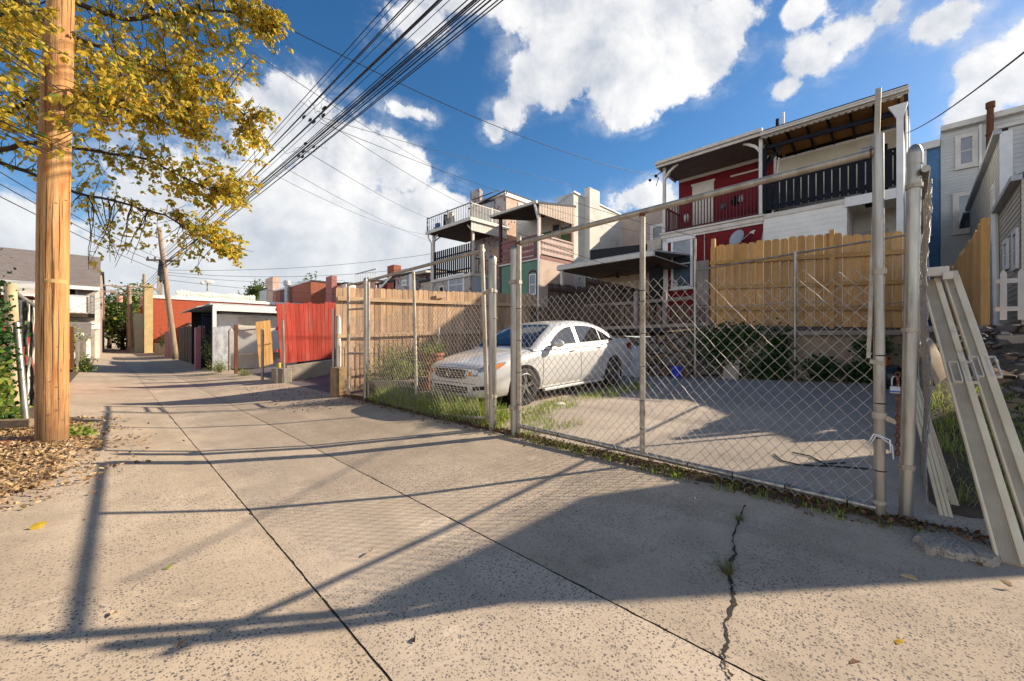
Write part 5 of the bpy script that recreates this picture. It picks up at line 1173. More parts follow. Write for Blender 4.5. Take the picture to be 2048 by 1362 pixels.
lg = panel(BODY, 'x', [(-.46, .285), (0, .265), (.46, .285)], [(-.50, .385), (0, .39), (.50, .385)], 20, 4, .006).build('lower_grille', BLK, car, smooth=True)
m = M()
for z in (.315, .35): m.tube([fr(y, z, .009) for y in np.linspace(-.45, .45, 13)], .005, 4)
m.build('grille_bars', CARP, lg)
m = M(); m.tube([fr(y, .44, .006) for y in np.linspace(-.62, .62, 17)], .006, 4); m.build('bumper_seam', BLK, car)
m = M(); pts = [BODY.ray_cast(Vector((x, y, 4)), Vector((0, 0, -1)))[0]+Vector((0, 0, .001)) for x, y in ((.12, -.62), (.35, -.76), (.8, -.80), (1.15, -.79))]
m.tube(pts, .005, 4); pts2 = [Vector((p.x, -p.y, p.z)) for p in pts]; m.tube(pts2, .005, 4); m.tube([fr(y, .69, .003) for y in np.linspace(-.6, .6, 13)], .005, 4); m.build('bonnet_seam', BLK, car)
CARX, CARY, CARZ = 4.16, 5.64, .055
car.location = (CARX, CARY, CARZ); car.rotation_euler = (0, R(-1.9), R(0))
# ------------------------------------------------------------------ vegetation
def leaf(m, c, L, W, rng, dirv=None, fold=.25):
    """one pointed leaf folded along its midrib"""
    a = Vector((rng.gauss(0, 1), rng.gauss(0, 1), rng.gauss(0, 1))) if dirv is None else Vector(dirv)+Vector((rng.gauss(0, .45), rng.gauss(0, .45), rng.gauss(0, .35)))
    a.normalize(); s_ = a.cross(Vector((rng.gauss(0, 1), rng.gauss(0, 1), rng.gauss(0, 1)))); s_.normalize(); n_ = a.cross(s_)
    c = Vector(c); mid1, mid2 = c+a*L*.35, c+a*L
    l1, r1 = c+a*L*.30+s_*W*.5+n_*W*fold, c+a*L*.30-s_*W*.5+n_*W*fold
    l2, r2 = c+a*L*.68+s_*W*.36+n_*W*fold*.6, c+a*L*.68-s_*W*.36+n_*W*fold*.6
    mid = c+a*L*.62
    m.add([c, l1, l2, mid2, mid, r1, r2], [(0, 4, 2, 1), (4, 3, 2), (0, 5, 6, 4), (4, 6, 3)])
def wob(p, q, n, amp, rng, sag=0):
    p, q = Vector(p), Vector(q); out = []; L = (q-p).length; off = Vector((0, 0, 0))
    for i in range(n+1):
        t = i/n; off = off*.7+Vector((rng.gauss(0, 1), rng.gauss(0, 1), rng.gauss(0, 1)))*amp*L/n if 0 < i else off
        out.append(p.lerp(q, t)+off*math.sin(math.pi*min(1, t*1.1))+Vector((0, 0, -sag*t*t*L)))
    return out
def camp(px, py, Z): r = ray(px, py); return Vector((r.x*Z, r.y*Z, EYE+r.z*Z))
rg = random.Random(77)
t = thing('autumn_tree', 'golden autumn tree whose boughs hang over the new wooden pole', 'tree', (-3.8, 4.4, 0))
trunk = [Vector((-3.9, 4.3, -.1)), Vector((-3.85, 4.35, 1.2)), Vector((-3.7, 4.4, 2.4)), Vector((-3.5, 4.6, 3.6)), Vector((-3.2, 4.9, 5.2))]
m = M(); m.tube(trunk, [.24, .20, .18, .15, .10], 12); m.build('trunk', MT['bark'], t, smooth=True)
# crown: lobes in space around boughs that reach out over the alley
def lobe(px, py, Z, r, nl, fl=.7): return (camp(px, py, Z), r, nl, fl)
LOBES = [lobe(190, 90, 5.4, .95, 900), lobe(330, 60, 5.8, .95, 950), lobe(300, 180, 5.6, .80, 850), lobe(420, 190, 6.0, .72, 750), lobe(420, 290, 6.1, .62, 620), lobe(440, 110, 6.1, .62, 520), lobe(60, 60, 4.9, .8, 560), lobe(50, 200, 4.8, .50, 300), lobe(130, 230, 4.9, .40, 220),
         lobe(470, 360, 6.3, .52, 480), lobe(440, 450, 6.5, .46, 480), lobe(390, 410, 6.4, .42, 260), lobe(340, 330, 6.2, .55, 260), lobe(240, 290, 5.9, .45, 150), lobe(545, 40, 6.3, .40, 300), lobe(500, 20, 6.2, .5, 300), lobe(500, 290, 6.4, .38, 200), lobe(470, 500, 6.6, .30, 200),
         lobe(180, 330, 5.9, .4, 90), lobe(60, 300, 5.6, .42, 90), lobe(210, 500, 6.1, .34, 80), lobe(190, 430, 6.0, .4, 60), lobe(360, 500, 6.5, .38, 100), lobe(520, 220, 6.5, .30, 110), lobe(280, 420, 6.2, .5, 80), lobe(-80, 40, 5, .8, 300), lobe(560, 100, 6.4, .25, 60), lobe(130, 40, 4.0, .45, 420), lobe(120, 150, 4.0, .40, 330), lobe(60, 215, 4.0, .36, 240), lobe(190, 140, 4.3, .45, 330), lobe(125, 255, 4.05, .24, 120), lobe(40, 110, 4.0, .45, 330), lobe(300, -70, 5.6, 1., 500), lobe(480, -60, 6.0, .7, 300)]
wood = M(); twig = M(); lv = M()
hubs = [(trunk[2], .06), (trunk[3], .07), (trunk[4], .06)]
boughs = [[trunk[3], camp(-60, 270, 5.0), camp(110, 170, 5.2), camp(250, 215, 5.5), camp(375, 215, 5.8)],
          [trunk[2], camp(-30, 305, 5.2), camp(60, 285, 5.4), camp(180, 300, 5.7), camp(300, 320, 6.0), camp(420, 380, 6.3)],
          [trunk[2], camp(-20, 318, 5.5), camp(60, 345, 5.7), camp(150, 385, 5.9), camp(230, 402, 6.1), camp(330, 430, 6.3), camp(430, 490, 6.5)],
          [trunk[4], camp(80, -20, 5.2), camp(250, 40, 5.6), camp(430, 20, 6.1), camp(540, 30, 6.3)],
          [trunk[3], camp(20, 40, 4.8), camp(40, 10, 4.8), camp(60, -60, 4.9)],
          [trunk[4], camp(120, 60, 5.2), camp(280, 130, 5.7), camp(420, 170, 6.1), camp(500, 240, 6.4)]]
nodes = []
for bi, b_ in enumerate(boughs):
    pts = []
    for i in range(len(b_)-1): seg = wob(b_[i], b_[i+1], 6, .10, rg); pts += seg[:-1] if i < len(b_)-2 else seg
    nn_ = len(pts); r0 = [.050, .042, .036, .05, .07, .042][bi]; wood.tube(pts, [lerp(r0, .010, (i/nn_)**.8) for i in range(nn_)], 8)
    nodes += [(p, lerp(r0, .01, (i/nn_)**.8)) for i, p in enumerate(pts)]
for c, r_, nl, fl in LOBES:
    nb = max(4, int(8+r_*20)); tips = []
    for k in range(nb):
        u = Vector((rg.gauss(0, 1), rg.gauss(0, 1), rg.gauss(0, 1))).normalized()*r_*rg.uniform(.35, 1.0); q = c+Vector((u.x, u.y, u.z*.85))
        cand = min(nodes, key=lambda n_2: (n_2[0]-q).length+rg.uniform(0, .15)); L = (cand[0]-q).length
        pts = wob(cand[0], q, 7, .12, rg, .10); wood.tube(pts, [lerp(min(cand[1]*.55, .0035+.0055*L), .0025, i/7) for i in range(8)], 5, False)
        tips.append(pts)
    per = nl*1.6/nb
    for pts in tips:
        cnt = int(per*rg.uniform(.6, 1.4)); ns = max(2, int(cnt/9))
        for s_ in range(ns):
            t0 = rg.uniform(.25, 1); i = min(6, int(t0*7)); p0 = pts[i].lerp(pts[i+1], t0*7-i) if i < 7 else pts[-1]
            d_ = Vector((rg.gauss(.3, 1), rg.gauss(0, 1), rg.gauss(-.35, .7))).normalized()*r_*rg.uniform(.18, .55)
            tp = wob(p0, p0+d_, 4, .15, rg, .25); twig.tube(tp, [.0028, .0024, .002, .0016, .001], 3, False)
            for z_ in range(max(1, cnt//ns)):
                t2 = rg.uniform(.2, 1)*4; i2 = min(3, int(t2)); p = tp[i2].lerp(tp[i2+1], t2-i2)+Vector((rg.gauss(0, .02), rg.gauss(0, .02), rg.gauss(-.01, .02)))
                L = rg.uniform(.042, .082); leaf(lv, p, L, L*.72, rg, (rg.gauss(0, .6), rg.gauss(0, .6), -.8))
wood.build('boughs', MT['bark'], t, smooth=True); twig.build('twigs', MT['bark'], t, fix=False); tag(lv.build('foliage', MT['leafgold'], t, fix=False), kind='stuff')

# leaf litter on the verge and single leaves on the pavement
def flatleaf(m, x, y, z, L, rng, curl=.3): leaf(m, (x, y, z+rng.uniform(.002, .012)), L, L*.55, rng, (rng.gauss(0, 1), rng.gauss(0, 1), rng.uniform(-.03, .10)), curl)
m = M(); rg = random.Random(5)
for k in range(9000):
    y = rg.uniform(4.3, 9.2) if k % 12 else rg.uniform(2.6, 9); e = -.40+.13*math.sin(y*1.3)+(.28 if y > 6.6 else 0)-max(0, 5.1-y)*.5; x = e-abs(rg.gauss(0, .9)) if rg.random() < .95 else e+abs(rg.gauss(0, .22))
    if x > -3.4: flatleaf(m, x, y, (.045 if x < -.8 else alley_z(max(x, AL))+.02), rg.uniform(.025, .062), rg)
tag(m.build('leaf_litter', MT['litter'], None, fix=False), kind='stuff', label='carpet of dry brown leaves along the left verge')
m = M()
for k in range(3600):
    x = GX-abs(rg.gauss(0, .11))+.06; y = rg.uniform(-.3, 8.8); flatleaf(m, x, y, alley_z(min(x, AR-.01))+(.03 if x > 3.55 else .008), rg.uniform(.016, .045), rg)
for k in range(260): flatleaf(m, rg.uniform(2.2, 3.6), rg.uniform(7.4, 12.5), alley_z(2.9)+.02, rg.uniform(.02, .05), rg)
for k in range(160): flatleaf(m, rg.uniform(3.7, 5.2), rg.uniform(9.2, 12.8), .08, rg.uniform(.02, .05), rg)
for k in range(900):
    y = rg.uniform(-.2, 8.5); x = xw(y)-rg.uniform(.05, .7); flatleaf(m, x, y, lot_z(x, y)+.03, rg.uniform(.02, .05), rg)
tag(m.build('debris', MT['dry'], None, fix=False), kind='stuff', label='dark dead leaves and grit along the foot of the gates and wall')
for (px, py, L, lb, mt) in ((57, 1060, .085, 'bright yellow leaf lying alone on the left slab', 'leafgold'), (326, 1140, .05, 'greenish leaf on the pavement beside the diagonal shadow', 'leafgreen'), (237, 1222, .06, 'tan leaf lying in the long dark shadow line', 'litter'), (173, 1041, .045, 'brown leaf between the pole shadow and the yellow leaf', 'litter'), (352, 1300, .05, 'dark curled leaf near the bottom left slab', 'dry'), (1836, 1161, .07, 'large curled leaf just below the shade edge at right', 'litter'), (740, 1105, .07, 'curled brown leaf near the middle joint', 'litter'), (2026, 1176, .05, 'pale leaf at the far right of the pavement', 'litter'), (1390, 1000, .045, 'white scrap of leaf on the shaded pavement', 'white'), (1793, 1290, .05, 'yellowish leaf on the bright lower right pavement', 'leafgold'), (830, 1288, .045, 'dark curled leaf on the bright slab at the bottom', 'dry'), (1720, 1325, .05, 'black chip lying on the lower right pavement', 'dry')):
    q = at_z(px, py, -.06); q = at_z(px, py, alley_z(min(q.x, 3.59))); m = M(); r2 = random.Random(px); leaf(m, (q.x, q.y, q.z+.006), L, L*.55, r2, (r2.gauss(0, 1), r2.gauss(0, 1), .12), .35); solo(m, 'fallen_leaf', MT[mt], lb, 'leaf', 'single leaves on the pavement', fix=False)

# grass and weeds
def blades(m, c, n, h, spread, rng, w_=.005, ln0=.15, ln1=.6):
    for k in range(n):
        a = rng.uniform(0, 6.28); r_ = spread*math.sqrt(rng.random()); b = Vector(c)+Vector((r_*math.cos(a), r_*math.sin(a), 0)); ln = h*rng.uniform(.5, 1.15); out = Vector((math.cos(a+rng.gauss(0, .6)), math.sin(a+rng.gauss(0, .6)), 0))*ln*rng.uniform(ln0, ln1); s_ = Vector((-out.y, out.x, 0)); s_ = s_.normalized()*w_ if s_.length > 1e-5 else Vector((w_, 0, 0))
        m1 = b+out*.35+Vector((0, 0, ln*.6)); e = b+out+Vector((0, 0, ln*rng.uniform(.75, 1.)))
        m.add([b-s_, b+s_, m1-s_*.7, m1+s_*.7, e], [(0, 1, 3, 2), (2, 3, 4)])
m = M(); rg = random.Random(15)
for k in range(95): y = rg.uniform(-.1, 3.6); x = GX-rg.uniform(-.05, .16); blades(m, (x, y, alley_z(min(x, 3.59))), rg.randint(6, 16), rg.uniform(.03, .085), .05, rg, .004)
for k in range(420): y = rg.uniform(4.15, 7.6); x = 3.64+abs(rg.gauss(0, .3)); blades(m, (x, y, lot_z(x, y)), rg.randint(8, 18), rg.uniform(.12, .34)*(1.3 if x < 3.95 else .75), .07, rg, .004)
for k in range(60): y = rg.uniform(3.2, 4.15); x = rg.uniform(3.7, 4.6); blades(m, (x, y, lot_z(x, y)), rg.randint(6, 14), rg.uniform(.04, .14), .07, rg, .004)
for k in range(150):
    tt = rg.random(); x = lerp(4.2, 8.6, tt)+rg.uniform(-.2, .2); y = lerp(4.2, 4.35, tt)+rg.uniform(-.25, .35); blades(m, (x, y, lot_z(x, y)), rg.randint(8, 16), rg.uniform(.05, .15), .10, rg, .005)
for k in range(150):
    y = rg.uniform(3.9, 7.7); x = 3.62+abs(rg.gauss(0, .35)); h_ = rg.uniform(.08, .34)
    for s_ in range(rg.randint(2, 4)):
        tp = Vector((x+rg.gauss(0, .09), y+rg.gauss(0, .10), lot_z(x, y)+h_*rg.uniform(.6, 1.1))); b_ = Vector((x, y, lot_z(x, y)))
        m.tube([b_, b_.lerp(tp, .5)+Vector((rg.gauss(0, .02), rg.gauss(0, .02), .01)), tp], [.002, .0016, .001], 3, False)
        for z_ in range(9): leaf(m, b_.lerp(tp, rg.uniform(.3, 1.05)), rg.uniform(.022, .055), rg.uniform(.012, .026), rg)
for k in range(24):
    y = rg.uniform(0, 3.5); x = GX-rg.uniform(-.03, .14); b_ = Vector((x, y, .015))
    for z_ in range(10): leaf(m, b_+Vector((rg.gauss(0, .04), rg.gauss(0, .04), rg.uniform(0, .05))), rg.uniform(.014, .034), rg.uniform(.010, .02), rg)
tag(m.build('weeds', MT['leafgreen'], None, fix=False), kind='stuff', label='green weeds growing along the gate line and under the car')
m = M()
for k in range(300): x = rg.uniform(4.1, 6.9); y = rg.uniform(-1.5, -.15) if k % 2 else rg.uniform(-.8, -.1); blades(m, (x, y, np.interp(x, [3.7, 4.6, 5.8, 6.8, 7.6, 8.3, 9], [0, .1, .32, .62, .95, 1.25, 1.36])), rg.randint(6, 14), rg.uniform(.05, .20), .09, rg, .0028, .4, 1.3)
tag(m.build('bank_grass', MT['leafgreen'], None, fix=False), kind='stuff', label='straggly grass on the bank to the right of the latch post')
# two tufts in the crack of the shaded pavement, and the crack itself
for (px, py, n_b, h_, lb) in ((1455, 1132, 60, .085, 'spiky grass tuft in the pavement crack, nearer the camera'), (1478, 1040, 40, .05, 'small green tuft at the top of the pavement crack')):
    q = at_z(px, py, -.03); m = M(); blades(m, (q.x, q.y, alley_z(q.x)), n_b*2, h_, .025, random.Random(px), .0013, .5, 1.4); solo(m, 'grass_tuft', MT['leafdull'], lb, 'grass tuft', 'tufts in the crack', fix=False)
MT['tarcrack'] = surf('crack_dirt', (.05, .038, .025), (.02, .016, .012), 40, .95)
m = M(); pts = [(1490, 1012), (1478, 1045), (1466, 1080), (1470, 1110), (1458, 1140), (1460, 1168), (1468, 1195), (1462, 1225), (1450, 1250), (1456, 1285), (1448, 1310), (1447, 1335), (1470, 1362)]
ps = [];
for px, py in pts: q = at_z(px, py, -.04); q = at_z(px, py, alley_z(q.x)); ps.append(q)
rg = random.Random(6); L_, R_ = [], []
for i in range(len(ps)-1):
    for s_ in range(6):
        q = ps[i].lerp(ps[i+1], s_/6); wv = rg.uniform(.002, .009)*(1.5 if 2 < i < 8 else 1); dr = (ps[i+1]-ps[i]).normalized(); sd = Vector((-dr.y, dr.x, 0)); jj = sd*rg.gauss(0, .004); L_.append(q+sd*wv+jj+Vector((0, 0, .008))); R_.append(q-sd*wv+jj+Vector((0, 0, .008)))
for i in range(len(L_)-1): m.quad(L_[i], R_[i], R_[i+1], L_[i+1])
struct(m, 'pavement_crack', MT['tarcrack'])
m = M(); rg = random.Random(16)
for k in range(110):
    j = rg.choice((AJ1, AJ2)); y = rg.uniform(.8, 14); blades(m, (j+rg.uniform(-.01, .01), y, -.115), rg.randint(3, 7), rg.uniform(.012, .03), .02, rg, .002)
tag(m.build('joint_weeds', MT['leafgreen'], None, fix=False), kind='stuff', label='tiny weeds in the pavement joints')
# ivy hanging on the wall
def ivy(c, r_, n_, lab, seed, mat='ivy', size=.06, name='ivy', cat='ivy', group='ivy on the retaining wall'):
    g_ = random.Random(seed); m = M()
    for k in range(n_):
        u = Vector((g_.gauss(0, .5), g_.gauss(0, .5), g_.gauss(0, .5))); p = Vector(c)+Vector((u.x*r_[0], u.y*r_[1], u.z*r_[2])); L = size*g_.uniform(.6, 1.3); leaf(m, p, L, L*.9, g_, (-.5, g_.gauss(0, .5), -.5))
    return solo(m, name, MT[mat], lab, cat, group, fix=False)
def wpt(px, py, o=.10): return at_line(px, py, WC-o)
for k, (px, py, ry, rz_, n_, lb) in enumerate(((1640, 737, .26, .26, 420, 'heart-shaped ivy clump on the tan wall, the one right of the fence pole'), (1722, 745, .26, .28, 420, 'rounded ivy clump on the tan wall nearest the gate frame post'), (1530, 735, .5, .35, 900, 'broad ivy mass beside the cardboard sheet, left of the fence pole'), (1430, 690, .55, .5, 800, 'loose ivy trailing over the stone wall beside the blue bucket'), (1558, 690, .22, .4, 400, 'narrow ivy strand climbing left of the fence pole'), (1480, 670, .5, .25, 420, 'ivy on the top of the wall below the yellow boards'), (1745, 695, .3, .2, 250, 'ivy at the wall top behind the gate frame post'))):
    q = wpt(px, py); ivy(q, (.12, ry, rz_), int(n_*1.7), lb, 100+k, size=.07)
# planter and shrubs by the cedar fence
t = thing('stone_planter', 'boat-shaped stone planter overgrown with weeds in front of the cedar fence', 'planter', (4.9, 7.5, .05))
q = at_y(795, 770, 7.6); m = M(); m.lathe([(.30, 0), (.36, .18), (.50, .30), (.52, .36), (.46, .36), (.40, .28), (.001, .27)], (q.x, q.y, .06), 'z', 18); m.v = [(q.x+(x-q.x)*1.25, y, z) for x, y, z in m.v]; m.build('bowl', MT['oldconc'], t, smooth=40)
def bush(c, r_, n_, lab, seed, name='shrub', group=None, size=.05, mat='leafgreen'):
    g_ = random.Random(seed); t = thing(name, lab, name.replace('_', ' '), (c[0], c[1], c[2]-r_[2]), group); m = M(); s_ = M()
    for k in range(n_//14):
        u = Vector((g_.gauss(0, .55)*r_[0], g_.gauss(0, .55)*r_[1], abs(g_.gauss(.3, .75))*r_[2])); b = Vector((c[0]+u.x*.4, c[1]+u.y*.4, c[2]-r_[2])); e = Vector(c)+u-Vector((0, 0, r_[2]*.5)); pts = wob(b, e, 4, .1, g_); s_.tube(pts, [.006, .005, .004, .003, .002], 4, False)
        for z_ in range(14): i = g_.randint(1, 3); p = pts[i].lerp(pts[i+1], g_.random())+Vector((g_.gauss(0, .05), g_.gauss(0, .05), g_.gauss(0, .05))); L = size*g_.uniform(.5, 1.3); leaf(m, p, L, L*.5, g_)
    s_.build('stems', MT['bark'], t, fix=False); tag(m.build('foliage', MT[mat], t, fix=False), kind='stuff'); return t
bush((q.x, q.y, .75), (.55, .5, .40), 2600, 'leafy weeds sprouting from the stone planter by the cedar fence', 5, 'plant')
q = at_y(866, 722, 7.9); m = M(); m.lathe([(.17, 0), (.23, .34), (.26, .36), (.26, .42), (.22, .42), (.2, .36), (.001, .35)], (q.x, q.y, .5), 'z', 20); m.box(q.x-.25, q.x+.25, q.y-.2, q.y+.2, .1, .5); solo(m, 'terracotta_pot', MT['terracotta'], 'terracotta pot on a plinth beside the car bonnet', 'plant pot', smooth=40)
bush((q.x, q.y, 1.05), (.35, .3, .2), 700, 'green plant in the terracotta pot beside the car bonnet', 6, 'plant')

# ------------------------------------------------------------------ small things in and around the lot
q = wpt(1352, 762, .3); t = thing('bucket', 'bright blue plastic bucket at the foot of the stone wall', 'bucket', (q.x, q.y, q.z)); m = M(); z0 = lot_z(q.x, q.y); m.lathe([(.001, 0), (.11, 0), (.135, .26), (.142, .26), (.142, .28), (.128, .28), (.105, .02), (.001, .02)], (q.x, q.y, z0), 'z', 20); m.build('pail', surf('bright_blue_plastic', (.015, .07, .62), (.012, .055, .5), 6, .4, bk=0), t, smooth=40)
m = M(); m.tube([(q.x-.02, q.y+.14*math.cos(a), z0+.27-.10*math.sin(a)) for a in np.linspace(0, math.pi, 10)], .004, 5); m.build('handle', MT['zinc'], t)
q = wpt(1460, 772, .35); z0 = lot_z(q.x, q.y); m = M(); m.poly([(q.x, q.y+.18, z0), (q.x, q.y-.18, z0), (q.x+.12, q.y-.17, z0+.36), (q.x+.12, q.y+.17, z0+.36)], (.02, 0, 0)); m.poly([(q.x+.12, q.y+.17, z0+.37), (q.x+.12, q.y-.17, z0+.37), (q.x+.22, q.y-.15, z0+.46), (q.x+.22, q.y+.15, z0+.46)], (.01, 0, 0)); m.poly([(q.x-.01, q.y+.02, z0+.05), (q.x-.01, q.y-.16, z0+.02), (q.x+.05, q.y-.12, z0+.22)], (-.005, 0, 0)); solo(m, 'cardboard_sheet', surf('grey_cardboard', (.42, .33, .26), (.33, .26, .20), 4, .9), 'folded cardboard leaning on the ivy-covered wall', 'cardboard')
q = at_z(1742, 772, .22); t = thing('traffic_cone', 'orange and white cone tip behind the gate frame post', 'traffic cone', (10.9, .7, .25)); c = at_line(1770, 745, WC-.5); m = M(); z0 = lot_z(c.x, c.y); m.lathe([(.16, 0), (.13, .03), (.035, .62), (.001, .62)], (c.x, c.y, z0), 'z', 16); m.build('cone', surf('cone_orange', (.75, .14, .04), None, 5, .6), t, smooth=40); m = M(); m.lathe([(.122, .12), (.085, .34), (.082, .34)], (c.x, c.y, z0), 'z', 16); m.build('white_band', MT['white'], t, smooth=40)
c = at_line(1783, 770, WC-.9); z0 = lot_z(c.x, c.y); m = M(); m.blob((c.x, c.y-.02, z0+.22), (.26, .2, .25), 3, .07, random.Random(3)); solo(m, 'rubbish_bag', surf('black_bag', (.02, .024, .026), None, 5, .25, bs=30, bk=.8), 'black plastic rubbish bag slumped behind the padlock', 'bag', smooth=True)
# black hoses lying on the lot
for k, (pts, lb) in enumerate((([(1548, 908), (1565, 922), (1600, 930), (1660, 932), (1740, 938)], 'long black hose lying on the lot near the gate'), ([(1585, 905), (1620, 912), (1650, 928), (1690, 925)], 'short curled black cord lying on the lot'))):
    m = M(); ps = []
    for px, py in pts: q = at_z(px, py, .05); q = at_z(px, py, lot_z(q.x, q.y)+.012); ps.append(q)
    m.tube(ps, .007, 5); solo(m, 'hose', MT['cable'], lb, 'hose', smooth=True)
q = at_z(1120, 812, .08); m = M(); m.blob((q.x, q.y, q.z+.03), (.12, .06, .03), 2, .25, random.Random(2)); solo(m, 'litter_bag', MT['white'], 'crumpled white scrap on the lot near the front wheel', 'litter')
# painted white masonry stump behind the car
m = M(); q = wpt(1265, 720, .28); m.box(q.x-.2, q.x+.2, q.y-.25, q.y+.45, .1, 1.02); m.box(q.x-.23, q.x-.19, q.y-.2, q.y+.4, .25, .5); m.rough(.03, 7); solo(m, 'stone_buttress', surf('flaking_whitewash', (.66, .67, .68), (.5, .5, .5), 4, .9, bs=25, bk=.9, bd=.02, c3=(.12, .10, .09), s3=3, t3=(.62, .72)), 'whitewashed stone buttress behind the rear of the car', 'buttress', bevel=.03)

# leaning beige shutter panels at the right edge, planks, slab, moulded sheet
def shutter(bt, tp, lab, ribs=True, w_=.070, st=.036):
    """long aluminium awning panel: ribbed face with a square stile along its right edge"""
    t = thing('folding_shutter', lab, 'shutter', bt, 'beige folding shutters'); bt, tp = Vector(bt), Vector(tp); ax = (tp-bt).normalized(); rt = Vector((.10, -1, 0)); rt = (rt-ax*rt.dot(ax)).normalized(); nn = ax.cross(rt); nn = nn if nn.x < 0 else -nn
    m = M(); n = 11
    def bar(m, a, b, d0, d1, e0=bt, e1=tp):
        c = [(a, d0), (b, d0), (b, d1), (a, d1)]; m.add([e0+rt*u+nn*v for u, v in c]+[e1+rt*u+nn*v for u, v in c], [(3, 2, 1, 0), (4, 5, 6, 7), (0, 1, 5, 4), (1, 2, 6, 5), (2, 3, 7, 6), (3, 0, 4, 7)])
    bar(m, 0, w_, -.02, -.004)
    for k in range(n): bar(m, w_*k/n, w_*(k+.62)/n, -.005, .004)
    m.build('ribbed_panel', MT['vinylrib'], t)
    m = M(); bar(m, w_, w_+st, -.03, .018); m.build('front_stile', MT['vinyl'], t, bevel=.004)
    m = M(); bar(m, -.012, 0, -.025, .008); m.build('rear_stile', MT['vinyl'], t, bevel=.003)
    for f, off in ((.545, w_-.035), (.545, w_+st+.006)):
        c_ = bt.lerp(tp, f)+rt*off+nn*.012; m = M(); a, b2 = ax*.10, rt*.022
        for p, q_ in ((c_-a-b2, c_+a-b2), (c_+a-b2, c_+a+b2), (c_+a+b2, c_-a+b2), (c_-a+b2, c_-a-b2)): m.beam(p, q_, .007, .02, nn)
        m.build('bracket', MT['offwhite'], t)
    return t
S1b, S1t = at_z(2000, 1122, .0), at_x(1846, 560, 5.3)
shutter(S1b, S1t, 'beige ribbed awning shutter leaning by the latch post, the left one'); S2b, S2t = S1b+Vector((.06, -.135, .02)), S1t+Vector((.10, -.135, .06))
shutter(S2b, S2t, 'beige ribbed awning shutter at the right edge, half behind the left one', w_=.04, st=.045)
m = M(); q = at_x(1872, 546, 5.25); m.box(q.x-.05, q.x+.05, q.y-.08, q.y+.06, q.z-.03, q.z+.05); m.box(q.x-.07, q.x, q.y-.10, q.y-.04, q.z-.07, q.z+.0); solo(m, 'shutter_hanger', MT['offwhite'], 'pale end bracket on top of the leaning shutters', 'bracket', bevel=.006)
for (p0, p1, x1_, w_, lb) in (((1822, 765), (1897, 1050), 5.2, .06, 'narrow white grooved trim board leaning by the latch post'), ((1828, 757), (1910, 1012), 5.4, .04, 'second thinner trim board behind the grooved one')):
    a, b2 = at_x(*p0, x1_), at_z(p1[0], p1[1], .0 if w_ > .05 else .06); m = M()
    for k in (-1, 0, 1): m.beam(b2+Vector((0, w_*.36*k, 0)), a+Vector((0, w_*.36*k, 0)), w_*.31, .022, (-.5, 0, 1))
    solo(m, 'trim_board', MT['vinyl'], lb, 'board', 'trim boards by the latch post')
# curved brown sheet
m = M(); n1, n2 = 14, 8
for i in range(n1+1):
    for j in range(n2+1):
        u, v = i/n1, j/n2; a = at_x(lerp(1826, 1900, u), lerp(690, 830, u), 6.9); m.v.append((a.x+v*.7, a.y-.02-.10*math.sin(v*2.5)-.08*v, a.z+.14*math.sin(v*3.1)-.10*v))
for i in range(n1):
    for j in range(n2): a_ = i*(n2+1)+j; m.f.append((a_, a_+1, a_+n2+2, a_+n2+1)); m.mi.append(0)
o = solo(m, 'curved_sheet', surf('brown_plastic_sheet', (.34, .24, .16), (.24, .17, .11), 4, .45), 'curved brown sheet leaning behind the beige shutters', 'sheet', smooth=True); sm = o.modifiers.new('thick', 'SOLIDIFY'); sm.thickness = .012
# broken concrete slab
m = M(); ring = [(1832, 1070), (1850, 1046), (1920, 1035), (1975, 1046), (1998, 1110), (1985, 1122), (1920, 1108), (1850, 1092)]; g_ = random.Random(3)
ps = [at_z(px, py, .02) for px, py in ring]; rr = []
for i in range(8):
    for k in range(6): p = ps[i].lerp(ps[(i+1) % 8], k/6); rr.append(Vector((p.x+g_.gauss(0, .007), p.y+g_.gauss(0, .007), 0)))
n = len(rr); cc = sum(rr, Vector())/n; lev = [(1.0, -.10), (1.03, -.03), (1.0, .006), (.95, .024), (.72, .030), (.40, .032)]
for f_, z_ in lev:
    for p in rr: q = cc+(p-cc)*f_; m.v.append((q.x+g_.gauss(0, .003), q.y+g_.gauss(0, .003), z_+g_.gauss(0, .0022)))
m.v.append((cc.x, cc.y, .033))
for j in range(len(lev)-1):
    for i in range(n): i2 = (i+1) % n; m.f.append((j*n+i, j*n+i2, (j+1)*n+i2, (j+1)*n+i)); m.mi.append(0)
for i in range(n): m.f.append(((len(lev)-1)*n+i, (len(lev)-1)*n+(i+1) % n, len(lev)*n)); m.mi.append(0)
solo(m, 'concrete_slab', MT['oldconc'], 'broken concrete slab lying at the foot of the shutters', 'slab')
m = M(); q = Vector((3.66, .0, -.03)); m.blob(q, (.22, .20, .045), 3, .12, random.Random(9)); m.blob((3.68, .30, -.02), (.2, .22, .035), 3, .12, random.Random(10)); solo(m, 'concrete_footing', MT['oldconc'], 'rough concrete footing round the latch post', 'footing', smooth=True)
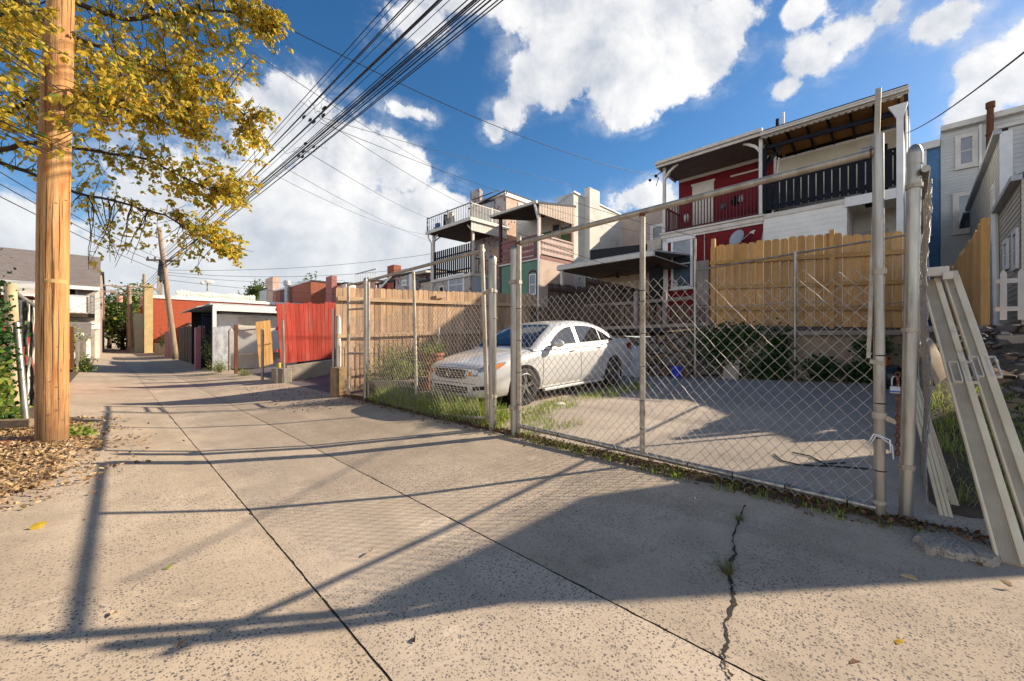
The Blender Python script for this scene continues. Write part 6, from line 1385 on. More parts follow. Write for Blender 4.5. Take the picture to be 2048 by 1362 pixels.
# rubble steps at the right bank
rg = random.Random(44); t = thing('rubble_steps', 'crumbling stone steps on the bank below the picket fence', 'steps', (8, -1, .5))
for k, (x, z) in enumerate(((6.6, .62), (7.1, .84), (7.6, 1.06), (8.1, 1.27), (8.7, 1.40))):
    m = M(); m.box(x, x+.62, -2.3, -.86+.04*k, z-.34, z); bm_ = m; m.rough(.03, k); m.build('step', MT['oldconc'] if k % 2 else MT['rubblewall'], t, bevel=.03)
m = M()
for k in range(60): x = rg.uniform(6.0, 8.8); y = rg.uniform(-.9, -.5); r_ = rg.uniform(.04, .14); m.blob((x, y, np.interp(x, [5.8, 6.8, 7.6, 8.3, 9], [.32, .62, .95, 1.25, 1.36])), (r_, r_, r_*.7), 1, .25, rg)
tag(m.build('rubble', MT['rubblewall'], None), kind='stuff', label='loose rubble beside the crumbling steps')
for k, (px, py, r_, lb) in enumerate(((1998, 790, .07, 'white plastic scrap beside the rubble steps'), (2030, 797, .05, 'smaller white scrap near the right edge'))):
    q = at_y(px, py, -.75); m = M(); m.blob(q, (r_, r_*.7, r_*.6), 2, .3, random.Random(k)); solo(m, 'plastic_scrap', MT['white'], lb, 'litter')
# boards stuck along the top of the yard edge
m = M(); m.box(8.9, 9.0, -2.5, -.0, 1.28, 1.42); solo(m, 'edging_board', MT['greywood'], 'grey edging board along the lip of the right terrace', 'board')
# ------------------------------------------------------------------ near utility pole
t = thing('utility_pole', 'stout new honey-coloured wooden utility pole under the autumn tree', 'utility pole', (-.45, 6.8, 0), 'utility poles')
b0 = at_z(104, 893, -.05); Zp = (b0.x+b0.y)*Q
m = M(); prof = [(893, 68, 140), (760, 69, 140), (600, 70, 140.5), (450, 71.5, 141.5), (300, 75, 145), (150, 82, 149), (0, 92, 151), (-250, 105, 156)]
pts, rs = [], []
for py, l_, r_ in prof:
    c = camp((l_+r_)/2, py, Zp); tx = ((l_+r_)/2-CX)/F; pts.append(c); rs.append((r_-l_)/2*Zp/F/math.sqrt(1+tx*tx)*.985)
pts[0].z = -.12; ps2, rs2 = [], []
for i in range(len(pts)-1):
    for s_ in range(8): ps2.append(pts[i].lerp(pts[i+1], s_/8)); rs2.append(lerp(rs[i], rs[i+1], s_/8)*(1+random.Random(i*8+s_).uniform(-.006, .006)))
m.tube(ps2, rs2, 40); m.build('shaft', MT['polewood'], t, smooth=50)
c = camp(134, 561, Zp-.10); m = M(); m.box(c.x-.05, c.x+.05, c.y-.03, c.y+.03, c.z-.02, c.z+.025)
tag_c = camp(104, 561, Zp); r_ = .148
ring = []
m = M(); pc = min(ps2, key=lambda p: abs(p.z-c.z)); rr = rs2[ps2.index(pc)]
for a in np.linspace(-2.0, -.55, 8): ring.append((pc.x+rr*1.015*math.cos(a), pc.y+rr*1.015*math.sin(a)))
for i in range(7): m.quad((*ring[i], c.z-.022), (*ring[i+1], c.z-.022), (*ring[i+1], c.z+.022), (*ring[i], c.z+.022))
m.build('tag_strip', MT['newwood'], t)
g_ = random.Random(12)
for k in range(26):
    i = g_.randint(3, 40); c = ps2[i]; a = g_.uniform(-2.9, .3); r_ = rs2[i]; p = c+Vector((r_*math.cos(a), r_*math.sin(a), g_.uniform(-.05, .05))); o_ = Vector((math.cos(a), math.sin(a), 0)); tn = Vector((-o_.y, o_.x, 0)); m = M()
    if k % 3: m.tube([p-tn*.010, p-tn*.010+o_*.006, p+tn*.010+o_*.006, p+tn*.010], .0022, 4)
    else: m.lathe([(.009, 0), (.009, .004), (.001, .006)], p+o_*.0, 'z', 8)
    m.build('staple' if k % 3 else 'nail_head', MT['rust'], t)
for k in range(7):
    a = g_.uniform(-2.6, -.2); i0 = g_.randint(2, 22); n_ = g_.randint(6, 15); m = M(); L_, R_ = [], []
    for i in range(i0, i0+n_):
        c, r_ = ps2[i], rs2[i]*1.004; w_ = .010*math.sin(math.pi*(i-i0+.5)/n_)/r_*.5; aa = a+.02*math.sin(i*.9+k); L_.append((c.x+r_*math.cos(aa-w_), c.y+r_*math.sin(aa-w_), c.z)); R_.append((c.x+r_*math.cos(aa+w_), c.y+r_*math.sin(aa+w_), c.z))
    for i in range(n_-1): m.quad(L_[i], R_[i], R_[i+1], L_[i+1])
    m.build('drying_check', MT['darkwood'], t)
# ------------------------------------------------------------------ poles down the alley
def pole(px0, py0, px1, py1, Y, r0, r1, lab, arms=(), name='utility_pole', mat='oldpole'):
    a, b2 = at_y(px0, py0, Y), at_y(px1, py1, Y); t = thing(name, lab, 'utility pole', a, 'utility poles'); m = M(); n = 10
    m.tube([a.lerp(b2, i/n) for i in range(n+1)], [lerp(r0, r1, i/n) for i in range(n+1)], 14); m.build('shaft', MT[mat], t, smooth=50)
    for (py, ln, dr) in arms:
        q = at_y(lerp(px0, px1, (py0-py)/(py0-py1)), py, Y); m = M(); d_ = Vector((math.cos(dr), math.sin(dr), 0)); m.beam(q-d_*ln*.5, q+d_*ln*.5, .10, .12)
        for k in (-.46, -.25, .25, .46): p = q+d_*ln*k; m.lathe([(.03, .06), (.05, .10), (.05, .18), (.02, .22)], p, 'z', 8)
        m.beam(q-d_*ln*.3, q+Vector((0, 0, -.5)), .03, .04); m.build('crossarm', MT['oldpole'], t)
    return t, a, b2
t, pa2, pb2 = pole(352, 722, 318, 455, 34, .175, .115, 'leaning brown utility pole with crossarm and hanging boxes at the right of the alley', ((521, 1.8, 2.6),))
q = at_y(333, 535, 34); m = M(); m.blob(q+Vector((-.25, 0, -.4)), (.2, .2, .9), 2, .2, random.Random(1)); m.build('cable_bundle', MT['cable'], t); m = M(); m.box(q.x-.45, q.x-.2, q.y-.15, q.y+.15, q.z-1.7, q.z-.6); m.build('terminal_box', MT['galvdull'], t)
q = at_y(262, 470, 34); q2 = at_y(316, 475, 34)
m = M(); m.tube([q2, q2+Vector((-.9, 0, .35)), q], .035, 6); m.build('lamp_arm', MT['zinc'], t); m = M(); m.blob(q+Vector((-.25, 0, -.05)), (.42, .2, .11), 2, 0); m.build('lamp_head', MT['offwhite'], t, smooth=True)
t, pa3, pb3 = pole(262, 695, 258, 570, 58.5, .22, .16, 'distant utility pole with double crossarms above the alley', ((574, 5.0, 0), (586, 5.4, 0)))
for dx_ in (-2.0, 2.2): q = at_y(262, 600, 58.5); m = M(); m.lathe([(.20, 0), (.22, .1), (.22, .6), (.16, .7), (.001, .7)], (q.x+dx_*.42, q.y, q.z-.3), 'z', 12); m.build('transformer', surf('rusty_drum', (.62, .30, .24), (.5, .25, .2), 3, .7) if 'rusty_drum' not in bpy.data.materials else bpy.data.materials['rusty_drum'], t, smooth=40)
pole(290, 700, 288, 548, 56.5, .16, .12, 'pale slim pole beside the yellow pillar', (), mat='oldpole')
# ------------------------------------------------------------------ overhead cables
PT = pb2
rg = random.Random(19)
def cable(pts, r, lab, group, n=30, sag=.0, nm='overhead_cable'):
    a, b2 = Vector(pts[0]), Vector(pts[1]); m = M(); ps = [a.lerp(b2, i/n)+Vector((0, 0, -sag*4*(i/n)*(1-i/n))) for i in range(n+1)]; m.tube(ps, r, 5); return solo(m, nm, MT['cable'], lab, 'cable', group, smooth=True, fix=False)
# the bundle runs high over the alley edge from behind the viewer to the leaning pole
def over(px, zc): r = ray(px, 0); s_ = (zc-EYE)/r.z; return Vector((r.x*s_, r.y*s_, zc))
BUN = [(755, 7.6, 500, 1), (768, 7.6, 503, 0), (790, 7.4, 506, 2), (795, 7.3, 509, 1), (815, 7.4, 500, 0), (842, 7.0, 512, 3), (848, 7.1, 515, 1), (862, 7.0, 518, 0), (893, 6.6, 522, 1), (905, 6.6, 525, 2), (910, 6.5, 527, 2), (916, 6.5, 524, 1), (925, 6.4, 530, 1), (935, 6.4, 528, 2), (948, 6.3, 532, 1), (957, 6.3, 534, 1)]
for i, (px, zc, pyE, k) in enumerate(BUN):
    A = over(px, zc); E = at_y(327+(i % 3)*3, pyE, 34); B = A+(A-E)*.75
    cable((B, E), (.006, .009, .012, .018)[k], 'black cable in the bundle sweeping overhead to the leaning pole', 'overhead cable bundle', 24, .30)
# splice cases hanging in the bundle
for (px, py, Y, lb) in ((632, 230, 9.0, 'dark splice fittings on the upper cables'), (608, 300, 10.5, 'dark splice clamp on the lower cables, trailing loops')):
    q = at_y(px, py, Y); m = M(); r2 = random.Random(px)
    for k in range(5): m.blob(q+Vector((r2.gauss(0, .06), r2.gauss(0, .25), r2.gauss(0, .05))), (.03, .10, .03), 1, .1, r2)
    for k in range(4): m.tube(wob(q+Vector((r2.gauss(0, .1), r2.gauss(0, .1), 0)), q+Vector((r2.gauss(0, .3), r2.gauss(0, .4), r2.gauss(0, .12))), 8, .5, r2), .004, 4)
    solo(m, 'cable_splice', MT['cable'], lb, 'splice')
# service drops
SD = [((430, -20, 7.0), (1312, 352, 'x', 15.3), .8, .009, 'black service cable sagging from upper left to the red balcony corner'), ((455, 70, 7.5), (960, 378, 'x', 18.2), .5, .007, 'service cable running to the brick house tower from upper left'),
      ((634, 232, 9), (1230, 385, 'x', 20), .3, .006, 'thin service wire from the splice to the cream wall top'), ((634, 232, 9), (1000, 440, 'x', 15.2), .4, .006, 'thin service wire from the splice to the green house gutter'), ((640, 245, 9), (1310, 470, 'x', 18), .5, .006, 'thin service wire from the splice to the beige house'),
      ((608, 300, 10.5), (870, 440, 'x', 16), .3, .006, 'faint wire from the clamp to the roof deck'), ((560, 330, 14), (868, 485, 'x', 16), .3, .006, 'faint wire low across the cloud to the black slats'), ((540, 345, 15), (862, 470, 'x', 15.6), .6, .006, 'faint sagging wire to the roof deck corner'),
      ((0, 344, 12), (330, 520, 'y', 34), .3, .012, 'far wire behind the pole, upper left'), ((0, 368, 12), (330, 530, 'y', 34), .3, .012, 'far wire behind the pole, middle left'), ((0, 393, 12), (330, 545, 'y', 34), .2, .012, 'far wire behind the pole, lower left'),
      ((336, 545, 34), (870, 530, 'x', 17), .9, .012, 'low wire from the leaning pole over the sheds to the brick house'), ((336, 550, 34), (690, 560, 'x', 17), .6, .012, 'low wire from the leaning pole towards the red chimneys'), ((338, 540, 34), (880, 505, 'x', 17), .7, .012, 'wire from the leaning pole rising to the black slatted balcony'), ((338, 560, 34), (740, 590, 'x', 17), .4, .012, 'lowest wire from the leaning pole over the red brick building'),
      ((1814, 266, 15), (2060, 95, 'x', 6), .15, .010, 'single black cable rising to the upper right corner'), ((1150, 405, 20), (1800, 560, 'x', 15.4), .3, .008, 'thin dark wire crossing before the cream chimney to the white house'), ((1035, 465, 17), (1420, 580, 'x', 15), .3, .008, 'thin black wire passing low over the dark porch roof')]
for i, ((p0, q0, Z0), (p1, q1, ax, v), sg_, r_, lb) in enumerate(SD):
    A = camp(p0, q0, Z0*.8 if Z0 > 9 else Z0); E = (at_x if ax == 'x' else at_y)(p1, q1, v); cable((A, E), r_, lb, 'service wires', 30, sg_*.6, 'service_wire')
for i, (dy_, lb) in enumerate(((0, 'upper distant line across the end of the alley'), (9, 'middle distant line across the end of the alley'), (17, 'lowest distant line across the end of the alley'))):
    cable((at_y(190, 575+dy_*2, 50), at_y(262, 574+dy_*.8, 58.5)), .02, lb, 'distant lines', 12, .3)
for i in range(4):
    cable((at_y(262, 574+i*4, 58.5), at_y(330, 524+i*7, 34)), .015, ('thin line between the two alley poles, top', 'thin line between the two alley poles, second down', 'thin line between the two alley poles, third down', 'thin line between the two alley poles, lowest')[i], 'distant lines', 12, .5)
# bracket insulators at red balcony corner
q = at_x(1312, 352, 15.3); m = M(); m.blob(q, .07, 1, .1); m.blob(q+Vector((0, .25, -.1)), .06, 1, .1); m.tube([q, q+Vector((.1, -.3, .2))], .02, 5); m.tube([q+Vector((0, 0, -.4)), q+Vector((.03, -.1, -.1)), q], .015, 5); solo(m, 'cable_bracket', MT['black'], 'black cable anchor at the corner of the red porch roof', 'bracket')

# ------------------------------------------------------------------ red fence, shed and the far right side of the alley
YR_ = 13.1
t = thing('red_fence', 'bright red painted board fence on a low concrete wall', 'fence', (4.4, YR_, 0)); m = M(); rg = random.Random(71); xa, xb = 3.46, at_y(681, 660, YR_).x; n = 15
for k in range(n):
    u0, u1 = k/n, (k+.94)/n; xb0, xb1 = lerp(xa+.12, xb, u0), lerp(xa+.12, xb, u1); xt0, xt1 = lerp(xa, xb, u0), lerp(xa, xb, u1); z0 = lerp(.52, .68, u0); z1 = lerp(2.29, 2.41, u0)+rg.uniform(-.03, .03)
    m.poly([(xb0, YR_, z0), (xb1, YR_, z0), (xt1, YR_, z1), (xt0, YR_, z1)], (0, .02+rg.uniform(0, .006), 0))
m.build('boards', MT['redwood'], t)
for z in (.9, 1.55, 2.1): m = M(); m.beam((xa, YR_+.05, z), (xb, YR_+.05, z+.1), .05, .09); m.build('rail', MT['redwood'], t)
m = M(); m.poly([(3.70, YR_-.10, -.15), (xb+.3, YR_-.10, -.1), (xb+.3, YR_-.10, .66), (3.70, YR_-.10, .45)], (0, .25, 0)); solo(m, 'kerb_wall', MT['oldconc'], 'low stained concrete wall under the red fence', 'wall', bevel=.015)
m = M(); m.box(3.36, 3.78, 12.75, 13.2, -.15, .40); m.rough(.012, 2); solo(m, 'concrete_block', MT['oldconc'], 'square concrete block at the end of the red fence wall', 'block', bevel=.03)
m = M(); m.tube([(3.56, 12.7, -.1), (3.52, 12.7, 1.78)], .035, 8); solo(m, 'steel_post', MT['galv'], 'grey steel post leaning in front of the red fence', 'post', smooth=40)
m = M(); m.tube([(3.3, 13.9, -.1), (3.3, 13.9, 1.55)], .04, 8); solo(m, 'steel_post', MT['galvdull'], 'dull steel post by the yellow gate boards', 'post', smooth=40)
m = M(); m.lathe([(.001, 0), (.04, 0), (.045, .10), (.03, .14), (.001, .14)], (3.5, 12.95, .42), 'z', 10); solo(m, 'yellow_can', surf('yellow_plastic', (.75, .50, .06), None, 4, .5), 'small yellow can standing on the concrete block', 'can')
q = at_z(575, 763, -.02); m = M(); m.box(q.x-.14, q.x+.16, q.y-.06, q.y+.1, -.06, .03); solo(m, 'loose_brick', MT['terracotta'], 'brown brick lying at the foot of the concrete wall', 'brick')
# leaning yellow gate boards
t = thing('board_gate', 'leaning yellow plank gate left of the red fence', 'gate', (3.2, 15, 0)); a = [at_y(px, py, 15) for px, py in ((519, 735), (547, 727), (541, 640), (511, 644))]; m = M()
for k in range(4): u0, u1 = k/4, (k+.95)/4; m.poly([a[0].lerp(a[1], u0), a[0].lerp(a[1], u1), a[3].lerp(a[2], u1), a[3].lerp(a[2], u0)], (0, .025, 0))
m.build('boards', MT['newwood'], t); m = M(); m.beam(a[0].lerp(a[3], .5)+Vector((0, -.03, 0)), a[1].lerp(a[2], .5)+Vector((0, -.03, 0)), .03, .07); m.build('rail', MT['newwood'], t)
# shed with white fascia
t = thing('alley_shed', 'flat white-fronted carport shed with mesh front', 'shed', (4.5, 21, 0)); YS = 20.
xl_, xr_ = at_y(426, 620, YS).x, 6.3; zt, zbm = at_y(470, 611, YS).z, at_y(470, 623, YS).z
m = M(); m.box(xl_, xr_, YS-.05, YS, zbm, zt); m.box(xl_-.02, xl_+.1, YS-.1, YS+.05, -.1, zt-.06); m.build('fascia', MT['white'], t)
m = M(); m.poly([(xl_-.1, YS, zt-.02), (xr_, YS, zt-.02), (xr_, YS, zt+.06), (xl_-.1, YS, zt+.06)], (0, 6, 0)); m.poly([(xl_-.5, YS+.2, zt-.14), (xl_, YS+.2, zt), (xl_, YS+.2, zt+.05), (xl_-.5, YS+.2, zt-.10)], (0, 5.4, 0)); m.build('roof', MT['zinc'], t)
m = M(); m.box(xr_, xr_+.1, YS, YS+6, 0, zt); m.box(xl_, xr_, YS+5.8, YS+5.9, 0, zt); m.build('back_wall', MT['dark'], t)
m = M(); m.box(at_y(432, 700, YS+.55).x, xr_, YS+.55, YS+.65, 0, 2.3); m.build('inner_wall', MT['white'], t)
m = M(); a_, b2 = at_y(440, 660, YS-.1), at_y(545, 660, YS-.1); chain(m, lambda s, z: Vector((a_.x+s, YS-.08, z)), 0, 2.9, lambda s: .3, lambda s: zbm-.02, .10, .11, .0045, Vector((0, 1, 0)), random.Random(2), 3, .004, False); m.build('mesh_front', MT['wire'], t)
m = M(); q = at_y(496, 643, YS+.4); m.add([(q.x-.35, YS+.4, 2.2), (q.x+.7, YS+.5, 2.25), (q.x+.65, YS+.45, 1.75), (q.x+.2, YS+.35, 1.45), (q.x-.35, YS+.45, 1.7)], [(0, 1, 2, 3, 4)]); m.build('hung_sheet', MT['offwhite'], t)
m = M(); m.box(at_y(475, 700, YS).x, 6.2, YS-.02, YS+.5, .60, .66); m.build('bench', MT['greywood'], t)
# panel, posts, dark gate, pink post
YP = 18.6; a = [at_y(px, py, YP) for px, py in ((425, 742), (461, 738), (461, 651), (426, 654))]; m = M(); m.poly(a, (0, .06, 0)); solo(m, 'sheet_screen', surf('mottled_whitewash', (.50, .52, .54), (.28, .29, .30), 7, .9, bs=30, bk=.6, st=(1, 1, .5), c3=(.20, .30, .28), s3=5), 'mottled grey-white sheet panel in front of the shed', 'panel')
q = at_y(472, 745, 17.6); q2 = at_y(472, 650, 17.6); m = M(); m.box(q.x-.05, q.x+.05, 17.55, 17.65, -.1, q2.z); solo(m, 'rusty_post', MT['rust'], 'rusty gate post right of the mottled panel', 'post')
t = thing('mesh_gate', 'narrow mesh gate with round top beside the rusty post', 'gate', (3.3, 17.9, 0)); m = M(); q = at_y(464, 700, 17.9); m.tube([(q.x-.1, 17.9, .1), (q.x-.1, 17.9, 1.55), (q.x, 17.9, 1.68), (q.x+.1, 17.9, 1.55), (q.x+.1, 17.9, .1)], .02, 6); m.build('frame', MT['rust'], t); m = M(); chain(m, lambda s, z: Vector((q.x-.1+s, 17.9, z)), 0, .2, lambda s: .1, lambda s: 1.55, .1, .11, .005, Vector((0, 1, 0)), random.Random(3), 3, .003, False); m.build('mesh', MT['wire'], t)
t = thing('chain_link_fence', 'low chain-link fence in front of the shed between rusty post and yellow boards', 'fence', (3.9, 17, 0)); a_, b2 = at_y(476, 735, 17.2), at_y(518, 735, 16.0); L = (b2-a_).length; m = M(); dr = (b2-a_).normalized(); dr.z = 0
chain(m, lambda s, z: Vector((a_.x, a_.y, 0))+dr*s+Vector((0, 0, z)), 0, L, lambda s: .0, lambda s: 1.55, .09, .10, .004, Vector((0, 1, 0)), random.Random(4), 3, .003, False); m.build('mesh', MT['wire'], t); m = M(); m.tube([(a_.x, a_.y, 1.55), (b2.x, b2.y, 1.6)], .025, 6); m.build('top_rail', MT['galvdull'], t)
q = at_y(399, 735, 22.5); m = M(); m.box(q.x-.16, q.x+.16, 22.4, 22.7, -.1, at_y(399, 655, 22.5).z); solo(m, 'pink_post', MT['pinkpaint'], 'pink painted gate post left of the dark shed entrance', 'post', bevel=.02)
t = thing('iron_gate', 'dark iron gate across the shed entrance beside the pink post', 'gate', (3.2, 21.5, 0)); m = M(); a_, b2 = at_y(403, 700, 21.6), at_y(424, 700, 21.2)
for k in range(7): p = a_.lerp(b2, k/6); m.tube([(p.x, p.y, 0), (p.x, p.y, at_y(410, 636, 21.4).z)], .02, 5)
for z in (.2, 1.2, 2.3): m.beam((a_.x, a_.y, z), (b2.x, b2.y, z), .03, .05)
m.build('bars', MT['black'], t); m = M(); m.poly([(a_.x, a_.y+.05, 0), (b2.x, b2.y+.05, 0), (b2.x, b2.y+.05, 1.3), (a_.x, a_.y+.05, 1.3)], (.02, .02, 0)); m.build('kick_panel', MT['black'], t)
m = M(); m.box(at_y(403, 640, 25).x, at_y(425, 640, 25).x, 25, 25.1, 0, 2.4); m.v = m.v; solo(m, 'blue_door', surf('deep_blue_paint', (.02, .05, .16), None, 4, .5), 'deep blue door in the shade behind the iron gate', 'door')
bush((at_y(418, 700, 20.8).x, 20.6, .9), (.35, .3, .6), 700, 'dark shrub growing by the iron gate', 8, 'shrub', 'alley shrubs', .07, 'ivy')
bush((at_y(440, 735, 18.2).x, 18.2, .3), (.4, .3, .25), 420, 'dry weeds at the foot of the mottled panel', 9, 'shrub', 'alley shrubs', .06)
bush((at_y(488, 745, 16.4).x, 16.4, .15), (.25, .2, .18), 260, 'low weeds at the foot of the mesh fence', 10, 'shrub', 'alley shrubs', .05)
# board fences towards the leaning pole
rg = random.Random(81)
def yfence(y0, y1, x, z1, mat, lab, wd=.16, jz=.05, z0=-.1, x1=None):
    t = thing('board_fence', lab, 'fence', (x, (y0+y1)/2, 0), 'board fences along the alley'); m = M(); y = y0
    while y < y1-.05:
        e = min(y+wd, y1); xx = lerp(x, x1 if x1 is not None else x, (y-y0)/(y1-y0))+rg.uniform(-.01, .01); zz = z1+rg.uniform(-jz, jz); m.box(xx, xx+.025, y, e-.008, z0, zz); y = e
    m.build('boards', MT[mat], t); m = M(); m.beam((x+.05, y0, z1*.75), ((x1 or x)+.05, y1, z1*.75), .05, .1); m.build('rail', MT['greywood'], t); return t
yfence(23.6, 27.5, 3.25, 1.9, 'greywood', 'grey board fence just beyond the pink post'); yfence(27.5, 33.0, 3.2, 2.0, 'oldwood', 'dark shaded board fence right of the leaning pole'); yfence(35.5, 42, 3.2, 1.9, 'maroon', 'reddish board fence left of the leaning pole')
bush((3.6, 44.5, 1.4), (.7, 1.2, .9), 1500, 'round dark hedge before the orange building', 11, 'hedge', 'alley shrubs', .10, 'ivy')
m = M(); m.box(3.3, 3.9, 43, 53, -.1, .9); m.rough(.03, 8); solo(m, 'stub_wall', MT['oldconc'], 'low crumbling wall at the foot of the yellow pillar', 'wall')
# orange-red brick building
YB = 56.; t = thing('orange_building', 'long orange painted brick building with white parapet', 'building', (9, YB+5, 0)); x0_, x1_ = at_y(301, 640, YB).x, 19; zL, zR = at_y(302, 596, YB).z, at_y(302, 596, YB).z
m = M(); m.box(x0_, x1_, YB, YB+18, -.2, zL); m.build('wall', MT['orangebrick'], t)
m = M(); m.box(x0_-.1, x1_+.1, YB-.1, YB+18, zL, zL+.35); m.build('parapet_cap', MT['white'], t)
m = M(); rg = random.Random(4); m.box(x0_+2.2, x1_-6, YB+2, YB+2.2, zL+.35, zL+1.1)
for k in range(26): x = lerp(x0_+2.4, x1_-6.2, k/25); m.blob((x, YB+1.98, zL+.9), (.22, .05, .28+.15*math.sin(k*.8)), 1, .2, rg)
m.build('roof_screen', MT['offwhite'], t)
m = M(); m.box(x0_+2.9, x0_+12, YB-3, YB-.05, -.1, 2.9); m.build('lean_to', MT['pinkstucco'], t); m = M(); m.box(x0_+2.8, x0_+12.1, YB-3.1, YB-.05, 2.9, 3.02); m.build('lean_to_roof', MT['tar'], t)
q = at_y(415, 565, YB+3); m = M(); m.tube([(q.x, q.y, zL), (q.x, q.y, q.z+.2)], .09, 6); m.build('mast', MT['galvdull'], t); m = M(); m.blob((q.x+.2, q.y, q.z+.1), (.5, .1, .22), 2, .1); m.blob((q.x-.5, q.y, q.z-.1), (.2, .15, .2), 2, .1); m.build('roof_dish', MT['offwhite'], t, smooth=True)
m = M(); q = at_y(297, 640, 54.5); m.box(q.x-.32, q.x+.32, 54.2, 54.8, -.2, at_y(297, 572, 54.5).z); m.box(q.x-.40, q.x+.40, 54.1, 54.9, at_y(297, 574, 54.5).z, at_y(297, 570, 54.5).z); solo(m, 'yellow_pillar', surf('yellow_render', (.55, .42, .20), (.45, .33, .16), 2, .9), 'tall yellow-tan pillar at the corner of the orange building', 'pillar')
m = M(); q = at_y(281, 660, 58); m.box(q.x-.45, q.x+.35, 58, 60, -.2, at_y(281, 627, 58).z); solo(m, 'pale_green_wall', surf('pale_green_blocks', (.50, .53, .40), (.42, .46, .34), 2, .9), 'pale green block wall end beyond the yellow pillar', 'wall'); m = M(); q = at_y(268, 660, 62); m.box(q.x-.3, q.x+.6, 62, 75, -.2, at_y(268, 640, 62).z+.02); solo(m, 'white_fence', MT['offwhite'], 'whitish fence behind the pale green wall', 'fence')
# row of houses further along on the right, roofs above the red and cedar fences
def rowhouse(lab, Y, px0, px1, ptop, mat, pl=XF+1.0, extras=None, dep=7, name='row_house'):
    """house whose back wall stands at x = pl, between two sight lines"""
    ya, yb_2 = at_x(px1, 600, pl).y, at_x(px0, 600, pl).y; zt = at_x((px0+px1)/2, ptop, pl).z; t = thing(name, lab, 'house', (pl+3, (ya+yb_2)/2, 1), 'row houses beyond the fences'); m = M(); m.box(pl, pl+dep, ya, yb_2, .5, zt); m.build('wall', MT[mat], t)
    m = M(); m.box(pl-.15, pl+dep, ya-.1, yb_2+.1, zt, zt+.14); m.build('roof', MT['tar'], t); return t, ya, yb_2, zt, pl
t, ya, yb_2, zt, pl = rowhouse('pale blue house with a red window far left of the black slats', 0, 822, 868, 545, 'bluesiding', 19)
m = M(); m.poly([(pl-.8, ya-.1, zt-.3), (pl+4, ya-.1, zt+.3), (pl+4, ya-.1, zt+.45), (pl-.9, ya-.1, zt-.15)], (0, yb_2-ya+3.5, 0)); m.build('eave', MT['offwhite'], t)
win_px(t, 'x', pl, 852, 551, 860, 567, fr=.12, frame='brick', pane='darkred' if False else 'glass', sill=False); win_px(t, 'x', pl, 836, 556, 843, 572, fr=.12, pane='glass', sill=False)
t, ya, yb_2, zt, pl = rowhouse('grey clad house with flat shutters beside the pale blue one', 0, 842, 866, 563, 'galvdull', 16.6)
t, ya, yb_2, zt, pl = rowhouse('peeling brick house with white corner trim', 0, 786, 826, 551, 'peelbrick', 18); m = M(); m.box(pl-.08, pl, ya, ya+.5, .5, zt); m.build('corner_board', MT['white'], t); win_px(t, 'x', pl, 804, 560, 814, 572, fr=.15, pane='curtain', sill=False)
t, ya, yb_2, zt, pl = rowhouse('dark red house with a square brick chimney', 0, 754, 790, 566, 'redbrick', 18); m = M(); q0, q1 = at_x(775, 550, pl), at_x(788, 550, pl); m.box(pl-.02, pl+.7, q1.y, q0.y, .5, at_x(781, 531, pl).z); m.build('chimney', MT['brick'], t); win_px(t, 'x', pl, 759, 569, 764, 576, fr=.15, pane='curtain', sill=False, sash=False); m = M(); m.poly([(pl-.2, yb_2+.2, zt-1.), (pl-.2, ya, zt+.5), (pl-.2, ya, zt+.7), (pl-.2, yb_2+.2, zt-.8)], (.3, 0, 0)); m.build('rake', MT['white'], t)
t, ya, yb_2, zt, pl = rowhouse('salmon house with a railed white roof deck', 0, 712, 752, 566, 'pinkbrick', 19); m = M()
for k in range(9): y = lerp(ya, yb_2, k/8); m.box(pl-.03, pl+.03, y-.03, y+.03, zt, zt+1.2)
m.box(pl-.04, pl+.04, ya, yb_2, zt+1.15, zt+1.25); m.build('deck_railing', MT['zinc'], t)
t, ya, yb_2, zt, pl = rowhouse('white boxy house with slim pink chimney', 0, 622, 692, 575, 'white', 20); m = M(); q0, q1 = at_x(655, 560, pl-1), at_x(667, 560, pl-1); m.box(pl-1.2, pl-.6, q1.y, q0.y, .5, at_x(661, 553, pl-1).z); m.build('chimney', surf('pink_chimney', (.40, .16, .14), (.3, .12, .1), 4, .9), t); m = M(); q0, q1 = at_x(628, 590, pl-.1), at_x(646, 590, pl-.1); m.box(pl-1.0, pl, q1.y, q0.y, .5, at_x(637, 577, pl).z); m.build('wing', MT['offwhite'], t); win_px(t, 'x', pl, 672, 583, 680, 594, fr=.2, pane='glass', sill=False)
t, ya, yb_2, zt, pl = rowhouse('orange brick house with tan corner chimney and a steel flue', 0, 533, 622, 575, 'brick', 18, name='row_house'); m = M(); q0, q1 = at_x(532, 570, pl-.3), at_x(547, 570, pl-.3); m.box(pl-.4, pl+.6, q1.y, q0.y, .5, at_x(539, 558, pl).z); m.build('chimney', MT['pinkbrick'], t); m = M(); q = at_x(574, 575, pl-.5); m.tube([(q.x, q.y, 1), (q.x, q.y, at_x(574, 572, pl-.5).z)], .30, 12); m.lathe([(.42, 0), (.48, .2), (.45, .6), (.2, .75)], (q.x, q.y, at_x(574, 571, pl-.5).z), 'z', 14); m.build('flue', MT['zinc'], t, smooth=40); m = M(); q0, q1 = at_x(560, 590, pl), at_x(570, 590, pl); m.pbox('x', q1.y, q0.y, .5, zt-.2, pl-.02, pl-.004); m.build('dark_bay', MT['darkred'], t); m = M(); m.box(pl-.2, pl, ya, yb_2, zt-.05, zt+.2); m.build('parapet', MT['white'], t)
t, ya, yb_2, zt, pl = rowhouse('small grey house at the left of the tan corner chimney', 0, 519, 533, 580, 'greysiding', 17.5)
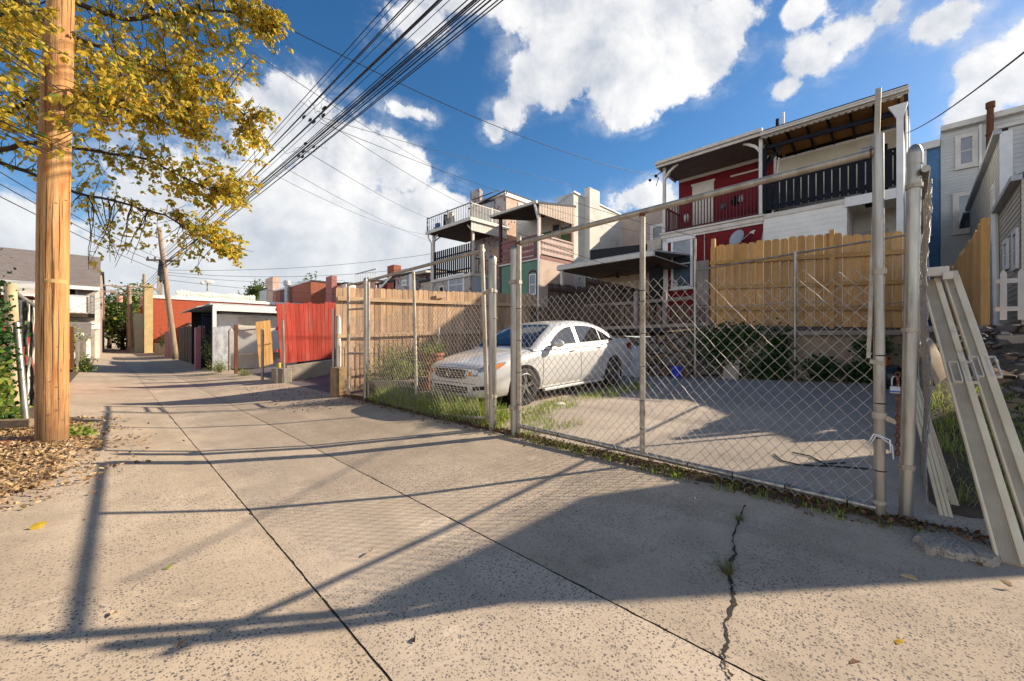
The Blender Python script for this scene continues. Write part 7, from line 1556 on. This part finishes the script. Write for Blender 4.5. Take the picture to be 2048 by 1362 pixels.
for k, (px, py, r_, lb) in enumerate(((505, 590, 2.2, 'small round tree beyond the orange building roof'), (622, 573, 1.6, 'bushy treetop behind the steel flue house'), (512, 578, 1.6, 'treetop left of the grey house'))):
    q = at_x(px, py, 26); bush((q.x, q.y, q.z), (r_, r_, r_), 1500, lb, 30+k, 'tree', 'trees beyond the roofs', .5, 'treeleaf')
# ------------------------------------------------------------------ end of the alley
def tree(px, py, Y, r_, n_, lab, seed, size=.5):
    q = at_y(px, py, Y); g_ = random.Random(seed); t = thing('tree', lab, 'tree', (q.x, q.y, 0), 'trees at the end of the alley'); m = M(); m.tube(wob((q.x, q.y, -.1), (q.x, q.y, q.z+r_*.3), 6, .05, g_), [.28, .26, .22, .18, .14, .10, .06], 8)
    lv = M(); cl = []
    for k in range(16): u = Vector((g_.gauss(0, .5), g_.gauss(0, .5), g_.gauss(0, .5)))*r_; cl.append(Vector((q.x, q.y, q.z))+u); m.tube(wob((q.x, q.y, q.z-r_*.4), cl[-1], 4, .1, g_), [.1, .07, .05, .03, .02], 5, False)
    for k in range(n_): c = g_.choice(cl); p = c+Vector((g_.gauss(0, 1), g_.gauss(0, 1), g_.gauss(0, 1)))*r_*.22; L = size*g_.uniform(.5, 1.2); leaf(lv, p, L, L*.8, g_)
    m.build('trunk', MT['bark'], t, smooth=True); tag(lv.build('crown', MT['treeleaf'], t, fix=False), kind='stuff')
tree(238, 632, 92, 4.2, 1700, 'broad dark green tree closing the end of the alley', 1); tree(218, 640, 84, 2.6, 900, 'yellowish tree at the left of the alley end', 2); tree(256, 645, 80, 2.6, 1000, 'dark bushy tree behind the distant pole', 3); tree(282, 618, 90, 3.0, 900, 'green tree above the pale green wall', 4); tree(246, 665, 75, 1.3, 500, 'low bush with yellow leaves by the alley end', 5, .3)
q = at_y(255, 640, 120); m = M(); m.box(q.x-9, q.x+9, 120, 130, 0, at_y(255, 608, 120).z); m.box(q.x-9.3, q.x+9.3, 119.7, 130, at_y(255, 608, 120).z, at_y(255, 608, 120).z+.4); solo(m, 'distant_building', MT['beige'], 'tan flat-roofed building beyond the trees', 'building')
q = at_z(224, 684, .1); m = M(); m.box(q.x-1.2, q.x+.2, 82, 85, 0, 1.0); m.box(q.x-1., q.x+.05, 82.6, 84.6, 1.0, 1.5); solo(m, 'distant_van', MT['white'], 'small white vehicle parked at the far left of the alley', 'vehicle', bevel=.15)
# ------------------------------------------------------------------ left side of the alley
YH = 40.; t = thing('left_house', 'grey roofed house with white balconies at the left of the alley', 'house', (-3, YH+4, 0)); xr_ = at_y(196, 650, YH).x; xlf = -9
zt = at_y(170, 537, YH+3).z; ze = at_y(170, 575, YH).z
m = M(); m.box(xlf, xr_, YH+1.3, YH+14, -.1, ze); m.build('wall', MT['beige'], t)
m = M(); m.poly([(xlf, YH-.3, ze), (xr_+.1, YH-.3, ze), (xr_+.1, YH+6, zt+1.2), (xlf, YH+6, zt+1.2)], (0, .05, .18)); m.poly([(xr_, YH, ze), (xr_, YH+6, zt+1.2), (xr_, YH+12, ze)], (-.2, 0, 0)); m.build('roof', MT['roofgrey'], t)
m = M(); m.box(xlf, xr_+.1, YH-.4, YH-.25, ze-.18, ze+.06); m.build('gutter', MT['white'], t)
zd = at_y(170, 627, YH).z; m = M(); m.box(xlf, xr_, YH, YH+1.3, zd-.25, zd); m.build('balcony_floor', MT['darkwood'], t)
m = M(); m.box(xlf, xr_-.5, YH-.02, YH+.03, zd+.05, zd+1.15); m.box(xlf, xr_, YH-.04, YH+.05, zd+1.15, zd+1.25)
for k in range(4): m.box(xr_-.55+k*.17, xr_-.50+k*.17, YH-.02, YH+.03, zd, zd+1.15)
m.build('balcony_railing', MT['white'], t)
za = at_y(170, 648, YH).z; m = M(); m.poly([(xlf, YH-.6, za-.35), (xr_+.1, YH-.6, za-.35), (xr_+.1, YH-.6, za-.15), (xlf, YH-.6, za-.15)], (0, 1.9, .35)); m.build('porch_roof', MT['white'], t)
zb3 = at_y(170, 668, YH-2).z; m = M(); m.poly([(xlf, YH-2.2, zb3-.3), (xr_-.3, YH-2.2, zb3-.3), (xr_-.3, YH-.7, zb3+.7), (xlf, YH-.7, zb3+.7)], (0, .03, .1)); m.build('garage_roof', MT['roofgrey'], t)
m = M(); m.box(xlf, xr_-.35, YH-2.0, YH-.1, -.1, zb3-.3); m.build('garage', MT['white'], t); m = M(); m.box(xr_-1.6, xr_-.6, YH-2.05, YH-2.0, 0, 1.7); m.build('garage_door', MT['offwhite'], t)
m = M(); m.box(xr_-.15, xr_+.08, YH-.2, YH+.05, -.1, ze); m.build('porch_post', MT['offwhite'], t)
window(t, 'y', xr_-2.2, xr_-1.0, zd+.4, zd+1.9, YH+1.3, .12, .05, 'offwhite', 'dark')
for k, (Y, px, pt, mt, lb) in enumerate(((56, 204, 548, 'beige', 'tan house end behind the grey roofed house'), (70, 208, 575, 'brick', 'brick house further along the left side'), (84, 209.5, 600, 'greysiding', 'pale house far along the left side'))):
    q = at_y(px, 650, Y); z = at_y(px, pt, Y).z; t = thing('row_house', lb, 'house', (q.x-3, Y+5, 0), 'row houses on the left'); m = M(); m.box(q.x-8, q.x, Y, Y+11, -.1, z); m.build('wall', MT[mt], t); m = M(); m.box(q.x-8, q.x+.15, Y-.2, Y+11, z, z+.2); m.build('roof', MT['tar'], t)
# left garden fence and shrubs
t = thing('garden_fence', 'weathered pale picket fence on the left verge before the grey roofed house', 'fence', (-.8, 28, 0)); m = M(); rg = random.Random(91)
for k in range(26): y = 22+k*.45; x = -.78-.012*(y-22)+.05*math.sin(y); m.box(x-.03, x+.03, y, y+.12, -.05, 1.25+rg.uniform(-.15, .2))
m.build('pickets', MT['greywood'], t); m = M(); m.beam((-.82, 22, 1.0), (-.95, 33.5, 1.0), .04, .08); m.beam((-.82, 22, .4), (-.95, 33.5, .4), .04, .08); m.build('rail', MT['greywood'], t)
m = M(); m.box(-.95, -.85, 21.6, 21.7, -.1, 1.7); solo(m, 'fence_post', MT['rust'], 'dark rusty post at the near end of the pale picket fence', 'post')
bush((-1.35, 24, 1.5), (.7, 2., .7), 1100, 'yellow-green shrub above the pale picket fence', 12, 'shrub', 'alley shrubs', .10); bush((-.62, 22.5, .3), (.30, 1.0, .35), 700, 'clump of dark grass on the left verge', 13, 'shrub', 'alley shrubs', .09); bush((-1.2, 30, 1.2), (.5, 2., .6), 600, 'green bush farther along the picket fence', 14, 'shrub', 'alley shrubs', .1)
# near left: leaning pipes, tattered netting, red hut, timber rail
t = thing('red_hut', 'dark red hut with a white roof edge at the far left', 'hut', (-3, 13, 0)); m = M(); a_ = at_y(30, 600, 13); m.box(-6, at_y(66, 640, 13).x, 13, 17, -.1, at_y(20, 590, 13).z); m.build('wall', MT['redwood'], t); m = M(); z = at_y(30, 590, 13).z; m.poly([(-6, 12.5, z), (at_y(72, 590, 13).x+.2, 12.5, z), (at_y(72, 590, 13).x+.2, 12.5, z+.12), (-6, 12.5, z+.12)], (0, 5, .6)); m.build('roof', MT['offwhite'], t); m = M(); m.box(-6, at_y(68, 600, 13).x, 12.95, 13.0, z-.45, z-.05); m.build('fascia', MT['darkwood'], t)
a_, b2 = at_z(27, 832, .03), None; Yq = a_.y; m = M(); top = at_y(20, 566, Yq); m.tube([a_, a_.lerp(top, .5)+Vector((.02, 0, 0)), top], [.075, .07, .07], 12); solo(m, 'rusty_pipe', surf('mottled_pipe', (.50, .40, .24), (.35, .24, .12), 6, .8, st=(1, 1, .4), c3=(.42, .40, .36), s3=3), 'thick rust-stained pipe standing upright at the left edge', 'pipe', smooth=40)
p1, p2 = at_z(53, 852, .05), at_y(33, 645, at_z(53, 852, .05).y+.25); m = M(); m.tube([p1, p2], .036, 10); solo(m, 'steel_pipe', MT['galv'], 'shiny steel pipe leaning against the rust-stained pipe', 'pipe', smooth=40)
t = thing('tattered_netting', 'tattered grey netting on a fence behind the leaning pipes', 'netting', (-1.2, 11, 0)); m = M(); rg = random.Random(3); n1, n2 = 16, 12
for i in range(n1+1):
    for j in range(n2+1): p = at_y(lerp(34, 70, i/n1), lerp(620 if j else 600, 840, j/n2), 11.0+.35*math.sin(i*1.1)*.3); m.v.append((p.x+rg.gauss(0, .008), p.y+rg.gauss(0, .04), p.z))
for i in range(n1):
    for j in range(n2):
        if rg.random() < .93: a2 = i*(n2+1)+j; m.f.append((a2, a2+1, a2+n2+2, a2+n2+1)); m.mi.append(0)
m.build('sheet', surf('grey_netting', (.55, .52, .47), (.38, .36, .32), 14, .9, bs=60, bk=.8), t); m = M(); m.tube([at_y(32, 585, 11), at_y(75, 615, 10.8)], .03, 6); m.build('top_rail', MT['galvdull'], t)
m = M(); q0, q1 = at_z(-60, 850, .14), at_z(66, 842, .16); m.beam(q0, Vector((q1.x, q1.y, q0.z)), .10, .10); solo(m, 'timber_rail', MT['timberx'], 'weathered timber beam lying behind the foot of the pole', 'beam', bevel=.01)
q = at_z(40, 880, .05); m = M(); m.box(q.x-.30, q.x+.25, q.y-.1, q.y+.1, .0, .07); solo(m, 'clay_brick', MT['terracotta'], 'red clay block half buried in leaves beside the pole', 'brick', bevel=.01)
ivy(at_y(-14, 720, 8.6), (.20, .3, 1.0), 2200, 'dark ivy column at the far left edge', 120, size=.055, group=None); ivy(at_y(8, 770, 8.3), (.08, .2, .4), 110, 'brighter creeper leaves at the left edge', 121, 'leafgreen', .08, 'creeper', 'creeper', None)
ivy(at_z(150, 862, .05), (.18, .35, .06), 140, 'low green weeds to the right of the pole foot', 122, 'leafgreen', .06, 'weeds', 'weeds', None); ivy(at_z(38, 822, .2), (.1, .1, .12), 70, 'bright leaf cluster between the two leaning pipes', 123, 'leafgreen', .08, 'weeds', 'weeds', None)
m = M(); q0 = at_z(160, 845, .0); m.tube([q0+Vector((-.1, .2, .03)), q0+Vector((.05, 0, .03)), q0+Vector((.25, -.15, .02))], [.03, .035, .015], 6); solo(m, 'dead_branch', MT['greywood'], 'pale dead branch on the leaves right of the pole', 'branch')
